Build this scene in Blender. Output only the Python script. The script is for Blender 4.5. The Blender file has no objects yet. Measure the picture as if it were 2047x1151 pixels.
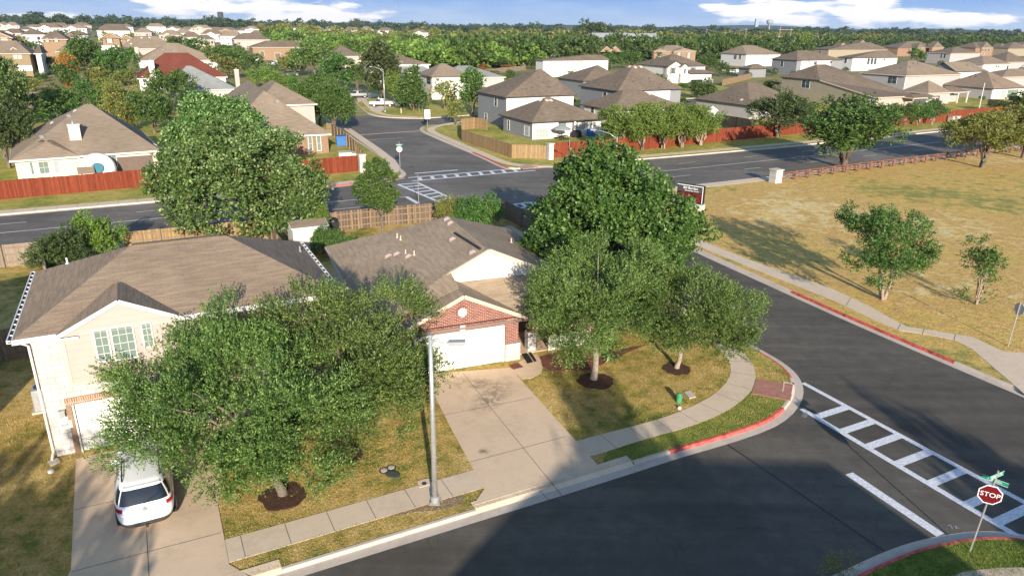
import bpy, bmesh, math, random
import numpy as np
from mathutils import Vector, Matrix
from mathutils.bvhtree import BVHTree

# ------------------------------------------------------------------ camera, world, sun
sc = bpy.context.scene
COL = sc.collection
FPX, CX, CY = 1450.0, 1023.5, 575.5
PITCH, ROLL, CAMH = math.radians(19.9), math.radians(0.67), 17.5
_f = Vector((0, math.cos(PITCH), -math.sin(PITCH)))
_r0 = Vector((1, 0, 0)); _u0 = _r0.cross(_f)
_r = _r0 * math.cos(ROLL) + _u0 * math.sin(ROLL)
_u = -_r0 * math.sin(ROLL) + _u0 * math.cos(ROLL)
CAM = Vector((0, 0, CAMH))
cam = bpy.data.cameras.new('camera'); cam_o = bpy.data.objects.new('camera', cam); COL.objects.link(cam_o)
cam.sensor_width = 36; cam.lens = 36 * FPX / 2047.0; cam.clip_start = 0.5; cam.clip_end = 30000
mw = Matrix(((_r.x, _u.x, -_f.x, 0), (_r.y, _u.y, -_f.y, 0), (_r.z, _u.z, -_f.z, CAMH), (0, 0, 0, 1)))
cam_o.matrix_world = mw
sc.camera = cam_o
sc.view_settings.view_transform = 'Standard'; sc.view_settings.look = 'None'
sc.view_settings.gamma = 1; sc.view_settings.exposure = EXPOSURE = 0.8
sc.cycles.max_bounces = 5; sc.cycles.diffuse_bounces = 3; sc.cycles.glossy_bounces = 2
sc.cycles.transmission_bounces = 2; sc.cycles.transparent_max_bounces = 8

SUN_EL = math.radians(16.5); SHADOW_DIR = math.radians(100.8)      # direction shadows fall, from +X
sun = bpy.data.lights.new('sun', 'SUN'); sun.energy = 4.9; sun.angle = math.radians(0.5); sun.color = (1.0, 0.90, 0.76)
sun_o = bpy.data.objects.new('sun', sun); COL.objects.link(sun_o)
ld = Vector((math.cos(SHADOW_DIR) * math.cos(SUN_EL), math.sin(SHADOW_DIR) * math.cos(SUN_EL), -math.sin(SUN_EL)))
sun_o.rotation_euler = ld.to_track_quat('-Z', 'Y').to_euler(); sun_o.location = (20, -60, 60)

world = bpy.data.worlds.new('World'); sc.world = world; world.use_nodes = True
wn, wl = world.node_tree.nodes, world.node_tree.links
wn.clear()
w_out = wn.new('ShaderNodeOutputWorld'); bg = wn.new('ShaderNodeBackground'); sky = wn.new('ShaderNodeTexSky')
sky.sky_type = 'NISHITA'; sky.sun_disc = False; sky.sun_elevation = SUN_EL
sun_dir = -ld
sky.sun_rotation = math.atan2(sun_dir.x, sun_dir.y)
sky.altitude = 200; sky.air_density = 1.0; sky.dust_density = 0.6; sky.ozone_density = 2.5
bg.inputs['Strength'].default_value = 0.14
def wm(op, a, b=None, clamp=False):
    n = wn.new('ShaderNodeMath'); n.operation = op; n.use_clamp = clamp
    for i, v in enumerate((a, b)):
        if v is None: continue
        if hasattr(v, 'is_output'): wl.new(v, n.inputs[i])
        else: n.inputs[i].default_value = v
    return n.outputs[0]
# real low sky: blue above the horizon, with cumulus banks built from noise on the view direction
tc = wn.new('ShaderNodeTexCoord'); sep = wn.new('ShaderNodeSeparateXYZ'); wl.new(tc.outputs['Generated'], sep.inputs[0])
az = wm('ARCTAN2', sep.outputs['X'], sep.outputs['Y'])           # radians, 0 straight ahead
el = wm('ARCSINE', sep.outputs['Z'])
comb = wn.new('ShaderNodeCombineXYZ'); wl.new(wm('MULTIPLY', az, 9.0), comb.inputs[0]); wl.new(wm('MULTIPLY', el, 46.0), comb.inputs[1])
nz = wn.new('ShaderNodeTexNoise'); nz.inputs['Scale'].default_value = 2.2; nz.inputs['Detail'].default_value = 8; nz.inputs['Roughness'].default_value = 0.55
wl.new(comb.outputs[0], nz.inputs['Vector'])
def bank(a0, e0, ra, re):
    d = wm('ADD', wm('POWER', wm('DIVIDE', wm('ABSOLUTE', wm('SUBTRACT', az, a0)), ra), 2.0),
           wm('POWER', wm('DIVIDE', wm('ABSOLUTE', wm('SUBTRACT', el, e0)), re), 2.0))
    return wm('SUBTRACT', 1.0, d)
def px_ae(x, y):
    d = (_f + (x - CX) / FPX * _r - (y - CY) / FPX * _u).normalized()
    return math.atan2(d.x, d.y), math.asin(d.z)
cl = None
for (x, y, rx, ry) in ((620, 30, 150, 26), (520, 12, 120, 14), (380, 12, 110, 20), (1540, 22, 110, 24), (1600, 36, 80, 16), (1700, 12, 95, 22), (1760, 30, 120, 18),
                       (1900, 42, 90, 14), (30, 36, 60, 8), (130, 36, 50, 8), (1450, 17, 60, 8), (1990, 40, 60, 8)):
    a0, e0 = px_ae(x, y)
    b = bank(a0, e0, rx / FPX * 0.95, ry / FPX)
    cl = b if cl is None else wm('MAXIMUM', cl, b)
nmod = wm('MULTIPLY', wm('SUBTRACT', nz.outputs['Fac'], 0.5), 3.8)
cden = wm('MULTIPLY', wm('ADD', wm('MULTIPLY', wm('MAXIMUM', cl, -0.8), 0.9), nmod), 1.6, True)
grad = wn.new('ShaderNodeValToRGB'); wl.new(wm('MULTIPLY', wm('MAXIMUM', el, 0.0), 8.0, True), grad.inputs[0])
grad.color_ramp.elements[0].color = (0.50, 0.69, 0.97, 1); grad.color_ramp.elements[0].position = 0.0
grad.color_ramp.elements[1].color = (0.27, 0.48, 0.92, 1); grad.color_ramp.elements[1].position = 0.30
nz2 = wn.new('ShaderNodeTexNoise'); nz2.inputs['Scale'].default_value = 1.0; nz2.inputs['Detail'].default_value = 5
wl.new(comb.outputs[0], nz2.inputs['Vector'])
thin = wm('MULTIPLY', wm('SUBTRACT', nz2.outputs['Fac'], 0.45), 1.3, True)
mixc = wn.new('ShaderNodeMixRGB'); wl.new(wm('MAXIMUM', cden, wm('MULTIPLY', thin, 0.5)), mixc.inputs[0]); wl.new(grad.outputs[0], mixc.inputs[1])
mixc.inputs[2].default_value = (1.25, 1.22, 1.2, 1)
low = wn.new('ShaderNodeMixRGB'); low.blend_type = 'MULTIPLY'; low.inputs[0].default_value = 1.0
wl.new(mixc.outputs[0], low.inputs[1]); low.inputs[2].default_value = (3.9, 3.9, 3.9, 1)
fade = wm('SUBTRACT', 1.0, wm('MULTIPLY', wm('SUBTRACT', el, 0.09), 5.0, True), True)
msky = wn.new('ShaderNodeMixRGB'); wl.new(fade, msky.inputs[0]); wl.new(sky.outputs[0], msky.inputs[1]); wl.new(low.outputs[0], msky.inputs[2])
wl.new(msky.outputs[0], bg.inputs['Color']); wl.new(bg.outputs[0], w_out.inputs['Surface'])

# ------------------------------------------------------------------ coordinates: where a photo ray meets the place
def ss(a, b, x):
    t = min(1, max(0, (x - a) / (b - a))); return t * t * (3 - 2 * t)
def terr(x, y):
    """terrain height: the ground climbs gently towards the far left"""
    if y < 100: return 0.0
    a = -x / y
    return ss(120, 300, y) * (3.0 * ss(0.15, 0.35, a) + 3.2 * ss(0.42, 0.58, a)) 
def ray(px, py):
    return _f + (px - CX) / FPX * _r - (py - CY) / FPX * _u
def G(px, py, z=0.0):
    d = ray(px, py); t = (z - CAMH) / d.z
    p = CAM + d * t
    return Vector((p.x, p.y, z))
def GT(px, py, dz=0.0):
    """like G, on the terrain (dz above it)"""
    z = dz
    for _ in range(40):
        p = G(px, py, z); z = 0.6 * z + 0.4 * (terr(p.x, p.y) + dz)
    return G(px, py, z)

# ------------------------------------------------------------------ object helpers
def tag(o, label=None, cat=None, group=None, kind=None):
    if label: o['label'] = label
    if cat: o['category'] = cat
    if group: o['group'] = group
    if kind: o['kind'] = kind
    return o
def empty(name, loc, rz=0.0, label=None, cat=None, group=None):
    o = bpy.data.objects.new(name, None); COL.objects.link(o); o.empty_display_size = 0.3
    o.location = loc; o.rotation_euler = (0, 0, rz)
    return tag(o, label, cat, group)
def copy_tree(o, parent=None):
    c = o.copy(); COL.objects.link(c)
    if parent: c.parent = parent
    for ch in list(o.children): copy_tree(ch, c)
    return c
def face_uv(me):
    """planar metres: u along the level line of each face, v up its slope"""
    n = len(me.loops)
    if n == 0: return
    uvl = me.uv_layers.new(name='UV')
    co = np.empty(len(me.vertices) * 3); me.vertices.foreach_get('co', co); co = co.reshape(-1, 3)
    vi = np.empty(n, int); me.loops.foreach_get('vertex_index', vi)
    nf = len(me.polygons)
    nr = np.empty(nf * 3); me.polygons.foreach_get('normal', nr); nr = nr.reshape(-1, 3)
    tot = np.empty(nf, int); me.polygons.foreach_get('loop_total', tot)
    N = np.repeat(nr, tot, axis=0)
    U = np.stack([-N[:, 1], N[:, 0], np.zeros(len(N))], 1); L = np.linalg.norm(U, axis=1)
    flat = L < 0.05
    U[flat] = (1, 0, 0); L[flat] = 1; U /= L[:, None]
    V = np.cross(N, U); V[flat] = (0, 1, 0)
    P = co[vi]
    uv = np.stack([(P * U).sum(1), (P * V).sum(1)], 1)
    uvl.data.foreach_set('uv', uv.ravel())
class MB:
    def __init__(s): s.v = []; s.f = []; s.m = []
    def face(s, pts, mi=0):
        b = len(s.v); s.v += [tuple(p) for p in pts]; s.f.append(tuple(range(b, b + len(pts)))); s.m.append(mi)
    def box(s, x0, x1, y0, y1, z0, z1, mi=0, M=None):
        P = [(x0, y0, z0), (x1, y0, z0), (x1, y1, z0), (x0, y1, z0), (x0, y0, z1), (x1, y0, z1), (x1, y1, z1), (x0, y1, z1)]
        if M is not None: P = [tuple(M @ Vector(p)) for p in P]
        b = len(s.v); s.v += P
        for q in ((0, 3, 2, 1), (4, 5, 6, 7), (0, 1, 5, 4), (1, 2, 6, 5), (2, 3, 7, 6), (3, 0, 4, 7)):
            s.f.append(tuple(b + i for i in q)); s.m.append(mi)
    def bar(s, a, b_, w, h=None, mi=0):
        """box of section w x h from a to b_"""
        a = Vector(a); b_ = Vector(b_); d = b_ - a; L = d.length
        if L < 1e-6: return
        h = h or w
        M = Matrix.Translation(a) @ d.to_track_quat('X', 'Z').to_matrix().to_4x4()
        s.box(0, L, -w / 2, w / 2, -h / 2, h / 2, mi, M)
    def prism(s, poly, z0, z1, mi=0, bottom=True):
        n = len(poly); A = sum(poly[i][0] * poly[(i + 1) % n][1] - poly[(i + 1) % n][0] * poly[i][1] for i in range(n))
        if A < 0: poly = poly[::-1]
        b = len(s.v); s.v += [(p[0], p[1], z0) for p in poly] + [(p[0], p[1], z1) for p in poly]
        for i in range(n):
            j = (i + 1) % n; s.f.append((b + i, b + j, b + n + j, b + n + i)); s.m.append(mi)
        s.f.append(tuple(b + n + i for i in range(n))); s.m.append(mi)
        if bottom: s.f.append(tuple(b + n - 1 - i for i in range(n))); s.m.append(mi)
    def tube(s, path, rad, n=8, mi=0, cap=True):
        path = [Vector(p) for p in path]
        if not hasattr(rad, '__len__'): rad = [rad] * len(path)
        b = len(s.v); ref = None
        for i, p in enumerate(path):
            t = (path[min(i + 1, len(path) - 1)] - path[max(i - 1, 0)]).normalized()
            if ref is None:
                ref = Vector((1, 0, 0)) if abs(t.x) < 0.8 else Vector((0, 1, 0))
            x = (ref - t * ref.dot(t)).normalized(); y = t.cross(x); ref = x
            for k in range(n):
                a = 2 * math.pi * k / n
                s.v.append(tuple(p + (x * math.cos(a) + y * math.sin(a)) * rad[i]))
        for i in range(len(path) - 1):
            for k in range(n):
                k2 = (k + 1) % n
                s.f.append((b + i * n + k, b + i * n + k2, b + (i + 1) * n + k2, b + (i + 1) * n + k)); s.m.append(mi)
        if cap:
            s.f.append(tuple(b + n - 1 - k for k in range(n))); s.m.append(mi)
            e = b + (len(path) - 1) * n
            s.f.append(tuple(e + k for k in range(n))); s.m.append(mi)
    def lathe(s, prof, c=(0, 0, 0), n=16, mi=0):
        b = len(s.v)
        for (r, z) in prof:
            for k in range(n):
                a = 2 * math.pi * k / n; s.v.append((c[0] + r * math.cos(a), c[1] + r * math.sin(a), c[2] + z))
        for i in range(len(prof) - 1):
            for k in range(n):
                k2 = (k + 1) % n
                s.f.append((b + i * n + k, b + i * n + k2, b + (i + 1) * n + k2, b + (i + 1) * n + k)); s.m.append(mi)
        s.f.append(tuple(b + (len(prof) - 1) * n + k for k in range(n))); s.m.append(mi)
    def build(s, name, mats, parent=None, smooth=False, uv=True):
        me = bpy.data.meshes.new(name); me.from_pydata(s.v, [], s.f)
        if not isinstance(mats, (list, tuple)): mats = [mats]
        for m in mats: me.materials.append(m)
        if len(mats) > 1: me.polygons.foreach_set('material_index', s.m)
        if smooth: me.polygons.foreach_set('use_smooth', [True] * len(s.f))
        me.update()
        if uv: face_uv(me)
        o = bpy.data.objects.new(name, me); COL.objects.link(o)
        if parent: o.parent = parent
        return o

# ------------------------------------------------------------------ materials
def nmat(name):
    m = bpy.data.materials.new(name); m.use_nodes = True
    nt = m.node_tree; b = nt.nodes['Principled BSDF']
    return m, nt, b
def N(nt, t, **kw):
    n = nt.nodes.new(t)
    for k, v in kw.items():
        if k in n.inputs: n.inputs[k].default_value = v
        else: setattr(n, k, v)
    return n
def rgba(c): return (c[0], c[1], c[2], 1)
def ramp(nt, src, stops, interp='LINEAR'):
    r = nt.nodes.new('ShaderNodeValToRGB'); e = r.color_ramp.elements; r.color_ramp.interpolation = interp
    while len(e) > 2: e.remove(e[-1])
    while len(e) < len(stops): e.new(0.5)
    for el_, (p, c) in zip(e, stops): el_.position = p; el_.color = rgba(c)
    nt.links.new(src, r.inputs[0]); return r.outputs[0]
def noise(nt, coord, scale, detail=4, rough=0.55, dist=0.0):
    n = N(nt, 'ShaderNodeTexNoise'); n.inputs['Scale'].default_value = scale; n.inputs['Detail'].default_value = detail
    n.inputs['Roughness'].default_value = rough; n.inputs['Distortion'].default_value = dist
    if coord is not None: nt.links.new(coord, n.inputs['Vector'])
    return n.outputs['Fac']
def mixc_(nt, fac, a, b, mode='MIX'):
    n = nt.nodes.new('ShaderNodeMixRGB'); n.blend_type = mode
    for i, v in enumerate((fac, a, b)):
        if hasattr(v, 'is_output'): nt.links.new(v, n.inputs[i])
        elif i == 0: n.inputs[0].default_value = v
        else: n.inputs[i].default_value = rgba(v)
    return n.outputs[0]
def math_(nt, op, a, b=None, clamp=False):
    n = nt.nodes.new('ShaderNodeMath'); n.operation = op; n.use_clamp = clamp
    for i, v in enumerate((a, b)):
        if v is None: continue
        if hasattr(v, 'is_output'): nt.links.new(v, n.inputs[i])
        else: n.inputs[i].default_value = v
    return n.outputs[0]
def bump(nt, b, h, strength=0.4, dist=0.02):
    n = N(nt, 'ShaderNodeBump'); n.inputs['Strength'].default_value = strength; n.inputs['Distance'].default_value = dist
    nt.links.new(h, n.inputs['Height']); nt.links.new(n.outputs[0], b.inputs['Normal'])
def coords(nt, which='Object'):
    return N(nt, 'ShaderNodeTexCoord').outputs[which]
def wpos(nt): return N(nt, 'ShaderNodeNewGeometry').outputs['Position']

def plain(name, c, rough=0.7, var=0.06, scale=3.0, metal=0.0, spec=0.3, bmp=0.0):
    m, nt, b = nmat(name)
    co = wpos(nt)
    f = noise(nt, co, scale, 5)
    lo = tuple(max(0, x * (1 - var * 2)) for x in c); hi = tuple(min(1, x * (1 + var * 2)) for x in c)
    nt.links.new(ramp(nt, f, [(0.25, lo), (0.75, hi)]), b.inputs['Base Color'])
    b.inputs['Roughness'].default_value = rough; b.inputs['Metallic'].default_value = metal
    b.inputs['Specular IOR Level'].default_value = spec
    if bmp: bump(nt, b, noise(nt, co, scale * 12, 3), bmp, 0.01)
    return m
def shingle(name, c1, c2, c3):
    m, nt, b = nmat(name)
    uv = coords(nt, 'UV')
    br = N(nt, 'ShaderNodeTexBrick'); br.offset = 0.5; br.squash = 1.0
    br.inputs['Scale'].default_value = 1.0; br.inputs['Brick Width'].default_value = 0.62; br.inputs['Row Height'].default_value = 0.145
    br.inputs['Mortar Size'].default_value = 0.006; br.inputs['Bias'].default_value = 0.0
    br.inputs['Color1'].default_value = rgba(c1); br.inputs['Color2'].default_value = rgba(c2)
    br.inputs['Mortar'].default_value = rgba(tuple(x * 0.55 for x in c2))
    nt.links.new(uv, br.inputs['Vector'])
    # broader streaks of tone, two or three tabs wide, as laminated shingles show
    mp = N(nt, 'ShaderNodeMapping'); mp.inputs['Scale'].default_value = (0.55, 3.4, 1); nt.links.new(uv, mp.inputs[0])
    f = noise(nt, mp.outputs[0], 1.6, 3, 0.6)
    c = mixc_(nt, ramp(nt, f, [(0.42, (0, 0, 0)), (0.62, (0.75, 0.75, 0.75))]), br.outputs['Color'], c3)
    g = noise(nt, uv, 0.22, 4); c = mixc_(nt, 1.0, c, ramp(nt, g, [(0.3, (0.86, 0.85, 0.84)), (0.7, (1.1, 1.1, 1.1))]), 'MULTIPLY')
    g2 = noise(nt, uv, 14, 3); c = mixc_(nt, 1.0, c, ramp(nt, g2, [(0.3, (0.85, 0.85, 0.85)), (0.7, (1.12, 1.12, 1.12))]), 'MULTIPLY')
    nt.links.new(c, b.inputs['Base Color']); b.inputs['Roughness'].default_value = 0.95; b.inputs['Specular IOR Level'].default_value = 0.15
    bump(nt, b, br.outputs['Fac'], -0.5, 0.012)
    return m
def brick(name, c1, c2, mortar, w=0.22, h=0.075, ms=0.009, var=0.4):
    m, nt, b = nmat(name)
    uv = coords(nt, 'UV')
    br = N(nt, 'ShaderNodeTexBrick'); br.inputs['Scale'].default_value = 1.0; br.inputs['Brick Width'].default_value = w
    br.inputs['Row Height'].default_value = h; br.inputs['Mortar Size'].default_value = ms
    br.inputs['Color1'].default_value = rgba(c1); br.inputs['Color2'].default_value = rgba(c2); br.inputs['Mortar'].default_value = rgba(mortar)
    nt.links.new(uv, br.inputs['Vector'])
    f = noise(nt, uv, 3.0, 4); c = mixc_(nt, 1.0, br.outputs['Color'], ramp(nt, f, [(0.3, (1 - var / 2,) * 3), (0.7, (1 + var / 4,) * 3)]), 'MULTIPLY')
    nt.links.new(c, b.inputs['Base Color']); b.inputs['Roughness'].default_value = 0.9; b.inputs['Specular IOR Level'].default_value = 0.2
    bump(nt, b, br.outputs['Fac'], -0.6, 0.01)
    return m
def siding(name, c, h=0.18):
    m, nt, b = nmat(name)
    uv = coords(nt, 'UV'); sp = N(nt, 'ShaderNodeSeparateXYZ'); nt.links.new(uv, sp.inputs[0])
    t = math_(nt, 'FRACT', math_(nt, 'DIVIDE', sp.outputs['Y'], h))
    line = ramp(nt, t, [(0.0, (0.86, 0.86, 0.86)), (0.1, (1, 1, 1))])
    f = noise(nt, uv, 0.8, 4)
    cc = mixc_(nt, 1.0, ramp(nt, f, [(0.3, tuple(x * 0.94 for x in c)), (0.7, tuple(min(1, x * 1.04) for x in c))]), line, 'MULTIPLY')
    nt.links.new(cc, b.inputs['Base Color']); b.inputs['Roughness'].default_value = 0.7
    bump(nt, b, t, 0.5, 0.012)
    return m
def boards(name, cols, w=0.14, bmp=0.5):
    """upright fence pickets: each board its own weathered tone"""
    m, nt, b = nmat(name)
    uv = coords(nt, 'UV'); sp = N(nt, 'ShaderNodeSeparateXYZ'); nt.links.new(uv, sp.inputs[0])
    q = math_(nt, 'DIVIDE', sp.outputs['X'], w); fl = math_(nt, 'FLOOR', q); fr = math_(nt, 'FRACT', q)
    wn_ = N(nt, 'ShaderNodeTexWhiteNoise', noise_dimensions='1D'); nt.links.new(fl, wn_.inputs['W'])
    n = len(cols)
    base = ramp(nt, wn_.outputs['Value'], [(i / max(1, n - 1), c) for i, c in enumerate(cols)])
    mp = N(nt, 'ShaderNodeMapping'); mp.inputs['Scale'].default_value = (9, 0.8, 1); nt.links.new(uv, mp.inputs[0])
    g = noise(nt, mp.outputs[0], 1.5, 5, 0.6)
    c = mixc_(nt, 1.0, base, ramp(nt, g, [(0.25, (0.6, 0.58, 0.55)), (0.7, (1.15, 1.15, 1.15))]), 'MULTIPLY')
    gap = ramp(nt, fr, [(0.0, (0.3, 0.3, 0.3)), (0.06, (1, 1, 1)), (0.94, (1, 1, 1)), (1.0, (0.3, 0.3, 0.3))])
    c = mixc_(nt, 1.0, c, gap, 'MULTIPLY')
    nt.links.new(c, b.inputs['Base Color']); b.inputs['Roughness'].default_value = 0.85; b.inputs['Specular IOR Level'].default_value = 0.2
    return m
def grass_mat(name, stops, s1=0.18, s2=1.6, s3=14.0, bm=0.6, gap=0.75):
    m, nt, b = nmat(name)
    co = wpos(nt)
    f1 = noise(nt, co, s1, 6, 0.6, 0.6); f2 = noise(nt, co, s2, 5, 0.65); f3 = noise(nt, co, s3, 4, 0.7)
    f = math_(nt, 'ADD', math_(nt, 'MULTIPLY', f1, 0.55), math_(nt, 'MULTIPLY', f2, 0.45))
    c = ramp(nt, f, stops)
    fm = noise(nt, co, s2 * 3.1, 5, 0.75, 1.5); c = mixc_(nt, 1.0, c, ramp(nt, fm, [(0.36, (0.72, 0.76, 0.72)), (0.5, (1, 1, 1)), (0.62, (1.13, 1.1, 1.05))]), 'MULTIPLY')
    c = mixc_(nt, 1.0, c, ramp(nt, f3, [(0.3, (gap,) * 3), (0.62, (1.12,) * 3)]), 'MULTIPLY')
    nt.links.new(c, b.inputs['Base Color']); b.inputs['Roughness'].default_value = 0.95; b.inputs['Specular IOR Level'].default_value = 0.1
    bump(nt, b, math_(nt, 'ADD', f3, f2), bm, 0.08)
    return m
def concrete(name, c, stain=0.2):
    m, nt, b = nmat(name)
    co = wpos(nt)
    f1 = noise(nt, co, 0.5, 5, 0.6); f2 = noise(nt, co, 3.0, 5, 0.65); f3 = noise(nt, co, 30.0, 3)
    cc = ramp(nt, math_(nt, 'ADD', math_(nt, 'MULTIPLY', f1, 0.5), math_(nt, 'MULTIPLY', f2, 0.5)), [(0.36, tuple(x * (1 - stain) for x in c)), (0.5, c), (0.64, tuple(x * (1 + stain * 0.35) for x in c))])
    cc = mixc_(nt, 1.0, cc, ramp(nt, f3, [(0.3, (0.92,) * 3), (0.7, (1.05,) * 3)]), 'MULTIPLY')
    nt.links.new(cc, b.inputs['Base Color']); b.inputs['Roughness'].default_value = 0.9; b.inputs['Specular IOR Level'].default_value = 0.2
    bump(nt, b, f3, 0.15, 0.005)
    return m
def stained(name, c, spots):
    m = concrete(name, c, 0.14); nt = m.node_tree; b = nt.nodes['Principled BSDF']; src = b.inputs['Base Color'].links[0].from_socket
    co = wpos(nt); f = noise(nt, co, 2.2, 6, .7, 1.0); tot = None
    for (x, y, rx, ry, ang, k) in spots:
        mp = N(nt, 'ShaderNodeMapping', vector_type='TEXTURE'); mp.inputs['Location'].default_value = (x, y, 0); mp.inputs['Rotation'].default_value = (0, 0, ang); mp.inputs['Scale'].default_value = (rx, ry, 1000)
        nt.links.new(co, mp.inputs[0]); g = N(nt, 'ShaderNodeVectorMath', operation='LENGTH'); nt.links.new(mp.outputs[0], g.inputs[0])
        v = math_(nt, 'MULTIPLY', math_(nt, 'SUBTRACT', 1.0, g.outputs['Value'], True), k); tot = v if tot is None else math_(nt, 'MAXIMUM', tot, v)
    fac = math_(nt, 'MULTIPLY', tot, ramp(nt, f, [(.4, (0, 0, 0)), (.62, (1, 1, 1))]), True)
    nt.links.new(mixc_(nt, fac, src, tuple(x * .38 for x in c)), b.inputs['Base Color']); return m
def asphalt_mat(name, c):
    m, nt, b = nmat(name)
    co = wpos(nt)
    f1 = noise(nt, co, 0.12, 5, 0.6, 0.5); f2 = noise(nt, co, 1.2, 6, 0.7); f3 = noise(nt, co, 28.0, 3, 0.8)
    cc = ramp(nt, math_(nt, 'ADD', math_(nt, 'MULTIPLY', f1, 0.6), math_(nt, 'MULTIPLY', f2, 0.4)), [(0.34, tuple(x * 0.72 for x in c)), (0.5, c), (0.64, tuple(x * 1.4 for x in c))])
    mpz = N(nt, 'ShaderNodeMapping'); mpz.inputs['Rotation'].default_value = (0, 0, math.radians(-27)); mpz.inputs['Scale'].default_value = (.05, .9, 1); nt.links.new(co, mpz.inputs[0])
    cc = mixc_(nt, 1.0, cc, ramp(nt, noise(nt, mpz.outputs[0], 1.0, 4, .6), [(.35, (.86,) * 3), (.65, (1.14,) * 3)]), 'MULTIPLY')
    cc = mixc_(nt, 1.0, cc, ramp(nt, f3, [(0.3, (0.82,) * 3), (0.68, (1.25,) * 3)]), 'MULTIPLY')
    # cracks and scuffs
    vo = N(nt, 'ShaderNodeTexVoronoi', feature='DISTANCE_TO_EDGE'); vo.inputs['Scale'].default_value = 0.16
    wv = N(nt, 'ShaderNodeVectorMath', operation='ADD'); nn = N(nt, 'ShaderNodeTexNoise'); nn.inputs['Scale'].default_value = 1.1; nn.inputs['Detail'].default_value = 5
    nt.links.new(co, nn.inputs['Vector']); nt.links.new(co, wv.inputs[0]); nt.links.new(nn.outputs['Color'], wv.inputs[1]); nt.links.new(wv.outputs[0], vo.inputs['Vector'])
    cc = mixc_(nt, ramp(nt, vo.outputs['Distance'], [(0.0, (0.35,) * 3), (0.0035, (0, 0, 0))]), cc, tuple(x * 0.35 for x in c))
    nt.links.new(cc, b.inputs['Base Color']); b.inputs['Roughness'].default_value = 0.88; b.inputs['Specular IOR Level'].default_value = 0.25
    bump(nt, b, f3, 0.35, 0.01)
    return m
def leaf_mat(name, dark, mid, light, trans=0.35):
    m = bpy.data.materials.new(name); m.use_nodes = True; nt = m.node_tree; nt.nodes.clear()
    out = N(nt, 'ShaderNodeOutputMaterial'); geo = N(nt, 'ShaderNodeNewGeometry')
    f = noise(nt, geo.outputs['Position'], 0.55, 3)
    v = math_(nt, 'ADD', math_(nt, 'MULTIPLY', geo.outputs['Random Per Island'], 0.55), math_(nt, 'MULTIPLY', f, 0.5))
    c = ramp(nt, v, [(0.12, dark), (0.5, mid), (0.85, light)])
    oi = N(nt, 'ShaderNodeObjectInfo')
    hs = N(nt, 'ShaderNodeHueSaturation'); nt.links.new(c, hs.inputs['Color'])
    nt.links.new(math_(nt, 'ADD', math_(nt, 'MULTIPLY', oi.outputs['Random'], 0.03), 0.485), hs.inputs['Hue'])
    nt.links.new(math_(nt, 'ADD', math_(nt, 'MULTIPLY', oi.outputs['Random'], 0.3), 0.85), hs.inputs['Value'])
    c = hs.outputs[0]
    pr = N(nt, 'ShaderNodeBsdfPrincipled'); pr.inputs['Roughness'].default_value = 0.5; pr.inputs['Specular IOR Level'].default_value = 0.35
    nt.links.new(c, pr.inputs['Base Color'])
    tr = N(nt, 'ShaderNodeBsdfTranslucent'); nt.links.new(mixc_(nt, 1.0, c, (1.3, 1.35, 0.6), 'MULTIPLY'), tr.inputs['Color'])
    mx = N(nt, 'ShaderNodeMixShader'); mx.inputs[0].default_value = trans
    nt.links.new(pr.outputs[0], mx.inputs[1]); nt.links.new(tr.outputs[0], mx.inputs[2]); nt.links.new(mx.outputs[0], out.inputs['Surface'])
    return m
def glass_mat(name, c=(0.03, 0.04, 0.05), blinds=None):
    m, nt, b = nmat(name)
    if blinds:
        uv = coords(nt, 'UV'); sp = N(nt, 'ShaderNodeSeparateXYZ'); nt.links.new(uv, sp.inputs[0])
        t = math_(nt, 'FRACT', math_(nt, 'DIVIDE', sp.outputs['Y'], 0.07))
        nt.links.new(ramp(nt, t, [(0.0, tuple(x * 0.6 for x in blinds)), (0.3, blinds)]), b.inputs['Base Color'])
    else:
        co = wpos(nt); f = noise(nt, co, 1.3, 3)
        nt.links.new(ramp(nt, f, [(0.4, c), (0.6, tuple(x * 2.2 for x in c))]), b.inputs['Base Color'])
    b.inputs['Roughness'].default_value = 0.08 if not blinds else 0.25; b.inputs['Specular IOR Level'].default_value = 0.6
    return m

M = {}
M['shingle_tan'] = shingle('shingle_tan', (0.25, 0.195, 0.14), (0.215, 0.165, 0.12), (0.29, 0.225, 0.16))
M['shingle_near'] = shingle('shingle_near', (0.24, 0.178, 0.128), (0.21, 0.155, 0.114), (0.29, 0.22, 0.15))
M['shingle_near_lit'] = shingle('shingle_near_lit', (0.345, 0.26, 0.178), (0.295, 0.22, 0.15), (0.40, 0.305, 0.205))  # near shingle brightened in colour, as sun only grazes the brick house's roof
M['shingle_brown'] = shingle('shingle_brown', (0.175, 0.135, 0.100), (0.130, 0.100, 0.076), (0.23, 0.175, 0.122))
M['shingle_red'] = shingle('shingle_red', (0.165, 0.05, 0.034), (0.14, 0.042, 0.028), (0.19, 0.06, 0.04))
M['shingle_grey'] = shingle('shingle_grey', (0.26, 0.27, 0.25), (0.22, 0.23, 0.215), (0.31, 0.31, 0.28))
M['white_paint'] = plain('white_paint', (0.80, 0.78, 0.74), 0.6, 0.02)
M['cream_stucco'] = siding('cream_stucco', (0.56, 0.49, 0.41), 0.2)
M['white_siding'] = siding('white_siding', (0.62, 0.59, 0.55), 0.19)
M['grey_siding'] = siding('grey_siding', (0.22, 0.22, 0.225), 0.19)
M['pale_siding'] = siding('pale_siding', (0.38, 0.35, 0.33), 0.19)
M['taupe_siding'] = siding('taupe_siding', (0.30, 0.25, 0.17), 0.19)
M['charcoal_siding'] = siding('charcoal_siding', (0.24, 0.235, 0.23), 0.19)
M['beige_siding'] = siding('beige_siding', (0.43, 0.345, 0.30), 0.3)
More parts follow.
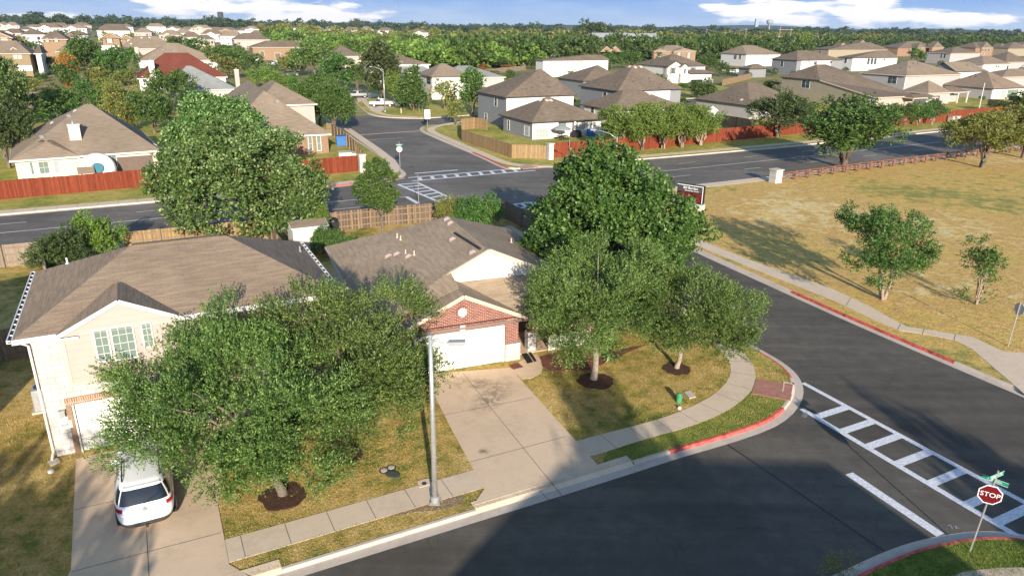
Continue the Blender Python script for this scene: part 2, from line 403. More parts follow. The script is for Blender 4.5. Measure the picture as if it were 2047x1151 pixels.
M['brick_red'] = brick('brick_red', (0.25, 0.068, 0.046), (0.14, 0.034, 0.026), (0.40, 0.31, 0.26), 0.24, 0.09, 0.012)
M['brick_tan'] = brick('brick_tan', (0.30, 0.185, 0.105), (0.23, 0.135, 0.08), (0.34, 0.27, 0.19))
M['brick_brown'] = brick('brick_brown', (0.28, 0.15, 0.09), (0.20, 0.11, 0.07), (0.36, 0.27, 0.2))
M['brick_yellow'] = brick('brick_yellow', (0.28, 0.21, 0.115), (0.22, 0.165, 0.09), (0.3, 0.25, 0.16))
M['soldier_red'] = brick('soldier_red', (0.25, 0.07, 0.048), (0.15, 0.036, 0.028), (0.36, 0.28, 0.23), 0.085, 0.30, 0.012)
M['soldier_tan'] = brick('soldier_tan', (0.36, 0.19, 0.11), (0.24, 0.12, 0.07), (0.5, 0.42, 0.34), 0.085, 0.40, 0.012)
M['vent_tan'] = plain('vent_tan', (0.36, 0.28, 0.24), 0.6, 0.05)
M['limestone'] = brick('limestone', (0.55, 0.54, 0.51), (0.45, 0.41, 0.37), (0.32, 0.29, 0.26), 0.52, 0.26, 0.014, 0.25)
M['trim_white'] = plain('trim_white', (0.66, 0.63, 0.58), 0.5, 0.02)
M['trim_cream'] = plain('trim_cream', (0.56, 0.44, 0.34), 0.5, 0.02)
M['trim_dark'] = plain('trim_dark', (0.05, 0.045, 0.042), 0.5, 0.05)
M['trim_brown'] = plain('trim_brown', (0.14, 0.10, 0.08), 0.6, 0.05)
M['garage_white'] = siding('garage_white', (0.84, 0.81, 0.74), 0.53)
M['garage_dark'] = siding('garage_dark', (0.10, 0.095, 0.09), 0.5)
M['glass'] = glass_mat('glass')
M['blinds'] = glass_mat('blinds', blinds=(0.17, 0.22, 0.185))
M['blinds_white'] = glass_mat('blinds_white', blinds=(0.36, 0.38, 0.36))
M['fence_red'] = boards('fence_red', [(0.21, 0.045, 0.02), (0.16, 0.033, 0.015), (0.25, 0.06, 0.028), (0.19, 0.04, 0.018)])
M['fence_cedar'] = boards('fence_cedar', [(0.27, 0.18, 0.09), (0.34, 0.22, 0.105), (0.22, 0.145, 0.075), (0.38, 0.26, 0.13), (0.25, 0.17, 0.1)])
M['fence_old'] = boards('fence_old', [(0.13, 0.095, 0.065), (0.20, 0.14, 0.09), (0.085, 0.065, 0.05), (0.13, 0.095, 0.07), (0.30, 0.19, 0.10), (0.17, 0.13, 0.1)])
M['fence_grey'] = boards('fence_grey', [(0.24, 0.19, 0.14), (0.30, 0.24, 0.18), (0.20, 0.16, 0.12)])
M['fence_post'] = plain('fence_post', (0.21, 0.16, 0.115), 0.85, 0.1)
M['fence_post_red'] = plain('fence_post_red', (0.30, 0.065, 0.028), 0.85, 0.1)
M['rail_red'] = plain('rail_red', (0.17, 0.075, 0.045), 0.85, 0.12)
M['asphalt'] = asphalt_mat('asphalt', (0.090, 0.079, 0.064))
M['asphalt_pale'] = asphalt_mat('asphalt_pale', (0.13, 0.114, 0.094))  # paler version of the near asphalt, for the arterial and far streets
M['concrete'] = concrete('concrete', (0.5, 0.41, 0.32))
M['concrete_walk'] = concrete('concrete_walk', (0.62, 0.49, 0.355), 0.12)
M['concrete_kerb'] = concrete('concrete_kerb', (0.52, 0.44, 0.36), 0.15)
M['concrete_drive'] = concrete('concrete_drive', (0.64, 0.48, 0.33), 0.14)
M['concrete_stained'] = stained('concrete_stained', (0.64, 0.48, 0.33), [(G(985, 795).x, G(985, 795).y, 1.0, 2.4, -.35, 1.4), (G(960, 772).x, G(960, 772).y, 1.0, .7, .2, 1.6), (G(968, 908).x, G(968, 908).y, .35, .3, 0, 1.8), (G(920, 770).x, G(920, 770).y, 1.5, 1.0, 0, .8)])
M['joint'] = plain('joint', (0.13, 0.10, 0.08), 0.95)
M['paint_white'] = plain('paint_white', (0.62, 0.62, 0.64), 0.7, 0.16, 9)
M['paint_worn'] = plain('paint_worn', (0.62, 0.60, 0.57), 0.8, 0.15, 6)
M['paint_red'] = plain('paint_red', (0.46, 0.085, 0.065), 0.75, 0.38, 4)
M['paver'] = brick('paver', (0.42, 0.17, 0.12), (0.36, 0.14, 0.10), (0.40, 0.26, 0.2), 0.2, 0.1, 0.012)
M['paver_tan'] = plain('paver_tan', (0.42, 0.28, 0.21), 0.9, 0.1)
M['steel'] = plain('steel', (0.48, 0.48, 0.46), 0.35, 0.08, 8, metal=0.55, spec=0.5)
M['steel_dull'] = plain('steel_dull', (0.36, 0.36, 0.35), 0.5, 0.08, 8, metal=0.3)
M['black'] = plain('black', (0.015, 0.015, 0.016), 0.5, 0.1)
M['rubber'] = plain('rubber', (0.02, 0.02, 0.02), 0.85, 0.1)
M['bark'] = plain('bark', (0.16, 0.125, 0.095), 0.95, 0.2, 9, bmp=0.8)
M['bark_pale'] = plain('bark_pale', (0.32, 0.25, 0.195), 0.95, 0.2, 9, bmp=0.6)
M['mulch'] = plain('mulch', (0.075, 0.035, 0.022), 0.95, 0.35, 14, bmp=1.0)
M['mulch_red'] = plain('mulch_red', (0.17, 0.065, 0.04), 0.95, 0.35, 14, bmp=1.0)
M['dirt'] = plain('dirt', (0.24, 0.17, 0.11), 0.95, 0.2, 6, bmp=0.6)
M['green_plastic'] = plain('green_plastic', (0.06, 0.24, 0.10), 0.5, 0.1)
M['sign_red'] = plain('sign_red', (0.13, 0.003, 0.006), 0.45, 0.05, spec=0.4)
M['sign_white'] = plain('sign_white', (0.82, 0.80, 0.80), 0.5, 0.02)
M['sign_green'] = plain('sign_green', (0.02, 0.26, 0.16), 0.5, 0.05)
M['sign_back'] = plain('sign_back', (0.46, 0.45, 0.44), 0.5, 0.05, metal=0.2)
M['car_white'] = plain('car_white', (0.80, 0.80, 0.80), 0.22, 0.01, spec=0.6)
M['car_grey'] = plain('car_grey', (0.42, 0.43, 0.44), 0.25, 0.02, metal=0.3, spec=0.6)
M['car_glass'] = plain('car_glass', (0.012, 0.016, 0.022), 0.06, 0.05, spec=0.7)
M['car_dark'] = plain('car_dark', (0.05, 0.05, 0.05), 0.6, 0.05)
M['lamp_red'] = plain('lamp_red', (0.32, 0.008, 0.018), 0.15, 0.1, spec=0.7)
M['blue_plastic'] = plain('blue_plastic', (0.03, 0.13, 0.36), 0.5, 0.05)
M['grass_dry'] = grass_mat('grass_dry', [(0.34, (0.12, 0.13, 0.035)), (0.43, (0.27, 0.205, 0.065)), (0.52, (0.40, 0.27, 0.095)), (0.66, (0.50, 0.36, 0.15))])
M['grass_lawn'] = grass_mat('grass_lawn', [(0.36, (0.10, 0.15, 0.03)), (0.44, (0.28, 0.25, 0.06)), (0.51, (0.48, 0.33, 0.105)), (0.64, (0.62, 0.45, 0.19))], 0.26, 1.4, 12)
M['grass_field'] = grass_mat('grass_field', [(0.38, (0.26, 0.245, 0.07)), (0.44, (0.47, 0.34, 0.10)), (0.48, (0.60, 0.40, 0.125)), (0.53, (0.50, 0.31, 0.11)), (0.58, (0.62, 0.44, 0.17)), (0.64, (0.68, 0.55, 0.31))], 0.045, 0.7, 6)
M['grass_green'] = grass_mat('grass_green', [(0.30, (0.07, 0.14, 0.02)), (0.48, (0.15, 0.21, 0.035)), (0.66, (0.36, 0.33, 0.08))], 0.3, 1.8, 14)
M['grass_verge'] = grass_mat('grass_verge', [(0.30, (0.12, 0.17, 0.03)), (0.44, (0.27, 0.27, 0.055)), (0.60, (0.48, 0.38, 0.11))], 0.15, 0.9, 8)
M['grass_far'] = grass_mat('grass_far', [(0.34, (0.10, 0.13, 0.04)), (0.50, (0.24, 0.21, 0.08)), (0.66, (0.42, 0.34, 0.16))], 0.02, 0.3, 3)
M['leaf_oak'] = leaf_mat('leaf_oak', (0.03, 0.055, 0.014), (0.085, 0.155, 0.032), (0.27, 0.36, 0.10), .22)
M['leaf_oak_dark'] = leaf_mat('leaf_oak_dark', (0.035, 0.05, 0.02), (0.075, 0.11, 0.035), (0.15, 0.18, 0.06))
M['leaf_green'] = leaf_mat('leaf_green', (0.02, 0.048, 0.01), (0.062, 0.13, 0.024), (0.17, 0.26, 0.06), .22)
M['leaf_myrtle'] = leaf_mat('leaf_myrtle', (0.045, 0.085, 0.014), (0.13, 0.20, 0.034), (0.30, 0.37, 0.09), .3)
M['leaf_pale'] = leaf_mat('leaf_pale', (0.025, 0.06, 0.012), (0.072, 0.145, 0.026), (0.32, 0.41, 0.16), .22)
M['leaf_lime'] = leaf_mat('leaf_lime', (0.06, 0.11, 0.02), (0.145, 0.225, 0.038), (0.30, 0.37, 0.08))
M['leaf_olive'] = leaf_mat('leaf_olive', (0.09, 0.11, 0.025), (0.20, 0.22, 0.05), (0.36, 0.35, 0.10))
M['leaf_wood'] = leaf_mat('leaf_wood', (0.024, 0.048, 0.014), (0.065, 0.115, 0.026), (0.16, 0.22, 0.05))
M['leaf_rust'] = leaf_mat('leaf_rust', (0.20, 0.09, 0.02), (0.36, 0.17, 0.04), (0.50, 0.28, 0.08))
M['leaf_far'] = leaf_mat('leaf_far', (0.03, 0.05, 0.03), (0.055, 0.09, 0.045), (0.10, 0.14, 0.06))

# ------------------------------------------------------------------ foliage
def quads_mesh(name, V, mat):
    """V: (n*4, 3) corner array, four per leaf"""
    n = len(V) // 4
    me = bpy.data.meshes.new(name)
    me.vertices.add(n * 4); me.vertices.foreach_set('co', np.ascontiguousarray(V, dtype=np.float32).ravel())
    me.loops.add(n * 4); me.loops.foreach_set('vertex_index', np.arange(n * 4, dtype=np.int32))
    me.polygons.add(n); me.polygons.foreach_set('loop_start', np.arange(0, n * 4, 4, dtype=np.int32))
    try: me.polygons.foreach_set('loop_total', np.full(n, 4, dtype=np.int32))
    except Exception: pass
    me.materials.append(mat); me.update(calc_edges=True)
    return me
def nrm(a): return a / np.maximum(1e-6, np.linalg.norm(a, axis=1))[:, None]
def leaf_quads(rng, base, dirs, n_leaf, twig, L, W, spread=1.0, up=0.25):
    n = len(base)
    t = (np.arange(n_leaf) + 0.6) / n_leaf
    P = base[:, None, :] + dirs[:, None, :] * (twig * t)[None, :, None] * rng.uniform(0.7, 1.3, (n, 1, 1))
    P = P.reshape(-1, 3) + rng.normal(0, L * 0.18, (n * n_leaf, 3))
    D = np.repeat(dirs, n_leaf, axis=0)
    R = nrm(rng.normal(0, 1, D.shape)); R = nrm(R - D * (R * D).sum(1)[:, None])
    d = nrm(D * 0.55 + R * spread + np.array([0, 0, up]))
    w = nrm(np.cross(d, nrm(rng.normal(0, 1, d.shape) + np.array([0, 0, 1.2]))))
    s = rng.uniform(0.65, 1.25, (len(d), 1))
    l_ = d * L * s; w_ = w * W * 0.5 * s
    V = np.empty((len(d), 4, 3))
    V[:, 0] = P; V[:, 1] = P + l_ * 0.5 + w_; V[:, 2] = P + l_; V[:, 3] = P + l_ * 0.5 - w_
    return V.reshape(-1, 3)
def crown_pts(rng, c, r, K, subr, per, flat=0.35, inner=0.25):
    """twig roots and directions on many small clumps spread over (and some inside) an ellipsoid"""
    c = np.array(c, float); r = np.array(r, float)
    nb = max(3, int(K / 6.5))                       # boughs, each carrying a cluster of clumps, with gaps between
    A = nrm(rng.normal(0, 1, (nb * 6, 3))); A[:, 2] = np.where(A[:, 2] < -flat, -A[:, 2] * rng.uniform(0, 1, len(A)), A[:, 2]); A = nrm(A)
    pick = [0]                                       # spread the boughs apart
    dmin = np.full(len(A), 9.0)
    for _ in range(nb - 1):
        dmin = np.minimum(dmin, np.linalg.norm(A - A[pick[-1]], axis=1)); pick.append(int(np.argmax(dmin + rng.uniform(0, .25, len(A)))))
    Bg = A[pick]; bi = rng.integers(0, nb, K); reach = rng.uniform(0.78, 1.12, nb)
    S = nrm(Bg[bi] + rng.normal(0, 0.62 / math.sqrt(nb), (K, 3)) * 1.15)
    t_ = rng.uniform(0, 1, K)
    rad = np.where(rng.uniform(0, 1, K) < inner, rng.uniform(0.3, 0.65, K), (0.66 + 0.34 * t_ ** .6)) * reach[bi]
    SC = c + S * r * rad[:, None]
    sr = subr * rng.uniform(0.65, 1.35, K)
    T = nrm(rng.normal(0, 1, (K, per, 3)).reshape(-1, 3)).reshape(K, per, 3)
    T = T + S[:, None, :] * 0.35; T /= np.linalg.norm(T, axis=2)[:, :, None]
    B = SC[:, None, :] + T * sr[:, None, None] * np.array([1, 1, 0.75]) * rng.uniform(0.45, 1.0, (K, per, 1))
    Dn = T * 0.75 + S[:, None, :] * 0.6 + np.array([0, 0, 0.35])
    return B.reshape(-1, 3), nrm(Dn.reshape(-1, 3)), SC
def crown_mesh(name, seed, lobes, mat, K=80, subr=0.9, per=30, n_leaf=16, twig=0.5, L=0.12, W=0.06, spread=1.0, up=0.25, flat=0.35, inner=0.25):
    rng = np.random.default_rng(seed); out = []; cs = []
    tot = sum(l[2] for l in lobes)
    for c, r, wgt in lobes:
        B, D, S = crown_pts(rng, c, r, max(3, int(K * wgt / tot)), subr, per, flat, inner); cs.append(S)
        out.append(leaf_quads(rng, B, D, n_leaf, twig, L, W, spread, up))
    return quads_mesh(name, np.concatenate(out), mat), np.concatenate(cs)
def trunk_mb(rng, base, top, r0, targets, n_br=7, lean=(0, 0), stems=1):
    mb = MB(); base = Vector(base); top = Vector(top)
    forks = []
    for s in range(stems):
        off = Vector((0, 0, 0)) if stems == 1 else Vector((math.cos(6.28 * s / stems), math.sin(6.28 * s / stems), 0)) * r0 * 1.4
        tp = top + (off * 2.0 if stems > 1 else Vector((0, 0, 0)))
        rr = r0 if stems == 1 else r0 * 0.62
        m1 = base.lerp(tp, 0.35) + Vector((rng.uniform(-.06, .06), rng.uniform(-.06, .06), 0)) + off * 0.5
        m2 = base.lerp(tp, 0.7) + Vector((rng.uniform(-.08, .08), rng.uniform(-.08, .08), 0)) + off * 0.3
        mb.tube([base + off * 0.6 - Vector((0, 0, 0.1)), base + off * 0.7 + Vector((0, 0, 0.15)), m1, m2, tp], [rr * 1.45, rr * 1.12, rr, rr * 0.92, rr * 0.72], 9)
        forks.append(tp)
    idx = rng.permutation(len(targets))[:n_br]
    for q, i in enumerate(idx):
        t = Vector([float(v) for v in targets[i]]); f = forks[q % len(forks)]
        mid = f.lerp(t, 0.5) + Vector((0, 0, 0.12 * (t - f).length)); q1 = f.lerp(mid, 0.5)
        mb.tube([f - Vector((0, 0, 0.2)), q1, mid, t], [r0 * 0.55, r0 * 0.42, r0 * 0.28, r0 * 0.1], 6)
    return mb
def hero_tree(label, base, lobes, leaf, group=None, seed=1, trunk_r=0.16, fork=1.9, cat='tree', bark='bark', stems=1, n_br=9, name='shade_tree', lean=None, **kw):
    """lobes in world axes relative to the trunk's foot"""
    t = empty(name, (base[0], base[1], base[2] if len(base) > 2 else 0.12), 0, label, cat, group)
    me, cs = crown_mesh('crown', seed, lobes, M[leaf], **kw)
    o = bpy.data.objects.new('crown', me); COL.objects.link(o); o.parent = t
    rng = np.random.default_rng(seed + 99)
    fk = lean if lean else (lobes[0][0][0] * 0.25, lobes[0][0][1] * 0.25)
    trunk_mb(rng, (0, 0, 0), (fk[0], fk[1], fork), trunk_r, cs, n_br, stems=stems).build('trunk', M[bark], t, smooth=True, uv=False)
    return t

# crowns of unit height shared by the smaller and farther trees: (crown mesh, trunk mesh) by kind, detail and leaf colour
_PROTO = {}
def proto(kind, detail, leaf, var):
    key = (kind, detail, leaf, var)
    if key in _PROTO: return _PROTO[key]
    k0 = (kind, detail, var)
    if k0 not in _PROTO:
        sd = hash(str(k0)) if False else sum(ord(ch) * (i + 3) for i, ch in enumerate(str(k0)))
        rng = np.random.default_rng(sd)
        if kind == 'round': lob = [((0, 0, .60), (.46, .46, .36), 1.0), ((.22, .05, .50), (.28, .28, .24), .4), ((-.2, -.12, .52), (.28, .28, .24), .4), ((0.02, .1, .74), (.26, .26, .22), .3)]; fk = .26; r0 = .028
        elif kind == 'oval': lob = [((0, 0, .60), (.27, .27, .39), 1.0), ((.03, 0, .42), (.27, .27, .22), .5), ((0, .02, .8), (.16, .16, .2), .3)]; fk = .24; r0 = .022
        elif kind == 'cone': lob = [((0, 0, .36), (.28, .28, .2), .8), ((0, 0, .58), (.21, .21, .22), .6), ((0, 0, .82), (.11, .11, .19), .35)]; fk = .2; r0 = .02
        elif kind == 'spread': lob = [((0, 0, .66), (.62, .62, .26), 1.0), ((.34, 0, .58), (.3, .34, .2), .4), ((-.34, .1, .60), (.32, .3, .2), .4), ((0, 0, .8), (.36, .36, .18), .35)]; fk = .3; r0 = .035
        elif kind == 'bush': lob = [((0, 0, .48), (.5, .5, .46), 1.0), ((.25, .1, .4), (.3, .3, .34), .4), ((-.22, -.1, .42), (.3, .3, .34), .4)]; fk = .1; r0 = .03
        elif kind == 'myrtle': lob = [((0, 0, .66), (.55, .55, .33), 1.0), ((.28, .1, .55), (.34, .34, .25), .5), ((-.28, -.05, .57), (.34, .34, .25), .5), ((0, .25, .5), (.3, .3, .22), .3)]; fk = .36; r0 = .03
        K, per, nl, L = {3: (120, 22, 10, .032), 2: (70, 14, 7, .045), 1: (36, 9, 4, .085), 0: (22, 5, 3, .16)}[detail]
        me, cs = crown_mesh('crown_' + kind, sd, lob, M[leaf], K=K, subr=.13 if detail > 0 else .16, per=per, n_leaf=nl, twig=.075, L=L, W=L * .62, flat=.5)
        tm = trunk_mb(rng, (0, 0, 0), (0, 0, fk), r0, cs, 6 if detail > 1 else 3, stems=4 if kind == 'myrtle' else 1).build('t', M['bark_pale' if kind == 'myrtle' else 'bark'], None, True, False)
        tme = tm.data; bpy.data.objects.remove(tm)
        _PROTO[k0] = (me, tme)
    me, tme = _PROTO[k0]
    me2 = me.copy(); me2.materials[0] = M[leaf]
    _PROTO[key] = (me2, tme)
    return _PROTO[key]
_trnd = random.Random(5)
def tree_at(loc, h, w, kind, leaf, label, detail=2, group=None, cat='tree', name='tree', var=None):
    """w: crown width in metres"""
    nat = {'round': .98, 'oval': .58, 'cone': .58, 'spread': 1.3, 'bush': 1.1, 'myrtle': 1.15}[kind]
    cm, tm = proto(kind, detail, leaf, var if var is not None else _trnd.randrange(3))
    t = empty(name, loc, _trnd.uniform(0, 6.28), label, cat, group)
    s = w / nat; t.scale = (s, s, h)
    c = bpy.data.objects.new('crown', cm); COL.objects.link(c); c.parent = t
    k = bpy.data.objects.new('trunk', tm); COL.objects.link(k); k.parent = t
    return t
def tree_px(px, y_base, y_top, w_px, kind, leaf, label, detail=2, group=None, **kw):
    """foot, top and crown width read off the photograph; size comes out in metres"""
    b = GT(px, y_base); d = (b - CAM).dot(_f)
    lo, hi = 0.5, 40.0
    for _ in range(30):
        m = (lo + hi) / 2; q = Vector((b.x, b.y, b.z + m)) - CAM
        if CY - FPX * q.dot(_u) / q.dot(_f) > y_top: lo = m
        else: hi = m
    return tree_at(b, lo, w_px * d / FPX, kind, leaf, label, detail, group, **kw)
def woodland(name, label, pts, leaf, seed, kinds=('round', 'bush'), cat='woodland', det=0):
    """pts: list of (x, y, z, height, width)"""
    rng = np.random.default_rng(seed); src = []
    for k in kinds:
        for v in range(3):
            me = proto(k, det, 'leaf_wood', v)[0]; a = np.empty(len(me.vertices) * 3); me.vertices.foreach_get('co', a); src.append(a.reshape(-1, 3))
    out = []
    for (x, y, z, h, w) in pts:
        a = src[rng.integers(len(src))]; th = rng.uniform(0, 6.28); c, s = math.cos(th), math.sin(th)
        b = np.stack([(a[:, 0] * c - a[:, 1] * s) * w + x, (a[:, 0] * s + a[:, 1] * c) * w + y, a[:, 2] * h + z], 1); out.append(b)
    me = quads_mesh(name, np.concatenate(out), M[leaf])
    o = bpy.data.objects.new(name, me); COL.objects.link(o)
    return tag(o, label, cat, None, 'stuff')

# ------------------------------------------------------------------ houses
FOOT = []
class House:
    """frame turned by theta; coordinates are distances along (e1, e2) from the world origin, o is taken off when built"""
    def __init__(s, label, theta, ref, cat='house', group=None, name='house'):
        s.th = math.radians(theta); s.e1 = Vector((math.cos(s.th), math.sin(s.th), 0)); s.e2 = Vector((-math.sin(s.th), math.cos(s.th), 0))
        s.z0 = terr(ref.x, ref.y); s.o1 = ref.dot(s.e1); s.o2 = ref.dot(s.e2)
        s.root = empty(name, (ref.x, ref.y, s.z0), s.th, label, cat, group)
        s.parts = {}; s.roofs = []
    def E(s, px, py, z):
        """photo pixel on the level z above this house's ground, in frame coordinates"""
        p = G(px, py, z + s.z0); return p.dot(s.e1), p.dot(s.e2)
    def mb(s, name, mat):
        k = (name, mat)
        if k not in s.parts: s.parts[k] = MB()
        return s.parts[k]
    def L(s, p): return (p[0] - s.o1, p[1] - s.o2, p[2])
    def poly(s, name, mat, pts): s.mb(name, mat).face([s.L(p) for p in pts])
    def box(s, name, mat, x0, x1, y0, y1, z0, z1):
        if name in ('pier', 'porch_column'):
            q = MB(); q.box(x0 - s.o1, x1 - s.o1, y0 - s.o2, y1 - s.o2, z0, z1); q.build(name, M[mat], s.root); return
        if name == 'wall': c = s.e1 * ((x0 + x1) / 2) + s.e2 * ((y0 + y1) / 2); FOOT.append((c.x, c.y, math.hypot(x1 - x0, y1 - y0) / 2))
        s.mb(name, mat).box(x0 - s.o1, x1 - s.o1, y0 - s.o2, y1 - s.o2, z0, z1)
    def walls(s, x0, x1, y0, y1, z1, mat, z0=-0.3): s.box('wall', mat, x0, x1, y0, y1, z0, z1)
    def roof(s, x0, x1, y0, y1, z, zr, ax='x', i0=None, i1=None, mat='shingle_tan', trim='trim_white', fas=0.18, gw=None, gin=0.4, rx=None):
        """eave rectangle, ridge height zr; i0/i1: how far each ridge end is set in (0 = gable end)"""
        if ax == 'y':
            c = rx if rx is not None else (x0 + x1) / 2; half = (x1 - x0) / 2
            i0 = half if i0 is None else i0; i1 = half if i1 is None else i1
            A = (x0, y0, z); B = (x1, y0, z); C = (x1, y1, z); D = (x0, y1, z); R0 = (c, y0 + i0, zr); R1 = (c, y1 - i1, zr)
            F = [[D, A, R0, R1], [B, C, R1, R0], [A, B, R0], [C, D, R1]]; gab = [(i0, A, B, R0, (0, 1)), (i1, C, D, R1, (0, -1))]
        else:
            c = (y0 + y1) / 2; half = (y1 - y0) / 2
            i0 = half if i0 is None else i0; i1 = half if i1 is None else i1
            A = (x0, y0, z); B = (x1, y0, z); C = (x1, y1, z); D = (x0, y1, z); R0 = (x0 + i0, c, zr); R1 = (x1 - i1, c, zr)
            F = [[A, B, R1, R0], [C, D, R0, R1], [D, A, R0], [B, C, R1]]; gab = [(i0, D, A, R0, (1, 0)), (i1, B, C, R1, (-1, 0))]
        m = s.mb('roof', mat)
        for k, f in enumerate(F):
            if k >= 2 and gab[k - 2][0] == 0: continue
            if len(f) == 4 and (Vector(f[2]) - Vector(f[3])).length < 0.02: f = f[:3]
            m.face([s.L(p) for p in f])
        # underside + fascia boards
        s.poly('soffit', trim, [(x0, y0, z - fas), (x0, y1, z - fas), (x1, y1, z - fas), (x1, y0, z - fas)])
        fa = s.mb('fascia', trim); t = 0.04
        for k, (a, b) in enumerate(((A, B), (B, C), (C, D), (D, A))):
            g = {('y', 0): 0, ('y', 2): 1, ('x', 3): 0, ('x', 1): 1}.get((ax, k))
            if g is not None and gab[g][0] == 0: continue
            a_, b_ = s.L(a), s.L(b)
            x_0, x_1 = sorted((a_[0], b_[0])); y_0, y_1 = sorted((a_[1], b_[1]))
            if x_1 - x_0 < .01: x_0 -= t / 2; x_1 += t / 2; y_0 -= t / 2 + .003; y_1 += t / 2 + .003
            else: y_0 -= t / 2; y_1 += t / 2
            fa.box(x_0, x_1, y_0, y_1, z - fas, z + 0.012)
        for ii, a, b, r, inn in gab:
            if ii != 0: continue
            # raking boards and the gable wall, set back under the overhang
            for p, q in ((a, r), (b, r)):
                P, Q = Vector(s.L(p)), Vector(s.L(q)); dn = Vector((0, 0, -fas * 0.6))
                fa.bar(P + dn, Q + dn, 0.05, fas)
            if gw:
                dz = (zr - z) / max(0.1, ((Vector(a) - Vector(b)).length / 2))
                off = Vector((inn[0] * gin, inn[1] * gin, -0.06))
                s.mb('wall', gw).face([Vector(s.L(a)) + off, Vector(s.L(b)) + off, Vector(s.L(r)) + off])
    def vol(s, x0, x1, y0, y1, z, zr, wall, ov=0.45, **kw):
        s.walls(x0 + ov, x1 - ov, y0 + ov, y1 - ov, z - 0.1, wall)
        kw.setdefault('gin', ov); s.roof(x0, x1, y0, y1, z, zr, **kw)
    def px(s, pts, z, wall, ridge=None, d=None, w=None, slope=0.5, ax='x', gable=(False, False), **kw):
        """volume from eave corners seen in the photo (front ones first); the ridge ends give its depth"""
        e = [s.E(p[0], p[1], z) for p in pts]
        x0, x1 = min(q[0] for q in e), max(q[0] for q in e); y0 = min(q[1] for q in e); y1 = max(q[1] for q in e)
        if w: x1 = x0 + w
        if ax == 'x':
            if ridge:
                yp = sum(p[1] for p in ridge) / len(ridge); xp = sum(p[0] for p in ridge) / len(ridge)
                if len(pts) == 2: y0 = (e[0][1] + e[1][1]) / 2
                best = None
                Ds = [d] if d else ([y1 - y0] if len(pts) > 2 and 6 < y1 - y0 < 19 else [6 + .5 * q for q in range(21)])
                for D_ in Ds:
                    for sl in [slope * (.7 + .05 * q) for q in range(13)]:
                        zr = z + sl * D_ / 2; P_ = s.e1 * ((x0 + x1) / 2) + s.e2 * (y0 + D_ / 2) + Vector((0, 0, zr + s.z0)) - CAM
                        e_ = abs(CY - FPX * P_.dot(_u) / P_.dot(_f) - yp - (CX + FPX * P_.dot(_r) / P_.dot(_f) - xp) * .01) + abs(sl / slope - 1) * 6 + abs(D_ - 11) * .08
                        if best is None or e_ < best[0]: best = (e_, D_, zr)
                _, D_, zr = best
                y1 = y0 + D_
                r = [s.E(p[0], p[1], zr) for p in ridge]; xs = sorted(q[0] for q in r); W_ = x1 - x0
                i0 = 0 if gable[0] else min(max(D_ * .3, xs[0] - x0), W_ * .7); i1 = 0 if gable[1] else min(max(D_ * .3, x1 - xs[-1]), W_ * .7)
                if i0 + i1 > W_ * .97: k = W_ / (i0 + i1) * .97; i0 *= k; i1 *= k
            else:
                D_ = d or (y1 - y0 if y1 - y0 > 5 else 10); y1 = y0 + D_; zr = z + slope * D_ / 2
                i0 = 0 if gable[0] else D_ / 2; i1 = 0 if gable[1] else D_ / 2
                if i0 + i1 > (x1 - x0): k = (x1 - x0) / (i0 + i1) * .98; i0 *= k; i1 *= k
        else:
            W_ = x1 - x0; zr = z + slope * W_ / 2
            if ridge:
                r = [s.E(p[0], p[1], zr) for p in ridge]; ys = sorted(q[1] for q in r)
                if d: y1 = y0 + d
                elif len(ys) > 1: y1 = max(y1, ys[-1] + (0 if gable[1] else W_ / 2))
                i0 = 0 if gable[0] else max(.3, ys[0] - y0)
            else:
                if d: y1 = y0 + d
                i0 = 0 if gable[0] else W_ / 2
            i1 = 0 if gable[1] else W_ / 2
            if i0 + i1 > y1 - y0: k = (y1 - y0) / (i0 + i1) * .98; i0 *= k; i1 *= k
        if DEBUG: print('  %-46s x %.1f..%.1f y %.1f..%.1f (w %.1f d %.1f) zr %.1f' % (s.root['label'][:46], x0, x1, y0, y1, x1 - x0, y1 - y0, zr))
        s.vol(x0, x1, y0, y1, z, zr, wall, ax=ax, i0=i0, i1=i1, **kw)
        return x0, x1, y0, y1, zr
    def ray_local(s, px, py):
        d = ray(px, py); Rm = Matrix.Rotation(-s.th, 3, 'Z')
        return Rm @ (CAM - s.root.location), (Rm @ d).normalized()
    def bvh(s, name):
        V, F = [], []
        for (n, m), mb in s.parts.items():
            if n == name:
                b = len(V); V += mb.v; F += [tuple(b + i for i in f) for f in mb.f]
        return BVHTree.FromPolygons([Vector(v) for v in V], F) if F else None
    def win(s, x0, y0, x1, y1, nx=2, ny=2, pane='blinds', trim='trim_white', name='window', shutters=None, fw=0.07, at='wall', depth=0.05):
        """window on whatever wall the photo rectangle falls on"""
        t = s.bvh(at)
        cx, cy = (x0 + x1) / 2, (y0 + y1) / 2
        o, d = s.ray_local(cx, cy); h = t.ray_cast(o, d)
        if h[0] is None:
            print('WIN MISS', s.root['label'][:40], x0, y0); return None
        n = h[1]
        if n.dot(d) > 0: n = -n
        if abs(n.z) > 0.5: print('WIN ON FLAT', s.root['label'][:40], x0, y0); return None
        n = Vector((n.x, n.y, 0)).normalized(); u = Vector((-n.y, n.x, 0))
        def hit(px, py):
            o, d = s.ray_local(px, py); k = (h[0] - o).dot(n) / d.dot(n); return o + d * k
        l, r, tp, bt = hit(x0, cy), hit(x1, cy), hit(cx, y0), hit(cx, y1)
        us = sorted(((l - h[0]).dot(u), (r - h[0]).dot(u))); w = max(.3, us[1] - us[0]); hh = max(.3, tp.z - bt.z)
        c0 = h[0] + u * us[0]; c0.z = bt.z
        Mx = Matrix(((u.x, n.x, 0, c0.x), (u.y, n.y, 0, c0.y), (0, 0, 1, c0.z), (0, 0, 0, 1)))
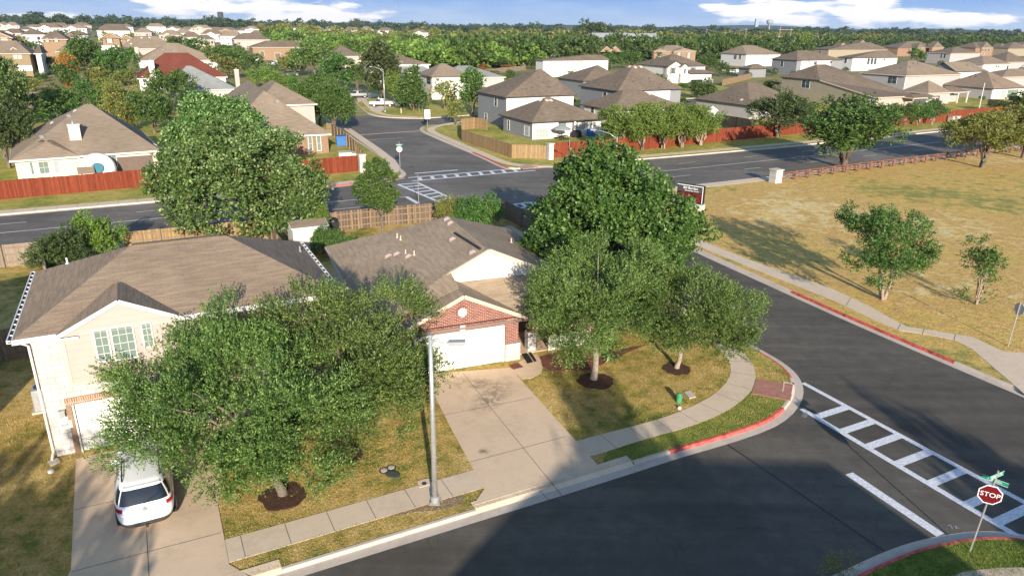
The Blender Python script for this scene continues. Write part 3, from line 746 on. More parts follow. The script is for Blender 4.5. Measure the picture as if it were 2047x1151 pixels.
        if name == 'window':
            fr = MB(); fr.box(0, fw, -.02, depth, 0, hh, 0, Mx); fr.box(w - fw, w, -.02, depth, 0, hh, 0, Mx); fr.box(fw, w - fw, -.02, depth - .002, 0, fw, 0, Mx); fr.box(fw, w - fw, -.02, depth - .002, hh - fw, hh, 0, Mx)
            mw_ = fw * .34
            for i in range(1, nx): fr.box(w * i / nx - mw_ / 2, w * i / nx + mw_ / 2, 0, depth - .012, fw, hh - fw, 0, Mx)
            for j in range(1, ny): fr.box(fw, w - fw, 0, depth - .016, hh * j / ny - mw_ / 2, hh * j / ny + mw_ / 2, 0, Mx)
            f = fr.build('window', M[trim], s.root)
            p = MB(); p.box(fw * .5, w - fw * .5, -.01, .015, fw * .5, hh - fw * .5, 0, Mx); p.build('pane', M[pane], f)
            if shutters:
                for sx in (-.42, w + .04):
                    q = MB(); q.box(sx, sx + .38, -.01, .05, -.02, hh + .02, 0, Mx); q.build('shutter', M[shutters], f)
            return f
        else:
            q = MB(); q.box(0, w, -.02, .03, 0, hh, 0, Mx)
            f = q.build(name, M[pane], s.root)
            q = MB(); q.box(-.09, 0, -.02, .06, 0, hh + .09, 0, Mx); q.box(w, w + .09, -.02, .06, 0, hh + .09, 0, Mx); q.box(0, w, -.02, .058, hh, hh + .09, 0, Mx)
            q.build('door_frame', M[trim], f)
            return f
    def vents(s, pts, size=.28, mat='steel_dull', kind='roof_vent'):
        t = s.bvh('roof')
        for (px_, py_) in pts:
            o, d = s.ray_local(px_, py_); h = t.ray_cast(o, d)
            if h[0] is None: continue
            n = h[1] if h[1].z > 0 else -h[1]
            q = n.to_track_quat('Z', 'Y').to_matrix().to_4x4()
            mb = MB()
            if kind == 'vent_pipe':
                mb.tube([h[0] - Vector((0, 0, .1)), h[0] + Vector((0, 0, size))], .042, 8); mb.lathe([(.1, 0), (.05, .06)], tuple(h[0]), 10)
            else:
                Mx = Matrix.Translation(h[0]) @ q
                mb.box(-size, size, -size, size, -.02, .05, 0, Mx); mb.box(-size * .7, size * .7, -size * .7, size * .7, .05, .13, 0, Mx)
            mb.build(kind, M[mat], s.root)
    def chimney(s, px, y_top, w, d, zt, mat, z=None, yb=None, brick_cap='trim_white'):
        """chase standing where the pixel hits height zt"""
        x, y = s.E(px, y_top, zt)
        mb = MB(); a = s.L((x, y, 0)); mb.box(a[0] - w / 2, a[0] + w / 2, a[1] - d / 2, a[1] + d / 2, 0, zt)
        o = mb.build('chimney', M[mat], s.root)
        c = MB(); c.box(a[0] - w / 2 - .06, a[0] + w / 2 + .06, a[1] - d / 2 - .06, a[1] + d / 2 + .06, zt, zt + .1); c.build('cap', M[brick_cap], o)
        c = MB(); c.tube([(a[0], a[1], zt + .1), (a[0], a[1], zt + .42)], .13, 10); c.lathe([(.13, .36), (.2, .4), (.05, .5)], (a[0], a[1], zt), 10); c.build('flue', M['steel_dull'], o)
    def done(s):
        for (n, m), mb in s.parts.items():
            if mb.f: mb.build(n, M[m], s.root)
DEBUG = False

# ------------------------------------------------------------------ ground, roads, kerbs
def g2(px, py, z=0.0): p = G(px, py, z); return (p.x, p.y)
def offset(P, o):
    """polyline moved o metres to its left"""
    out = []
    for i, p in enumerate(P):
        a = Vector(P[max(i - 1, 0)]); b = Vector(P[min(i + 1, len(P) - 1)]); c = Vector(p)
        d1 = (c - a).normalized() if i > 0 else (b - c).normalized(); d2 = (b - c).normalized() if i < len(P) - 1 else d1
        n1 = Vector((-d1.y, d1.x)); n2 = Vector((-d2.y, d2.x)); n = (n1 + n2).normalized()
        k = o / max(0.5, n.dot(n1)); out.append((c.x + n.x * k, c.y + n.y * k))
    return out
def dens(P, step=0.5):
    out = [P[0]]
    for a, b in zip(P, P[1:]):
        L = math.dist(a, b); n = max(1, int(L / step))
        out += [(a[0] + (b[0] - a[0]) * i / n, a[1] + (b[1] - a[1]) * i / n) for i in range(1, n + 1)]
    return out
def smooth(P, it=2):
    for _ in range(it):
        Q = [P[0]]
        for a, b in zip(P, P[1:]):
            Q += [(a[0] * .75 + b[0] * .25, a[1] * .75 + b[1] * .25), (a[0] * .25 + b[0] * .75, a[1] * .25 + b[1] * .75)]
        P = Q + [P[-1]]
    return P
def near_i(P, q): return min(range(len(P)), key=lambda i: math.dist(P[i], q))
def sweep(name, P, prof, mat, label_kind='structure', i0=0, i1=None):
    """profile of (offset, z) swept along P"""
    i1 = len(P) - 1 if i1 is None else i1
    cols = [offset(P, o)[i0:i1 + 1] for o, z in prof]; mb = MB()
    n = i1 - i0 + 1; b = 0
    for c, (o, z) in zip(cols, prof): mb.v += [(x, y, z) for x, y in c]
    for k in range(len(prof) - 1):
        for i in range(n - 1):
            mb.f.append((k * n + i, k * n + i + 1, (k + 1) * n + i + 1, (k + 1) * n + i)); mb.m.append(0)
    o = mb.build(name, M[mat]); return tag(o, kind='structure')
def flat(name, poly, z, mat, kind='structure', thick=0.0):
    mb = MB()
    A = sum(poly[i][0] * poly[(i + 1) % len(poly)][1] - poly[(i + 1) % len(poly)][0] * poly[i][1] for i in range(len(poly)))
    if A < 0: poly = poly[::-1]
    if thick: mb.prism(poly, z - thick, z)
    else: mb.face([(p[0], p[1], z) for p in poly])
    return tag(mb.build(name, M[mat]), kind=kind)
def strip(name, P, o0, o1, z, mat, thick=0.0):
    A = offset(P, o0); B = offset(P, o1); mb = MB(); n = len(P)
    mb.v = [(x, y, z) for x, y in A] + [(x, y, z) for x, y in B]
    for i in range(n - 1):
        f = (i, i + 1, n + i + 1, n + i); mb.f.append(f if o1 > o0 else f[::-1]); mb.m.append(0)
    if thick:
        b = len(mb.v); mb.v += [(x, y, z - thick) for x, y in A] + [(x, y, z - thick) for x, y in B]
        for i in range(n - 1):
            mb.f += [(b + i, b + i + 1, i + 1, i), (n + i, n + i + 1, b + n + i + 1, b + n + i)]; mb.m += [0, 0]
    return tag(mb.build(name, M[mat]), kind='structure')

Z = 0.13                                   # top of lots and sidewalks above the road
# base terrain, one sheet to the horizon
def make_ground():
    xs = sorted(set(list(range(-400, 401, 20)) + [-4600, -3800, -2600, -1800, -1300, -950, -700, -550, -470, 470, 550, 700, 950, 1300, 1800, 2600, 3800, 4600]))
    ys = sorted(set([-300, -100, 0, 50, 100] + list(range(120, 420, 15)) + [450, 500, 560, 640, 740, 860, 1000, 1200, 1500, 1900, 2500, 3300, 4300, 5200]))
    mb = MB(); nx = len(xs)
    for y in ys:
        for x in xs: mb.v.append((x, y, -0.06 + terr(x, y)))
    for j in range(len(ys) - 1):
        for i in range(nx - 1):
            mb.f.append((j * nx + i, j * nx + i + 1, (j + 1) * nx + i + 1, (j + 1) * nx + i)); mb.m.append(0)
    tag(mb.build('ground', M['grass_far'], smooth=True), kind='structure')
make_ground()
# asphalt below everything near; the lots stand on it as slabs
flat('road', [(-95, -25), (70, -25), (70, 20), (34, 20), (16, 84), (150, 158), (150, 190), (20, 120), (-10, 120), (-12, 150), (40, 178), (60, 188), (55, 200), (-15, 160), (-42, 205), (-66, 262), (-84, 262), (-60, 200), (-34, 118), (-20, 92), (-60, 74), (-130, 40), (-130, 12), (-60, 48), (-10, 68), (4, 62)], 0.0, 'asphalt')
flat('road', [(-130, 12), (-60, 44), (-10, 68), (6, 71), (14, 79), (20, 83), (150, 157), (150, 190), (20, 120), (-10, 120), (-12, 150), (40, 178), (60, 188), (55, 200), (-15, 160), (-42, 205), (-66, 262), (-84, 262), (-60, 200), (-34, 118), (-20, 92), (-60, 74), (-130, 40)], 0.003, 'asphalt_pale')

RA = [(-70, -12.8), (-40, 2.6), (-20, 12.9), (-6.4, 19.9), (-3.5, 21.4), (1.4, 23.9), (4.2, 25.35), (5.9, 26.25), (7.6, 27.15), (9.7, 28.15), (12.0, 29.4), (13.4, 30.6), (14.5, 32.1), (15.15, 33.5), (15.4, 34.8), (15.35, 35.9), (15.05, 37.0), (14.4, 38.5), (13.7, 39.8), (10, 48), (0.6, 68.6), (-0.6, 70.9), (-2.3, 72.3), (-4.3, 72.5), (-6.4, 71.6), (-25.4, 61.8), (-75, 36.3), (-125, 10.6)]
RF = [(150, 157.5), (110, 134.5), (63.8, 109.2), (45.5, 98.6), (32.1, 90.6), (20.1, 84.2), (13.5, 81), (10.6, 79), (9.1, 76.7), (8.8, 74.2), (9.7, 70.6), (15.5, 56.6), (17.8, 51.2), (20.9, 43.9), (23.0, 39.3), (25.1, 34.9), (26.1, 32.9), (30, 24.3), (44, -6)]
RD = [(40, -30), (30, -6), (24.2, 12.0), (22.4, 17.2), (21.3, 20.2), (20.2, 21.7), (18.8, 22.35), (17.4, 22.4), (16.1, 22.15), (14.7, 21.75), (13.3, 21.15), (11.4, 20.15), (0, 14.25), (-40, -6.4), (-80, -27)]
RU1 = [(-19.8, 262)] + []
RU1 = [(-84, 262), (-70, 232), (-58, 205), (-47, 172), (-36, 143), (-27.1, 121.4), (-19.1, 103.8), (-13.6, 91), (-13.1, 88.2), (-13.7, 86), (-15.3, 84.2), (-18.2, 82.3), (-21.6, 80.2), (-35.1, 73.2), (-48.3, 66.5), (-130, 24.5)]
RU2 = [(60, 187)] + [g2(939.5, 246.4), g2(891, 251.5), g2(862, 250.5), g2(846, 252.5), g2(838.5, 257), g2(839.5, 262), g2(852.5, 269.7), g2(955.5, 313), g2(1002, 336), g2(1022, 340.5), (3.0, 93.9), (24.4, 104.3), (48.0, 117.0), (77.3, 134.0), (103.4, 149.6), (150, 178)][0:]
RU3 = [(-66, 262), (-52, 232), g2(701, 197), g2(703.5, 201), g2(716, 216), g2(728.6, 226), g2(744, 232.4), g2(769, 236), g2(805, 237.8), g2(866, 238.5), (55, 201)]
# interiors lie left of RA (anticlockwise), so offsets there are positive; the others are walked so that the lot is on the left too
EDGE = {'A': RA, 'F': RF[::-1], 'D': RD[::-1], 'U1': RU1[::-1], 'U2': RU2[::-1], 'U3': RU3[::-1]}
def area_side(P, inside):
    # positive offset must move towards 'inside'
    i = near_i(P, inside); a = Vector(P[max(0, i - 1)]); b = Vector(P[min(len(P) - 1, i + 1)]); d = b - a
    return d.x * (inside[1] - a.y) - d.y * (inside[0] - a.x) > 0
INS = {'A': (0, 45), 'F': (40, 60), 'D': (20, 5), 'U1': (-50, 100), 'U2': (20, 130), 'U3': (-10, 190)}
for k in EDGE:
    P = smooth(EDGE[k], 2) if k != 'A' else smooth(EDGE[k], 1)
    if not area_side(P, INS[k]): P = P[::-1]
    EDGE[k] = dens(P, 0.6)
def kerb(k, breaks=(), reds=(), mat='concrete_kerb'):
    P = EDGE[k]
    sweep('gutter', P, [(0.0, 0.006), (0.42, 0.014)], mat)
    n = len(P); state = ['c'] * n
    for st, lst in (('x', breaks), ('r', reds)):
        for a, b in lst:
            i, j = sorted((near_i(P, a), near_i(P, b)))
            for q in range(i, j): state[q] = st
    i = 0
    while i < n - 1:
        j = i
        while j < n - 1 and state[j] == state[i]: j += 1
        if state[i] == 'x': sweep('kerb_ramp', P, [(0.42, 0.014), (0.60, Z + 0.004), (1.0, Z + 0.034)], 'concrete_walk', i0=i, i1=j)
        else: sweep('kerb', P, [(0.42, 0.010), (0.45, Z - 0.01), (0.48, Z + 0.012), (0.60, Z + 0.015), (0.601, Z - 0.05)], 'paint_red' if state[i] == 'r' else mat, i0=i, i1=j)
        i = j
def lot(name, k, closing, mat):
    P = offset(EDGE[k], 0.598); poly = list(P) + list(closing)
    return flat(name, poly, Z, mat, thick=0.15)
lot('grass_lot', 'A', [(-150, -20), (-90, -40)], 'grass_lawn')
lot('field', 'F', [(150, -60)] if False else [], 'grass_field') if False else None
PF = offset(EDGE['F'], 0.598)
flat('field', list(PF) + ([(240, 170), (240, -60), (60, -60)] if PF[-1][0] > 100 else [(60, -60), (240, -60), (240, 170)]), Z, 'grass_field', thick=0.15)
PD = offset(EDGE['D'], 0.598)
flat('corner_lawn', list(PD) + ([(-60, -60), (60, -60)] if PD[-1][0] < 0 else [(60, -60), (-60, -60)]), Z, 'grass_green', thick=0.15)
PU = offset(EDGE['U1'], 0.598)
flat('far_lot', list(PU) + ([(-150, 60), (-150, 150), (-120, 240)] if PU[-1][1] < 100 else [(-120, 240), (-150, 150), (-150, 60)]), Z, 'grass_verge', thick=0.15)
PU = offset(EDGE['U2'], 0.598)
flat('far_lot', list(PU) + ([(240, 240), (120, 230)] if PU[-1][0] > 100 else [(120, 230), (240, 240)]), Z, 'grass_verge', thick=0.15)
PU = offset(EDGE['U3'], 0.598)
flat('far_lot', list(PU) + ([(70, 215), (60, 262)] if PU[-1][0] > 0 else [(60, 262), (70, 215)]), Z, 'grass_verge', thick=0.15)
kerb('A', breaks=[(g2(945, 1012), g2(1243, 925)), (g2(560, 1150), (-26, 9)), (g2(1586, 768), g2(1588, 800))],
     reds=[(g2(1328, 911), g2(1588, 822)), (g2(1594, 758), g2(1535, 706))])
kerb('F', breaks=[((25.9, 33.3), (31.5, 21.2))], reds=[(g2(1570, 590), g2(1900, 733))])
kerb('D', reds=[(g2(1690, 1137), g2(2030, 1062))])
kerb('U1', reds=[((-21, 80.5), (-14, 86))]); kerb('U2', breaks=[(g2(1012, 338), g2(1035, 341))], reds=[(g2(940, 306), g2(1004, 337)), ((3, 93.9), (10, 97))]); kerb('U3')

def joints(name, P, o0, o1, step, z, w=0.022, mat='joint'):
    A = offset(P, o0); B = offset(P, o1); mb = MB(); acc = 0.0; nxt = step * .5
    for i in range(len(P) - 1):
        L = math.dist(P[i], P[i + 1])
        while acc + L > nxt:
            t = (nxt - acc) / L
            a = (A[i][0] + (A[i + 1][0] - A[i][0]) * t, A[i][1] + (A[i + 1][1] - A[i][1]) * t); b = (B[i][0] + (B[i + 1][0] - B[i][0]) * t, B[i][1] + (B[i + 1][1] - B[i][1]) * t)
            d = Vector((b[0] - a[0], b[1] - a[1])).normalized() * w / 2
            mb.face([(a[0] - d.y, a[1] + d.x, z), (a[0] + d.y, a[1] - d.x, z), (b[0] + d.y, b[1] - d.x, z), (b[0] - d.y, b[1] + d.x, z)]); nxt += step
        acc += L
    return tag(mb.build(name, M[mat]), kind='structure')
def line(a, b, w, z, mat='paint_white', name='road_marking', build=True, mb=None):
    a = Vector(a[:2]); b = Vector(b[:2]); d = (b - a).normalized() * w / 2; own = mb is None; mb = mb or MB()
    mb.face([(a.x - d.y, a.y + d.x, z), (a.x + d.y, a.y - d.x, z), (b.x + d.y, b.y - d.x, z), (b.x - d.y, b.y + d.x, z)][::-1])
    if own: return tag(mb.build(name, M[mat]), kind='structure')

# front walk of the near block, bending round the corner
WT = [(-60, -4.3), (-10.2, 21.2), (-1.5, 25.75), (2.9, 28.05), (6.6, 29.85), (7.7, 30.5), (8.9, 31.35), (10.3, 32.6), (11.5, 34.3), (12.0, 35.8), (12.1, 37.3), (11.6, 39.1), (9.4, 44)]
WB = [(-59.5, -5.4), (-9.6, 20.05), (-1.0, 24.55), (3.5, 26.85), (6.3, 28.45), (8.1, 29.3), (10.3, 30.75), (12.1, 32.7), (12.9, 34.3), (13.3, 35.9), (13.2, 37.6), (12.6, 39.5), (10.5, 44.4)]
flat('sidewalk', smooth(WT, 1) + smooth(WB, 1)[::-1], Z + 0.015, 'concrete_walk', thick=0.05)
mid = dens(smooth([((a[0] + b[0]) / 2, (a[1] + b[1]) / 2) for a, b in zip(WT, WB)], 1), .4)
joints('walk_joint', mid, -.62, .62, 1.55, Z + 0.019)
# along street B, both sides
P = EDGE['A']; i = near_i(P, (9.4, 49)); j = near_i(P, (1.5, 66.5))
strip('sidewalk', P[min(i, j):max(i, j)], 2.2, 3.5, Z + 0.015, 'concrete_walk', 0.05)
SW = [g2(*p) for p in ((1375, 472), (1410, 487.5), (1500, 523.6), (1665, 581), (1744, 619), (1780.5, 640.7), (1813.5, 657), (1846.5, 662), (1909, 672), (1942, 677), (2005, 706.7), (2090, 712))]
SL = [g2(*p) for p in ((1368, 484), (1400, 497), (1500, 538.4), (1665, 604), (1747.5, 644), (1797, 664.5), (1850, 672), (1906, 683.6), (1940, 700), (2047, 792), (2180, 850))]
flat('sidewalk', SW + [(31, 36), (36, 22)] + SL[::-1], Z + 0.014, 'concrete_walk', thick=0.05)
for a, b in (((1846, 662), (1843, 672)), ((1909, 672), (1906, 684)), ((1800, 651), (1793, 663)), ((1700, 599), (1690, 615))): line(g2(*a), g2(*b), .03, Z + 0.019, 'joint', 'walk_joint')
# arterial walks
for k, a, b, o0, o1 in (('U1', (-130, 25), (-16, 83), .62, 2.1), ('F', (14, 81.3), (150, 157), .62, 2.2), ('U2', (12, 98), (150, 178), 1.6, 3.0), ('A', (-5, 72.4), (-120, 13), .62, 2.0)):
    P = EDGE[k]; i, j = sorted((near_i(P, a), near_i(P, b))); strip('sidewalk', P[i:j], o0, o1, Z + 0.016, 'concrete_walk', .05); joints('walk_joint', P[i:j], o0, o1, 1.8, Z + 0.020)
# far street walks
strip('sidewalk', dens(smooth([g2(*p) for p in ((940, 244), (905, 249), (882, 254), (867, 259), (872, 266), (905, 280), (975, 309), (1010, 324), (1040, 331.5), (1150, 334))], 2)), 0, -1.3, Z + 0.015, 'concrete_walk', .05)
strip('sidewalk', dens([g2(*p) for p in ((700, 258), (762, 300), (790, 322), (800, 336), (796, 347))]), 0, -1.3, Z + 0.015, 'concrete_walk', .05)
P = EDGE['U3']; i, j = sorted((near_i(P, g2(703, 200)), near_i(P, g2(866, 238)))); strip('sidewalk', P[i:j], 2.0, 3.3, Z + 0.015, 'concrete_walk', .05)
flat('driveway', [g2(*p) for p in ((744, 231), (800, 214), (838, 214), (858, 226), (858, 237.5), (800, 237.0))], Z + .012, 'concrete_walk') if False else None
flat('driveway', [g2(*p) for p in ((716, 206), (738, 198), (762, 192), (742, 187), (712, 194))], Z + .024, 'concrete_walk', thick=.05)
flat('driveway', [g2(*p) for p in ((738, 222), (775, 207), (850, 206), (850, 214), (775, 214), (757, 229))], Z + .024, 'concrete_walk', thick=.05)
# near driveways
D2 = [g2(868, 752, Z), g2(1019, 735, Z), g2(1195, 930, Z), g2(1240, 924, Z - .05), g2(945, 1013, Z - .05), g2(968, 978, Z), g2(905, 860, Z)]
D2 = [(-4.6, 34.4)] + [D2[1], D2[2], D2[3], D2[4], D2[5]] + [(-2.75, 29.1)]
flat('driveway', D2, Z + 0.03, 'concrete_stained', thick=0.08)
D1 = [(-18.7, 26.5), (-10.4, 30.6), (-8.65, 19.9), (-7.6, 19.5), (-16.5, 14.9), (-14.6, 19.0)]
D1 = [g2(152, 918, Z), (-12.9, 29.5), g2(436, 1010, Z), g2(458, 1128, Z), g2(505, 1156, Z), (-14.2, 16.4), g2(142, 1140, Z)]
flat('driveway', D1, Z + 0.03, 'concrete_drive', thick=0.08)
zj = Z + 0.034
for a, b in (((925, 745), (1132, 1001)), ((862, 834), (1066, 794)), ((939, 923), (1130, 872)), ((945, 947), (1150, 887)),
             ((293, 1060), (298, 1151)), ((150, 1018), (233, 999)), ((142, 1142), (441, 1064)), ((1079, 980), (1110, 1012))):
    if (a, b) == ((945, 947), (1150, 887)): continue
    line(g2(*a, z=zj), g2(*b, z=zj), .025, zj, 'joint', 'walk_joint')
# path to the front door of the brick house, with its dark mats
flat('path', [g2(*p, z=Z) for p in ((1040, 722), (1072, 706), (1086, 728), (1082, 745), (1062, 756), (1043, 757), (1021, 738))], Z + 0.02, 'concrete_drive', thick=.04)
for nm, pts, m_, lb in (('planting_bed', ((1080, 714), (1130, 700), (1220, 706), (1290, 690), (1262, 702), (1180, 740), (1100, 742), (1084, 733)), 'mulch_red', 'a'),
                        ('planting_bed', ((1018, 731), (1036, 726), (1046, 734), (1026, 739)), 'mulch_red', 'b')):
    flat(nm, [g2(*p, z=Z) for p in pts], Z + 0.04, m_, thick=.04)
# ramp of red pavers at the corner
flat('paver_ramp', [g2(*p, z=Z) for p in ((1511, 759), (1585, 769), (1580, 801), (1502, 787))], Z + 0.03, 'paver', thick=.05)
flat('paver_ramp', [(12.8, 34.4), (13.1, 35.0), (14.95, 35.0), (14.9, 34.3)], Z + 0.004, 'concrete_walk') if False else None
flat('paver_ramp', [(-16.2, 81.3), (-13.0, 86.2), (-15.4, 86.6), (-18.6, 82.6)], Z + .03, 'paver_tan', thick=.05)
flat('paver_ramp', [g2(*p) for p in ((1035, 335), (1052, 331), (1075, 336), (1045, 341))], Z + .03, 'paver_tan', thick=.05)

# --- painted markings
mb = MB(); zz = 0.008
n0, n1 = Vector(g2(1603, 817)), Vector(g2(2010, 1057)); f0, f1 = Vector(g2(1605, 765)), Vector(g2(2047, 1003))
nd, fd = (n1 - n0).normalized(), (f1 - f0).normalized()
line(n0, n1 + nd * 3, .30, zz, mb=mb); line(f0, f1 + fd * 4, .28, zz, mb=mb)
rd_ = Vector((math.cos(math.radians(27.4)), math.sin(math.radians(27.4))))
for x_, y_ in ((1695, 813), (1747, 841), (1800, 869.5), (1860, 902), (1928, 938.5), (2002, 978.5), (2062, 1011)):
    F_ = Vector(g2(x_, y_)); t_ = (F_ - n0).dot(Vector((-nd.y, nd.x))) / rd_.dot(Vector((-nd.y, nd.x))); line(F_ - rd_ * t_, F_, .42, zz + .001, mb=mb)
tag(mb.build('road_marking', M['paint_white']), kind='structure')
line(g2(1697, 946), g2(1880, 1069), .42, zz, name='road_marking')
mb = MB()
line(g2(*(796, 369)), g2(*(880, 405)), .35, zz, mb=mb); line(g2(836, 366), g2(905, 398), .35, zz, mb=mb)
for t in range(7):
    a = Vector(g2(796, 369)).lerp(Vector(g2(880, 405)), t / 6.5); b = Vector(g2(836, 366)).lerp(Vector(g2(905, 398)), t / 6.5); line(a, b, .4, zz + .001, mb=mb)
a0, a1 = Vector(g2(816, 355.5)), Vector(g2(1036, 343)); b0, b1 = Vector(g2(824, 361.8)), Vector(g2(1036, 348.5))
a1x = Vector(g2(1070, 340.8))
line(a0, Vector(g2(1028, 337.5)), .35, zz, mb=mb); line(b0, a1x, .35, zz, mb=mb)
A_, B_ = Vector(g2(838, 355.0)), Vector(g2(1026, 338.5)); C_, D__ = Vector(g2(842, 361)), Vector(g2(1034, 344.0))
for t in range(9): line(A_.lerp(B_, t / 8), C_.lerp(D__, t / 8), .45, zz + .001, mb=mb)
line(g2(829, 346.8), g2(915, 340), .4, zz, mb=mb)
line(g2(1000, 411.5), g2(1070, 403.5), .35, zz, mb=mb); line(g2(1000, 420.8), g2(1070, 412), .35, zz, mb=mb)
for t in range(4): line(g2(1010 + 16 * t, 410.5 - 1.9 * t), g2(1022 + 16 * t, 418.5 - 1.9 * t), .4, zz + .001, mb=mb)
line(g2(798, 395), g2(812, 393.3), .15, zz, mb=mb); line(g2(812, 393.3), g2(836, 407), .45, zz, mb=mb)
tag(mb.build('road_marking', M['paint_white']), kind='structure')
mb = MB()
# arterial lane lines
CL = [(-130, 17.5), (-44.5, 60.9), (-28.8, 68.9), (-14.5, 76.2)]; CR = [(8, 87.4), (22.4, 94.9), (48.0, 109.0), (69.7, 121.4), (103, 141.2), (150, 169.5)]
for Q in (CL, CR):
    D_ = dens(smooth(Q, 1), 1.0); A = D_; 
    for a, b in zip(A, A[1:]): line(a, b, .16, zz, mb=mb)
def dashes(P, o, ln=3.0, gap=9.0, s0=0.0):
    Q = offset(dens(P, .5), o); acc = 0
    for a, b in zip(Q, Q[1:]):
        if ((acc + s0) % (ln + gap)) < ln: line(a, b, .13, zz, mb=mb)
        acc += math.dist(a, b)
dashes(CL, 3.4, s0=2.0); dashes(CL, -3.4, s0=8.0); dashes(CR, 3.4, s0=6.0); dashes(CR, -3.6, s0=1.0)
tag(mb.build('lane_line', M['paint_worn']), kind='structure')
line(g2(696, 271.5), g2(838, 262), .45, zz, 'concrete_walk', 'road_marking'); line(g2(720, 281), g2(805, 276), .12, zz, 'paint_worn', 'road_marking')
line(g2(1455, 889), g2(1768, 1101), .07, .006, 'black', 'tar_seam')
line(g2(1300, 344), g2(1460, 330), .05, .006, 'black', 'tar_seam')
for (mx, my) in ((823, 333.5), (778, 318)):
    c_ = G(mx, my); flat('manhole', [(c_.x + .42 * math.cos(a_ * .4488), c_.y + .42 * math.sin(a_ * .4488)) for a_ in range(14)], .009, 'car_dark')
# surveyor's scribbles on the asphalt
def text(body, size, loc, M3, mat, parent=None, name='lettering', ext=0.003, align='CENTER'):
    c = bpy.data.curves.new(name, 'FONT'); c.body = body; c.size = size; c.extrude = ext; c.align_x = align; c.align_y = 'CENTER'; c.resolution_u = 3
    o = bpy.data.objects.new(name, c); COL.objects.link(o)
    dg = bpy.context.evaluated_depsgraph_get(); dg.update(); me = bpy.data.meshes.new_from_object(o.evaluated_get(dg)); bpy.data.objects.remove(o)
    me.materials.clear(); me.materials.append(mat)
    o = bpy.data.objects.new(name, me); COL.objects.link(o)
    m4 = M3.to_4x4(); m4.translation = loc; o.matrix_basis = m4
    if parent: o.parent = parent
    return o
for s_, p, an, sz in (('669', (1609, 829), 60, .38), ('7x', (1906, 1053), 10, .36)):
    tag(text(s_, sz, Vector((*g2(*p), .010)), Matrix.Rotation(math.radians(an), 3, 'Z'), M['steel_dull'], name='road_marking', ext=.001), kind='structure')

flat('sidewalk', [g2(*p, z=Z) for p in ((1880, 1160), (1925, 1143), (1985, 1135), (2060, 1133), (2120, 1150), (2120, 1200), (1900, 1200))], Z + .015, 'concrete_walk', thick=.05)
# the strips between walk and kerb stay greener
q0 = near_i(EDGE['A'], (4.0, 25.2)); q1 = near_i(EDGE['A'], (15.2, 33.3)); Pq = EDGE['A'][q0:q1]
WBs = smooth(WB, 1); flat('verge_grass', offset(Pq, .61) + [(13.0, 34.25), (12.85, 34.2)] + [w_ for w_ in WBs if 3.6 < w_[0] < 12.7 and w_[1] < 33.8][::-1], Z + .004, 'grass_green')
q0 = near_i(EDGE['A'], (15.35, 35.6)); q1 = near_i(EDGE['A'], (10, 48.3)); flat('verge_grass', offset(EDGE['A'][q0:q1], .61) + [(9.9, 46), (12.7, 39.4), (13.3, 37.5), (13.35, 35.9)], Z + .004, 'grass_verge')
# --- grass tufts that give the near lawns their nap
def tufts(name, label, polys, n, seed, mat, h=(.05, .11), avoid=()):
    rng = np.random.default_rng(seed); out = []
    def inside(P, x, y):
        c = np.zeros(len(x), bool); j = len(P) - 1
        for i in range(len(P)):
            xi, yi = P[i]; xj, yj = P[j]
            with np.errstate(divide='ignore', invalid='ignore'):
                t = ((yi > y) != (yj > y)) & (x < (xj - xi) * (y - yi) / (yj - yi + 1e-12) + xi)
            c ^= t; j = i
        return c
    for P in polys:
        P = [tuple(p) for p in P]; a = np.array(P); lo, hi = a.min(0), a.max(0)
        k = int(n * (hi[0] - lo[0]) * (hi[1] - lo[1])); x = rng.uniform(lo[0], hi[0], k); y = rng.uniform(lo[1], hi[1], k)
        ok = inside(P, x, y)
        for Q in avoid: ok &= ~inside(Q, x, y)
        x, y = x[ok], y[ok]; m = len(x)
        an = rng.uniform(0, 6.28, m); H = rng.uniform(h[0], h[1], m); w = rng.uniform(.006, .013, m); ln = rng.normal(0, .03, (m, 2))
        V = np.empty((m, 4, 3)); dx, dy = np.cos(an) * w, np.sin(an) * w; z0 = Z - .01
        V[:, 0] = np.stack([x - dx, y - dy, np.full(m, z0)], 1); V[:, 1] = np.stack([x + dx, y + dy, np.full(m, z0)], 1)
        V[:, 2] = np.stack([x + dx * .4 + ln[:, 0], y + dy * .4 + ln[:, 1], z0 + H], 1); V[:, 3] = np.stack([x - dx * .4 + ln[:, 0], y - dy * .4 + ln[:, 1], z0 + H], 1)
        out.append(V.reshape(-1, 3))
    me = quads_mesh(name, np.concatenate(out), mat); o = bpy.data.objects.new(name, me); COL.objects.link(o)
    return tag(o, label, 'grass', None, 'stuff')
def tuft_mat(name, stops):
    m, nt, b = nmat(name); co = wpos(nt); geo = N(nt, 'ShaderNodeNewGeometry')
    f = math_(nt, 'ADD', math_(nt, 'MULTIPLY', noise(nt, co, .22, 6, .6, .6), .55), math_(nt, 'MULTIPLY', noise(nt, co, 1.4, 5, .65), .45))
    f = math_(nt, 'ADD', f, math_(nt, 'MULTIPLY', math_(nt, 'SUBTRACT', geo.outputs['Random Per Island'], .5), .22))
    nt.links.new(ramp(nt, f, stops), b.inputs['Base Color']); b.inputs['Roughness'].default_value = .8; b.inputs['Specular IOR Level'].default_value = .15
    return m
M['tuft_lawn'] = tuft_mat('tuft_lawn', [(0.30, (0.07, 0.11, 0.018)), (0.42, (0.20, 0.18, 0.045)), (0.50, (0.38, 0.27, 0.08)), (0.64, (0.50, 0.37, 0.15))])
M['tuft_green'] = tuft_mat('tuft_green', [(0.30, (0.04, 0.09, 0.015)), (0.48, (0.09, 0.14, 0.022)), (0.66, (0.22, 0.20, 0.05))])
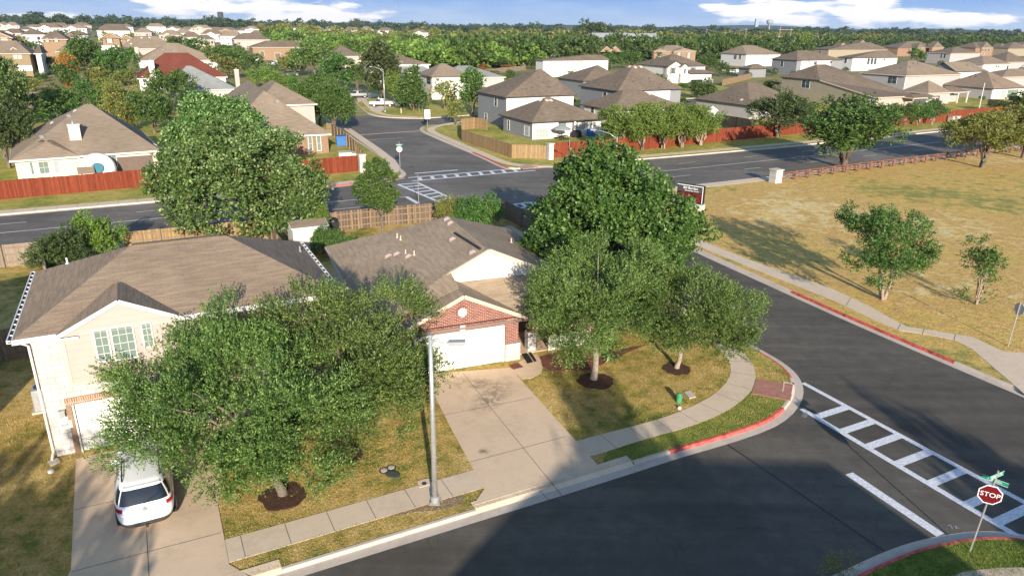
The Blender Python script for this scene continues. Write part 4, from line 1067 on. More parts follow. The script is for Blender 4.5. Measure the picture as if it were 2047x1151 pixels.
M['tuft_field'] = tuft_mat('tuft_field', [(0.33, (0.28, 0.27, 0.07)), (0.44, (0.46, 0.32, 0.11)), (0.54, (0.54, 0.37, 0.14)), (0.66, (0.62, 0.48, 0.24))])

# ------------------------------------------------------------------ the two near houses
TN, TB = 'shingle_near', 'shingle_brown'
h = House('two-storey house with white limestone corner and brown hip roof, at the lower left', 27, Vector((-19.2, 26.5, 0)))
h.z0 = 0.1; h.root.location.z = 0.1
h.walls(-5.07, 6.7, 32.3, 40.6, 5.5, 'beige_siding', -.1)
h.box('wall', 'limestone', -5.10, -4.12, 32.20, 32.75, -.1, 5.5)
h.box('wall', 'limestone', -5.13, -5.06, 32.22, 34.0, -.1, 5.5)
h.box('wall', 'limestone', -4.12, 1.3, 32.21, 32.6, 2.62, 3.35)
h.box('wall', 'limestone', .75, 1.3, 32.21, 32.6, -.1, 2.62)
h.box('lintel', 'soldier_tan', -4.42, .8, 32.14, 32.24, 2.30, 2.62)
h.box('door_surround', 'brick_tan', -4.42, -4.22, 32.15, 32.23, 0.02, 2.295)
h.box('door_surround', 'trim_white', -4.19, -4.13, 32.12, 32.3, 0.02, 2.29)
h.box('fascia', 'trim_white', -4.30, 1.5, 31.98, 32.24, 5.18, 5.36) if False else None
h.roof(-5.65, 7.25, 31.85, 41.1, 5.62, 7.68, 'x', 4.5, 4.25, mat=TN, fas=.2)
# front gable
h.roof(-4.15, .55, 31.70, 36.0, 5.62, 6.78, 'y', 0, 2.0, mat=TN, fas=.16)
h.poly('wall', 'beige_siding', [(-4.0, 31.79, 5.45), (.42, 31.79, 5.45), (-1.8, 31.79, 6.62)])
h.box('wall', 'beige_siding', -4.02, .45, 31.795, 32.5, 3.45, 5.47)
h.box('trim', 'trim_cream', -4.06, -3.92, 31.77, 32.5, 3.4, 5.44)
h.box('trim', 'trim_cream', -3.92, .45, 31.765, 32.5, 3.33, 3.46)
h.box('eave_return', 'trim_white', -4.6, -3.4, 31.70, 31.79, 5.36, 5.46)
h.win(190, 657, 221, 723, 2, 4, 'blinds', fw=.05); h.win(224, 650, 272, 718, 3, 4, 'blinds', fw=.05)
h.win(284, 643, 306, 694, 2, 4, 'blinds', fw=.05)
# garage door with its lantern and number
mb = MB(); a = h.L((-4.12, 32.27, 0)); 
for k in range(4): mb.box(a[0], a[0] + 4.85, a[1] - .03, a[1] + .02, .04 + k * .565, .04 + k * .565 + .535)
d = mb.build('garage_door', M['garage_white'], h.root)
mb = MB(); a = h.L((-4.58, 32.13, 0)); mb.box(a[0] - .1, a[0] + .1, a[1] - .1, a[1] + .06, 1.86, 2.12); mb.box(a[0] - .13, a[0] + .13, a[1] - .13, a[1] + .06, 2.12, 2.17)
mb.build('wall_lantern', M['steel_dull'], h.root)
mb = MB(); a = h.L((-4.62, 32.17, 0)); mb.box(a[0] - .32, a[0] + .3, a[1] - .03, a[1] + .02, 1.28, 1.62); pq = mb.build('number_plaque', M['trim_white'], h.root)
t_ = text('304', .2, Vector((a[0] + .03, a[1] - .035, 1.45)), Matrix.Rotation(math.pi / 2, 3, 'X'), M['black'], pq, 'lettering', .002)
# gutters with their guards, downspout
def gutter_add(o, g):
    me = o.data; n = len(me.vertices); V = [tuple(v.co) for v in me.vertices] + g.v; F = [tuple(p.vertices) for p in me.polygons] + [tuple(n + i for i in f) for f in g.f]; mt = me.materials[0]
    m2 = bpy.data.meshes.new('gutter'); m2.from_pydata(V, [], F); m2.materials.append(mt); o.data = m2
def gutter(hh, x0, x1, y0, y1, z, along='y'):
    mb = MB(); X0, X1, Y0, Y1 = x0 - hh.o1, x1 - hh.o1, y0 - hh.o2, y1 - hh.o2
    if along == 'y':
        mb.box(X0 - .02, X0 + .02, Y0, Y1, z - .12, z + .03); mb.box(X0 + .02, X1, Y0, Y1, z - .12, z - .09)
        o = mb.build('gutter', M['trim_white'], hh.root); g = MB(); g.box(X0 + .02, X1, Y0 + .02, Y1 - .02, z - .085, z - .02); gu = g.build('gutter_inside', M['black'], o)
        g = MB(); n = int((Y1 - Y0) / .6)
        for k in range(n + 1): yy = Y0 + (Y1 - Y0) * k / n; g.box(X0 + .022, X1, yy - .03, yy + .03, z - .02, z + .02)
        gutter_add(o, g)
    return o
gutter(h, -5.80, -5.67, 31.8, 41.1, 5.64); 
def gutter_r(hh, x0, x1, y0, y1, z): return gutter(hh, x0, x1, y0, y1, z)
mb = MB(); X = 7.27 - h.o1; mb.box(X, X + .11, 31.8 - h.o2, 41.1 - h.o2, 5.5, 5.53); mb.box(X + .11, X + .14, 31.8 - h.o2, 41.1 - h.o2, 5.5, 5.66)
o = mb.build('gutter', M['trim_white'], h.root)
g = MB()
for k in range(15): yy = 31.9 - h.o2 + k * .64; g.box(X, X + .11, yy, yy + .04, 5.6, 5.64)
gutter_add(o, g); g = MB(); g.box(X, X + .11, 31.8 - h.o2, 41.1 - h.o2, 5.535, 5.59); g.build('gutter_inside', M['black'], o)
mb = MB(); a = h.L((-5.16, 32.13, 0)); mb.tube([(a[0] - .4, a[1] - .15, 5.5), (a[0] - .03, a[1], 5.2), (a[0] - .03, a[1], .35), (a[0] - .1, a[1] - .3, .12)], .05, 8); mb.build('downspout', M['trim_white'], h.root)
h.vents([(135, 527)], .3, 'trim_white', 'vent_pipe'); h.vents([(600, 503)], .3, 'steel', 'vent_pipe')
mb = MB(); a = h.L((-.9, 36.2, 7.45)); 
mb.box(a[0] - .2, a[0] + 3.6, a[1] + .15, a[1] + .5, 7.46, 7.72); mb.build('ridge_vent', M[TB], h.root)
h.done()

h = House('single-storey brick house with shallow brown roof and white double garage door, centre of the picture', 21.8, Vector((-4.1, 34.5, 0)))
h.z0 = 0.12; h.root.location.z = 0.12
MR = 'shingle_near_lit'
h.walls(6.35, 19.6, 37.2, 49.7, 2.5, 'cream_stucco', -.1)
h.walls(17.2, 19.6, 34.2, 37.4, 2.5, 'brick_red', -.1)
h.walls(6.35, 7.4, 35.9, 37.4, 2.5, 'cream_stucco', -.1)
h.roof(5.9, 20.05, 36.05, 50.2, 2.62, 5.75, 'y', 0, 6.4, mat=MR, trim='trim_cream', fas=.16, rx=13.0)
# front slopes below the gable
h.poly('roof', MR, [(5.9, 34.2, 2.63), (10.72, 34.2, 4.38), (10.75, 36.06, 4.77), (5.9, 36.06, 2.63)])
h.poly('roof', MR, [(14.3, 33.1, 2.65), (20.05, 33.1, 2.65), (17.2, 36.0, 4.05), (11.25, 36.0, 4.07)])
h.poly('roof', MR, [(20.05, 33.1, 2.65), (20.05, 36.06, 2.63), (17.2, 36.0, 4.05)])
h.poly('soffit', 'trim_cream', [(14.0, 33.1, 2.5), (14.0, 37.2, 2.5), (20.05, 37.2, 2.5), (20.05, 33.1, 2.5)])
h.box('fascia', 'trim_cream', 14.3, 20.05, 33.06, 33.12, 2.48, 2.68)
# white upper gable with vent
h.poly('wall', 'white_siding', [(9.3, 36.0, 3.75), (9.3, 36.0, 3.5), (18.0, 36.0, 3.5), (18.0, 36.0, 3.45), (13.0, 36.0, 5.68)])
for xa, za, xb, zb in ((10.2, 4.48, 13.0, 5.84), (13.0, 5.84, 17.3, 3.86)):
    h.mb('rake', 'trim_cream').bar(h.L((xa, 35.9, za - .1)), h.L((xb, 35.9, zb - .1)), .16, .2)
# garage block
h.walls(7.4, 13.9, 33.75, 37.3, 2.5, 'brick_red', -.1)
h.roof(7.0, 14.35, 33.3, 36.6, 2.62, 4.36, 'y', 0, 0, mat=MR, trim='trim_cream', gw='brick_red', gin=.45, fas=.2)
h.box('lintel', 'soldier_red', 7.6, 13.2, 33.68, 33.76, 2.16, 2.42)
for sx, xa in ((1, 7.5), (-1, 13.9)):   # soldier course following the rakes
    h.mb('rake_course', 'soldier_red').bar(h.L((xa, 33.72, 2.62)), h.L((10.68, 33.72, 4.12)), .06, .22)
mb = MB(); a = h.L((8.1, 33.72, 0))
for k in range(4): mb.box(a[0], a[0] + 4.82, a[1] - .02, a[1] + .05, .03 + k * .53, .03 + k * .53 + .503)
mb.build('garage_door', M['garage_white'], h.root)
h.box('door_frame', 'trim_white', 12.92, 13.06, 33.66, 33.8, 0, 2.18); h.box('door_frame', 'trim_white', 7.96, 8.1, 33.66, 33.8, 0, 2.18); h.box('door_frame', 'trim_white', 8.1, 12.92, 33.665, 33.8, 2.13, 2.178)
h.box('keystone', 'trim_white', 10.55, 10.82, 33.62, 33.76, 2.10, 2.5)
h.box('pier', 'limestone', 13.10, 13.98, 33.62, 34.0, 0, 1.02); h.box('pier', 'limestone', 7.3, 7.95, 33.62, 34.0, 0, 1.02)
mb = MB(); a = h.L((10.68, 33.66, 3.25)); mb.lathe([(.24, 0), (.24, .05), (.0, .052)], (0, 0, 0), 24)
o = mb.build('round_vent', M['trim_white'], h.root); o.location = a; o.rotation_euler = (math.pi / 2, 0, 0)
mb = MB(); mb.lathe([(.31, 0), (.31, .03), (.24, .032)], (0, 0, 0), 24); o2 = mb.build('brick_ring', M['brick_red'], o)
mb = MB(); a = h.L((13.6, 35.93, 4.75))
for k in range(5): mb.box(a[0] - .22, a[0] + .22, a[1] - .02, a[1] + .02, a[2] - .25 + k * .1, a[2] - .25 + k * .1 + .07)
mb.build('gable_vent', M['paint_worn'], h.root)
# porch column with limestone foot, side bay wall, small return roof
h.box('porch_column', 'limestone', 14.75, 15.25, 34.35, 34.85, 0, 1.15); h.box('porch_column', 'brick_brown', 14.82, 15.18, 34.42, 34.78, 1.15, 2.5)
h.box('porch_floor', 'concrete_drive', 13.95, 17.15, 34.2, 37.2, -.05, .06)
h.box('front_door', 'trim_brown', 14.9, 15.8, 37.13, 37.2, .06, 2.1)
h.box('wall', 'limestone', 15.9, 19.6, 34.12, 34.2, -.1, .9)
h.vents([(689 + 0, 0)] if False else [(775, 511), (1000 - 85, 0)][:1] , .25, 'vent_tan')
h.vents([(892, 438), (899, 446), (903, 478), (943, 504), (792, 507), (815, 512)], .22, 'vent_tan')
h.vents([(811, 508), (828, 510), (794, 475), (801, 480), (1022, 485)], .3, 'trim_cream', 'vent_pipe')
# ridge vent strip
t = h.bvh('roof'); q = []
for p in ((909, 467), (960, 499)):
    o_, d_ = h.ray_local(*p); hh_ = t.ray_cast(o_, d_); q.append(hh_[0] if hh_[0] else None)
if all(q): mb = MB(); mb.bar(q[0] + Vector((0, 0, .05)), q[1] + Vector((0, 0, .05)), .12, .1); mb.build('ridge_vent', M['black'], h.root)
h.done()
for (q0, q1, q2, q3) in (((1041, 703), (1052, 701), (1066, 722), (1054, 725)), ((1054, 700.5), (1060, 700), (1073, 720), (1068, 721.5))):
    mt = flat('door_mat', [g2(*p, z=.2) for p in (q0, q1, q2, q3)], .175, 'rubber', kind='', thick=.015)
    tag(mt, 'left black rubber mat on the front path by the garage' if q0[0] < 1050 else 'right black rubber mat on the front path by the porch column', 'mat')

# ------------------------------------------------------------------ houses beyond the arterial, left
def LH(label, theta, refpx, z=0, **kw):
    return House(label, theta, GT(*refpx), **kw)
h = LH('tan hip-roofed house with a pale chimney chase, behind the long red fence', 32, (33, 358))
w = h.E(18, 322, 2.75); w2 = h.E(155, 315, 2.75); m0 = h.E(150, 312, 2.75); m1 = h.E(322, 301, 2.75)
y0 = (m0[1] + m1[1]) / 2; x1 = m1[0]; ap = h.E(165, 203, 7.6); D_ = 2 * max(5.5, min(9.5, ap[1] - y0))
h.walls(w[0] + .5, x1 - .4, y0 + .4, y0 + D_ - .4, 2.65, 'cream_stucco')
h.roof(w[0], x1, y0, y0 + D_, 2.75, 7.6, 'x', ap[0] - w[0], max(3, x1 - ap[0] - .8), mat='shingle_tan')
h.vol(w[0] + .02, w2[0] + .3, w[1], y0 + 5, 2.74, 4.5, 'cream_stucco', ax='x', i0=4.2, i1=3.4, mat='shingle_tan')
h.chimney(146, 250, 1.2, .9, 5.9, 'cream_stucco')
h.win(60, 323, 68, 350, 1, 2); h.win(77, 322, 99, 348, 2, 2); h.win(107, 320, 120, 347, 1, 2, 'blinds_white'); h.win(191, 309, 212, 330, 2, 2); h.win(215, 308, 234, 334, 2, 2)
h.box('porch', 'trim_brown', x1 - 5.0, x1 - 1.0, y0 + .36, y0 + .44, .2, 2.2)  # flat brown sheet painting the shade of the porch recess onto the wall
h.vents([(150, 222), (84, 274), (138, 232), (104, 246), (310, 290)], .25)
h.done()
inflat = empty('climbing_frame', G(196, 360) , .5, 'white and teal plastic slide toy standing against the tan house behind the red fence', 'play slide')
mb = MB(); mb.lathe([(.0, 0), (1.7, .0), (1.9, .35), (1.7, .7), (1.3, .6), (1.2, .45)], (0, 0, 0), 22); pool = mb.build('pool_rim', M['trim_white'], inflat); pool.rotation_euler = (1.1, 0, 0); pool.location = (.2, 0, 1.2)
mb = MB(); mb.lathe([(.0, .66), (.62, .70), (.6, .72)], (0, 0, 0), 22); o = mb.build('liner', plain('teal', (0.04, 0.16, 0.20), .4, .1), inflat); o.rotation_euler = (1.1, 0, 0); o.location = (.2, 0, 1.2)
ph = empty('playhouse', G(176, 364), .55, 'small pink-roofed playhouse beside the white slide toy', 'playhouse')
mb = MB(); mb.box(-.7, .7, -.6, .6, 0, 1.1); mb.build('wall', M['white_paint'], ph)
mb = MB(); mb.face([(-.85, -.75, 1.1), (.85, -.75, 1.1), (.85, 0, 1.75), (-.85, 0, 1.75)]); mb.face([(.85, .75, 1.1), (-.85, .75, 1.1), (-.85, 0, 1.75), (.85, 0, 1.75)]); mb.build('roof', M['shingle_near'], ph)

h = LH('long tan-roofed house with brick end wall and a blank dormer, beside the far street', 114, (640, 320))
# roof running away from the viewer beside the street
a = h.E(660, 267, 2.8); 
h.z0 = 0.1
def bigroof():
    e = h.E(661, 266, 2.8); b = h.E(570, 262, 2.8)
    f = h.E(487, 147, 6.4)
    return e, b, f
h.done(); bpy.data.objects.remove(h.root)
h = LH('long tan-roofed house with brick end wall and a blank dormer, beside the far street', 25, (662, 318))
e = h.E(662, 268, 2.8)
X1, Y0 = e
h.walls(X1 - 14, X1 - .4, Y0 + .4, Y0 + 35, 2.7, 'brick_brown')
h.roof(X1 - 14.8, X1, Y0, Y0 + 36, 2.8, 8.3, 'y', 7.6, 6.5, mat='shingle_tan', rx=X1 - 7.6)
u = h.E(634, 208, 5.5)
h.walls(u[0] - 7, u[0] - .4, u[1] + .5, u[1] + 15, 5.4, 'beige_siding')
h.roof(u[0] - 9.5, u[0], u[1], u[1] + 16, 5.5, 8.5, 'y', 6, 5, mat='shingle_tan', rx=u[0] - 5.2)
h.win(616, 272, 625, 303, 1, 2); h.win(633, 271, 642, 302, 1, 2)
h.chimney(472, 140, 1.0, 1.0, 6.6, 'beige_siding')
h.vents([(517, 148), (536, 147), (555, 203)], .25)
h.done()
h = LH('grey-shingled low house squeezed behind the round tree, left of the tall beige chimney', 27, (420, 200))
h.px([(335, 182), (475, 178)], 3.0, 'cream_stucco', ridge=[(357, 132), (382, 132)], slope=.5, mat='shingle_grey'); h.vents([(389, 144)]); h.done()
h = LH('house with a rust-red shingle roof and a white chimney chase', 27, (300, 175))
h.px([(276, 166), (442, 147)], 3.0, 'white_siding', ridge=[(330, 107), (372, 104)], slope=.55, mat='shingle_red')
h.chimney(301, 122, 1.3, 1.0, 7.0, 'white_siding')
h.win(284, 153, 292, 164, 1, 2); h.vents([(440, 143)], .2, 'trim_white'); h.done()
h = LH('wide tan-roofed house with a white dormer, right behind the rust-red roof', 27, (330, 150))
h.px([(276, 125), (436, 118)], 3.2, 'white_siding', ridge=[(330, 84), (355, 86)], slope=.5, mat='shingle_tan')
h.chimney(272, 96, 1.2, 1.0, 6.6, 'beige_siding'); h.vents([(323, 88), (326, 100), (348, 102)], .3); h.done()
h = LH('broad tan-roofed house with two pale roof vents, behind the tree by the cream chimney', 27, (300, 125))
h.px([(240, 100), (352, 96)], 3.0, 'beige_siding', ridge=[(270, 72), (312, 72)], slope=.5, mat='shingle_tan'); h.vents([(283, 76), (299, 76), (262, 88)], .35, 'trim_white'); h.done()

h = LH('yellow brick two-storey house with a white garage door at the far left edge', 24, (66, 145))
h.px([(-60, 108), (62, 107.5)], 5.6, 'brick_yellow', ridge=[(-30, 82), (30, 82)], slope=.5, mat='shingle_tan', trim='trim_cream')
e0 = h.E(12, 107, 5.6); e1_ = h.E(46, 107, 5.6); h.roof(e0[0], e1_[0], e0[1] - .6, e0[1] + 6, 5.65, 7.2, 'y', 0, 2, mat='shingle_tan', trim='trim_cream', gw='brick_yellow', gin=.3)
h.win(27, 108, 34, 118, 1, 2, 'blinds_white'); h.win(36, 108, 43, 118, 1, 2, 'blinds_white')
h.win(37, 132, 64, 142, 1, 4, 'garage_white', 'trim_white', 'garage_door'); h.done()
h = LH('dark-roofed two-storey wing with a white upper wall beside the yellow brick house', 24, (90, 140))
h.px([(60, 109), (90, 106)], 5.2, 'white_siding', ridge=[(50, 84), (70, 92)], slope=.45, mat='shingle_brown'); h.done()
h = LH('brick house with twin front gables and dark shutters, upper left', 24, (110, 105))
h.px([(44, 84), (158, 75)], 5.6, 'brick_tan', ridge=[(80, 57), (125, 64)], slope=.45, mat='shingle_brown', trim='trim_cream')
for xa, xb in ((83, 123), (128, 157)):
    e0 = h.E(xa, 75.5, 5.6); e1_ = h.E(xb, 75.5, 5.6); h.roof(e0[0], e1_[0], e0[1] - 1.0, e0[1] + 5, 5.65, 7.3, 'y', 1.2, 2, mat='shingle_brown', trim='trim_cream')
    h.box('wall', 'brick_tan', e0[0] + .3, e1_[0] - .3, e0[1] - .6, e0[1] + 1, 0, 5.6)
for x in (91, 109, 141): h.win(x, 77, x + 6, 84, 1, 2, 'blinds_white', shutters='trim_dark')
h.done()
h = LH('white two-storey house with a tan brick front gable, upper left', 24, (200, 101))
h.px([(190, 62), (262, 62)], 6.0, 'white_siding', ridge=[(212, 46), (232, 50)], slope=.5, mat='shingle_brown')
h.px([(201, 76), (241, 76)], 5.6, 'brick_tan', ax='y', slope=.55, d=9, gable=(True, False), mat='shingle_brown', trim='trim_cream', gw='brick_tan')
h.win(214, 78, 224, 86, 2, 2, 'blinds_white', shutters='trim_dark'); h.win(203, 92, 238, 101, 1, 3, 'garage_white', 'trim_white', 'garage_door'); h.done()
h = LH('brown-brick cottage gable right of the tan brick front gable, upper left', 24, (250, 100))
h.px([(243, 77), (268, 78)], 5.0, 'brick_tan', ax='y', slope=.55, d=10, gable=(True, False), mat='shingle_brown', trim='trim_cream', gw='brick_tan'); h.win(254, 79, 262, 84, 2, 2, 'blinds_white', shutters='trim_dark'); h.done()
h = LH('brick house with a cream gable edge at the far left border', 24, (5, 84))
h.px([(-30, 76), (27, 76)], 5.4, 'brick_tan', ax='y', slope=.5, d=12, gable=(True, False), mat='shingle_brown', trim='trim_cream', gw='brick_tan'); h.win(2, 76, 8, 82, 1, 2, 'blinds_white'); h.win(9, 76, 15, 82, 1, 2, 'blinds_white'); h.done()
h = LH('small beige house with a hip roof between the trees, upper left', 24, (115, 118))
h.px([(109, 104), (158, 103)], 2.9, 'beige_siding', ridge=[(125, 90), (150, 90)], slope=.5, mat='shingle_tan'); h.win(121, 106, 125, 110, 1, 1, 'glass'); h.done()

# rows of far two-storey houses on the rise at the left
rows = [(22, 52, 30, 45, 70, 'white'), (48, 60, 30, 57, 75, 'white'), (5, 50, 20, 44, 70, 'tan'), (72, 55, 44, 50, 80, 'white'), (95, 56, 50, 47, 75, 'white'), (118, 54, 42, 36, 80, 'brick'), (148, 57, 46, 50, 85, 'white'), (164, 52, 34, 43, 80, 'tan'),
        (252, 55, 26, 49, 74, 'white'), (312, 54, 36, 47, 74, 'white'), (348, 58, 34, 49, 78, 'white'), (376, 60, 30, 51, 79, 'white'), (402, 57, 40, 47, 80, 'tan'), (430, 61, 36, 50, 83, 'white'), (455, 62, 40, 50, 84, 'brick'),
        (366, 67, 34, 58, 86, 'white'), (425, 69, 44, 60, 92, 'white'), (488, 62, 24, 52, 78, 'white'), (504, 59, 28, 51, 76, 'white'), (540, 62, 38, 53, 79, 'white'), (592, 61, 38, 51, 79, 'white'), (632, 60, 34, 52, 77, 'tan'), (664, 60, 28, 52, 77, 'white'),
        (705, 61, 34, 54, 77, 'white'), (735, 60, 26, 53, 76, 'white'), (772, 62, 34, 56, 78, 'white'), (840, 66, 34, 59, 80, 'white'), (735, 66, 26, 61, 80, 'tan'), (552, 70, 24, 65, 88, 'white'), (22, 67, 44, 58, 85, 'tan'), (64, 70, 44, 61, 85, 'white'), (340, 71, 44, 61, 85, 'tan'), (383, 75, 40, 65, 88, 'white'), (408, 80, 40, 71, 90, 'tan'), (462, 73, 44, 63, 85, 'white'), (518, 71, 44, 61, 85, 'tan'), (562, 69, 40, 60, 82, 'white'), (612, 69, 40, 60, 80, 'white'), (690, 68, 40, 60, 80, 'tan'), (150, 72, 36, 63, 85, 'white'), (285, 66, 34, 57, 80, 'tan')]
rows = [r_ for r_ in rows if r_[0] != 552]
ORDN = ['first', 'second', 'third', 'fourth', 'fifth', 'sixth', 'seventh', 'eighth', 'ninth', 'tenth', 'eleventh', 'twelfth', 'thirteenth', 'fourteenth', 'fifteenth', 'sixteenth', 'seventeenth', 'eighteenth', 'nineteenth', 'twentieth', 'twenty-first', 'twenty-second', 'twenty-third', 'twenty-fourth', 'twenty-fifth', 'twenty-sixth', 'twenty-seventh', 'twenty-eighth', 'twenty-ninth', 'thirtieth'] + ['thirty-' + q_ for q_ in ('first', 'second', 'third', 'fourth', 'fifth', 'sixth', 'seventh', 'eighth', 'ninth')] + ['fortieth', 'forty-first', 'forty-second']
for i, (cx_, ye, wpx, yr, yb, colr) in enumerate(rows):
    # stand the house so that its eave (5.5 m) meets the photo's eave line
    q = GT(cx_, ye, 5.5); d_ = (q - CAM).dot(_f)
    if d_ > 900 or d_ < 0: 
        k = 780.0; dr = ray(cx_, ye); q = CAM + dr * k; d_ = k
    W_ = max(9.0, min(26, wpx * d_ / FPX)); gz = min(q.z - 5.5, terr(q.x, q.y)) if q.z > 4 else terr(q.x, q.y)
    wall = {'white': 'white_siding', 'tan': 'beige_siding', 'brick': 'brick_tan'}[colr]
    wd = {'white': 'white', 'tan': 'beige', 'brick': 'tan brick'}[colr]; rk = sorted(r_[0] + k_ * .001 for k_, r_ in enumerate(rows)).index(cx_ + i * .001)
    rel = '%s two-storey house, %s roof, %s in the far rows' % (wd, 'brown' if i % 3 else 'tan', ORDN[rk] + ' from the left')
    base = Vector((q.x, q.y, 0)); hh_ = House(rel, 22 + (i * 7) % 13 - 6, base, group='far houses in rows on the rise')
    ez = q.z - hh_.z0; ez = max(4.8, ez)
    a1, a2 = base.dot(hh_.e1), base.dot(hh_.e2); D_ = 10.0
    zr = ez + max(1.5, min(3.4, (ye - yr) * d_ / FPX))
    hh_.vol(a1 - W_ / 2, a1 + W_ / 2, a2, a2 + D_, ez, zr, wall, mat='shingle_brown' if i % 3 else 'shingle_tan', ax='x', i0=min(5, W_ * .35), i1=min(5, W_ * .35))
    if i % 2 == 0: hh_.vol(a1 - W_ * .3, a1 + W_ * .12, a2 - 1.2, a2 + 4, ez - .1, ez + W_ * .1, wall, ov=.3, ax='y', i0=0, i1=2, mat='shingle_brown', gw=wall)
    for s_ in (-.36, -.18, .22, .36):
        mb = MB(); b = hh_.L((a1 + s_ * W_, a2 + (.40 if not (i % 2 == 0 and s_ < .1 and s_ > -.3) else -.95), 0)); mb.box(b[0] - .5, b[0] + .5, b[1] - .04, b[1] + .1, ez - 1.9, ez - .7); mb.build('window', M['glass' if (i + int(s_ * 10)) % 2 else 'blinds'], hh_.root)
    hh_.done()

h = LH('tan brick house with two garage doors behind parked cars, upper left of centre', 26, (560, 130))
h.px([(511, 97), (640, 93)], 5.2, 'brick_tan', ridge=[(540, 83), (605, 80)], slope=.45, mat='shingle_brown', trim='trim_cream')
h.win(520, 103, 528, 112, 1, 3, 'trim_brown', 'trim_white', 'garage_door'); h.win(550, 107, 561, 117, 1, 3, 'trim_brown', 'trim_white', 'garage_door')
h.win(585, 96, 590, 106, 1, 2, 'blinds_white'); h.win(596, 96, 602, 106, 1, 2, 'blinds_white'); h.done()
h = LH('grey-brown hip-roofed two-storey house at the left end of the far court', 26, (500, 115))
h.px([(462, 79), (547, 81)], 5.4, 'beige_siding', ridge=[(485, 63), (512, 69)], slope=.5, mat='shingle_brown')
h.win(487, 83, 491, 93, 1, 2, 'blinds_white'); h.win(503, 83, 508, 93, 1, 2, 'blinds_white'); h.done()
h = LH('hip-roofed house with a closed tan garage, behind the big shade tree on the far street', 26, (715, 145))
h.px([(662, 113), (726, 113)], 5.0, 'beige_siding', ridge=[(676, 90), (686, 91)], slope=.5, mat='shingle_brown')
h.win(697, 122, 722, 135, 1, 4, 'trim_cream', 'trim_white', 'garage_door'); h.done()
h = LH('white two-storey house behind the tall dark conifer on the far street', 24, (790, 165))
h.px([(733, 129), (793, 129.5), (856, 128)], 5.7, 'white_siding', ridge=[(750, 100), (798, 108)], slope=.5, mat='shingle_brown'); h.vents([(803, 124)], .3); h.done()
h = LH('white corner house with tan hip roof and shaded upper bay, side street', 24, (868, 208))
e = h.px([(834, 147.5), (873.5, 153), (943, 152)], 5.6, 'white_siding', ridge=[(880, 127), (888, 127)], slope=.5, mat='shingle_tan', trim='trim_brown')
h.box('wall', 'trim_cream', e[0] + .2, e[0] + .6, e[2] + .4, e[2] + 6, 0, 2.6)
h.win(852, 155, 862, 169, 1, 2, 'glass'); h.win(851, 184, 855, 199, 1, 3, 'glass'); h.win(858, 185, 862, 200, 1, 3, 'glass'); h.done()
h = LH('pale metal-grey low roof running behind the white corner house', 24, (960, 170))
h.px([(905, 158), (1003, 153)], 2.9, 'pale_siding', ridge=[(910, 131), (935, 131)], slope=.4, mat='shingle_grey'); h.done()
h = LH('grey gable-roofed house glimpsed between the conifer and the white corner house', 24, (830, 175))
h.px([(804, 150), (850, 141)], 3.6, 'pale_siding', ridge=[(812, 133), (850, 133)], slope=.4, mat='shingle_grey', gable=(True, False), gw='pale_siding'); h.done()

# ------------------------------------------------------------------ grey houses behind the right-hand fence
h = LH('grey and white two-storey house with a lower hip-roofed wing, at the street corner', 27, (1009, 275))
h.px([(951.7, 182.6), (1009.6, 194.8), (1152.7, 189.6)], 5.6, 'grey_siding', ridge=[(1056, 130), (1070, 130)], slope=.5, mat=TB, trim='trim_dark', fas=.15)
a = h.E(1062.8, 246, 2.85); b = h.E(1006.5, 231.8, 2.85); c = h.E(1195, 233.4, 2.85); pk = h.E(1080, 193.5, 6.2)
h.roof(a[0], a[0] + 14.6, a[1], a[1] + 12.4, 2.9, 6.1, 'x', 6.0, 7.8, mat=TB, trim='trim_dark', fas=.15)
h.walls(a[0] + .4, a[0] + 5.2, a[1] + .4, a[1] + 11, 2.8, 'white_siding'); h.walls(a[0] + 5.2, a[0] + 14.2, a[1] + 1.3, a[1] + 11, 2.8, 'white_siding')
h.box('wall', 'grey_siding', a[0] + .34, a[0] + .4, a[1] + .42, a[1] + 10.9, -.1, 2.78)
k = h.E(1009.6, 194.8, 5.6)
h.box('wall', 'white_siding', k[0] + .5, k[0] + 14.3, k[1] + .38, k[1] + .45, -.1, 5.45)
h.box('porch_column', 'trim_white', a[0] + 13.9, a[0] + 14.2, a[1] + .3, a[1] + .6, 0, 2.75); h.box('porch_column', 'trim_white', a[0] + 8.2, a[0] + 8.5, a[1] + .3, a[1] + .6, 0, 2.75)
h.box('patio', 'concrete_walk', a[0] + 5.2, a[0] + 16, a[1] - .8, a[1] + 3, -.1, .08)
h.win(1071, 257, 1096, 276, 4, 2, 'blinds_white'); h.win(988, 194, 994, 213, 1, 2, 'glass'); h.win(969, 226, 974, 241, 1, 2, 'glass'); h.win(1014, 240, 1019, 260, 1, 2, 'glass')
h.win(1048, 252, 1058, 272, 1, 2, 'blinds_white')
for x in (1144, 1158, 1171): h.win(x, 240, x + 12, 259, 2, 3, 'blinds_white')
h.win(1106, 246, 1132, 263, 3, 2, 'blinds')
h.vents([(1051, 140), (1060, 142), (1067, 140)], .35, 'trim_cream'); h.vents([(1080, 201), (1093, 201), (1101, 201)], .3, 'trim_cream')
h.vents([(984, 178), (1064, 175), (1086, 166), (1097, 163), (1052, 178), (1096, 174), (1020, 184)], .2, 'trim_brown')
h.done()
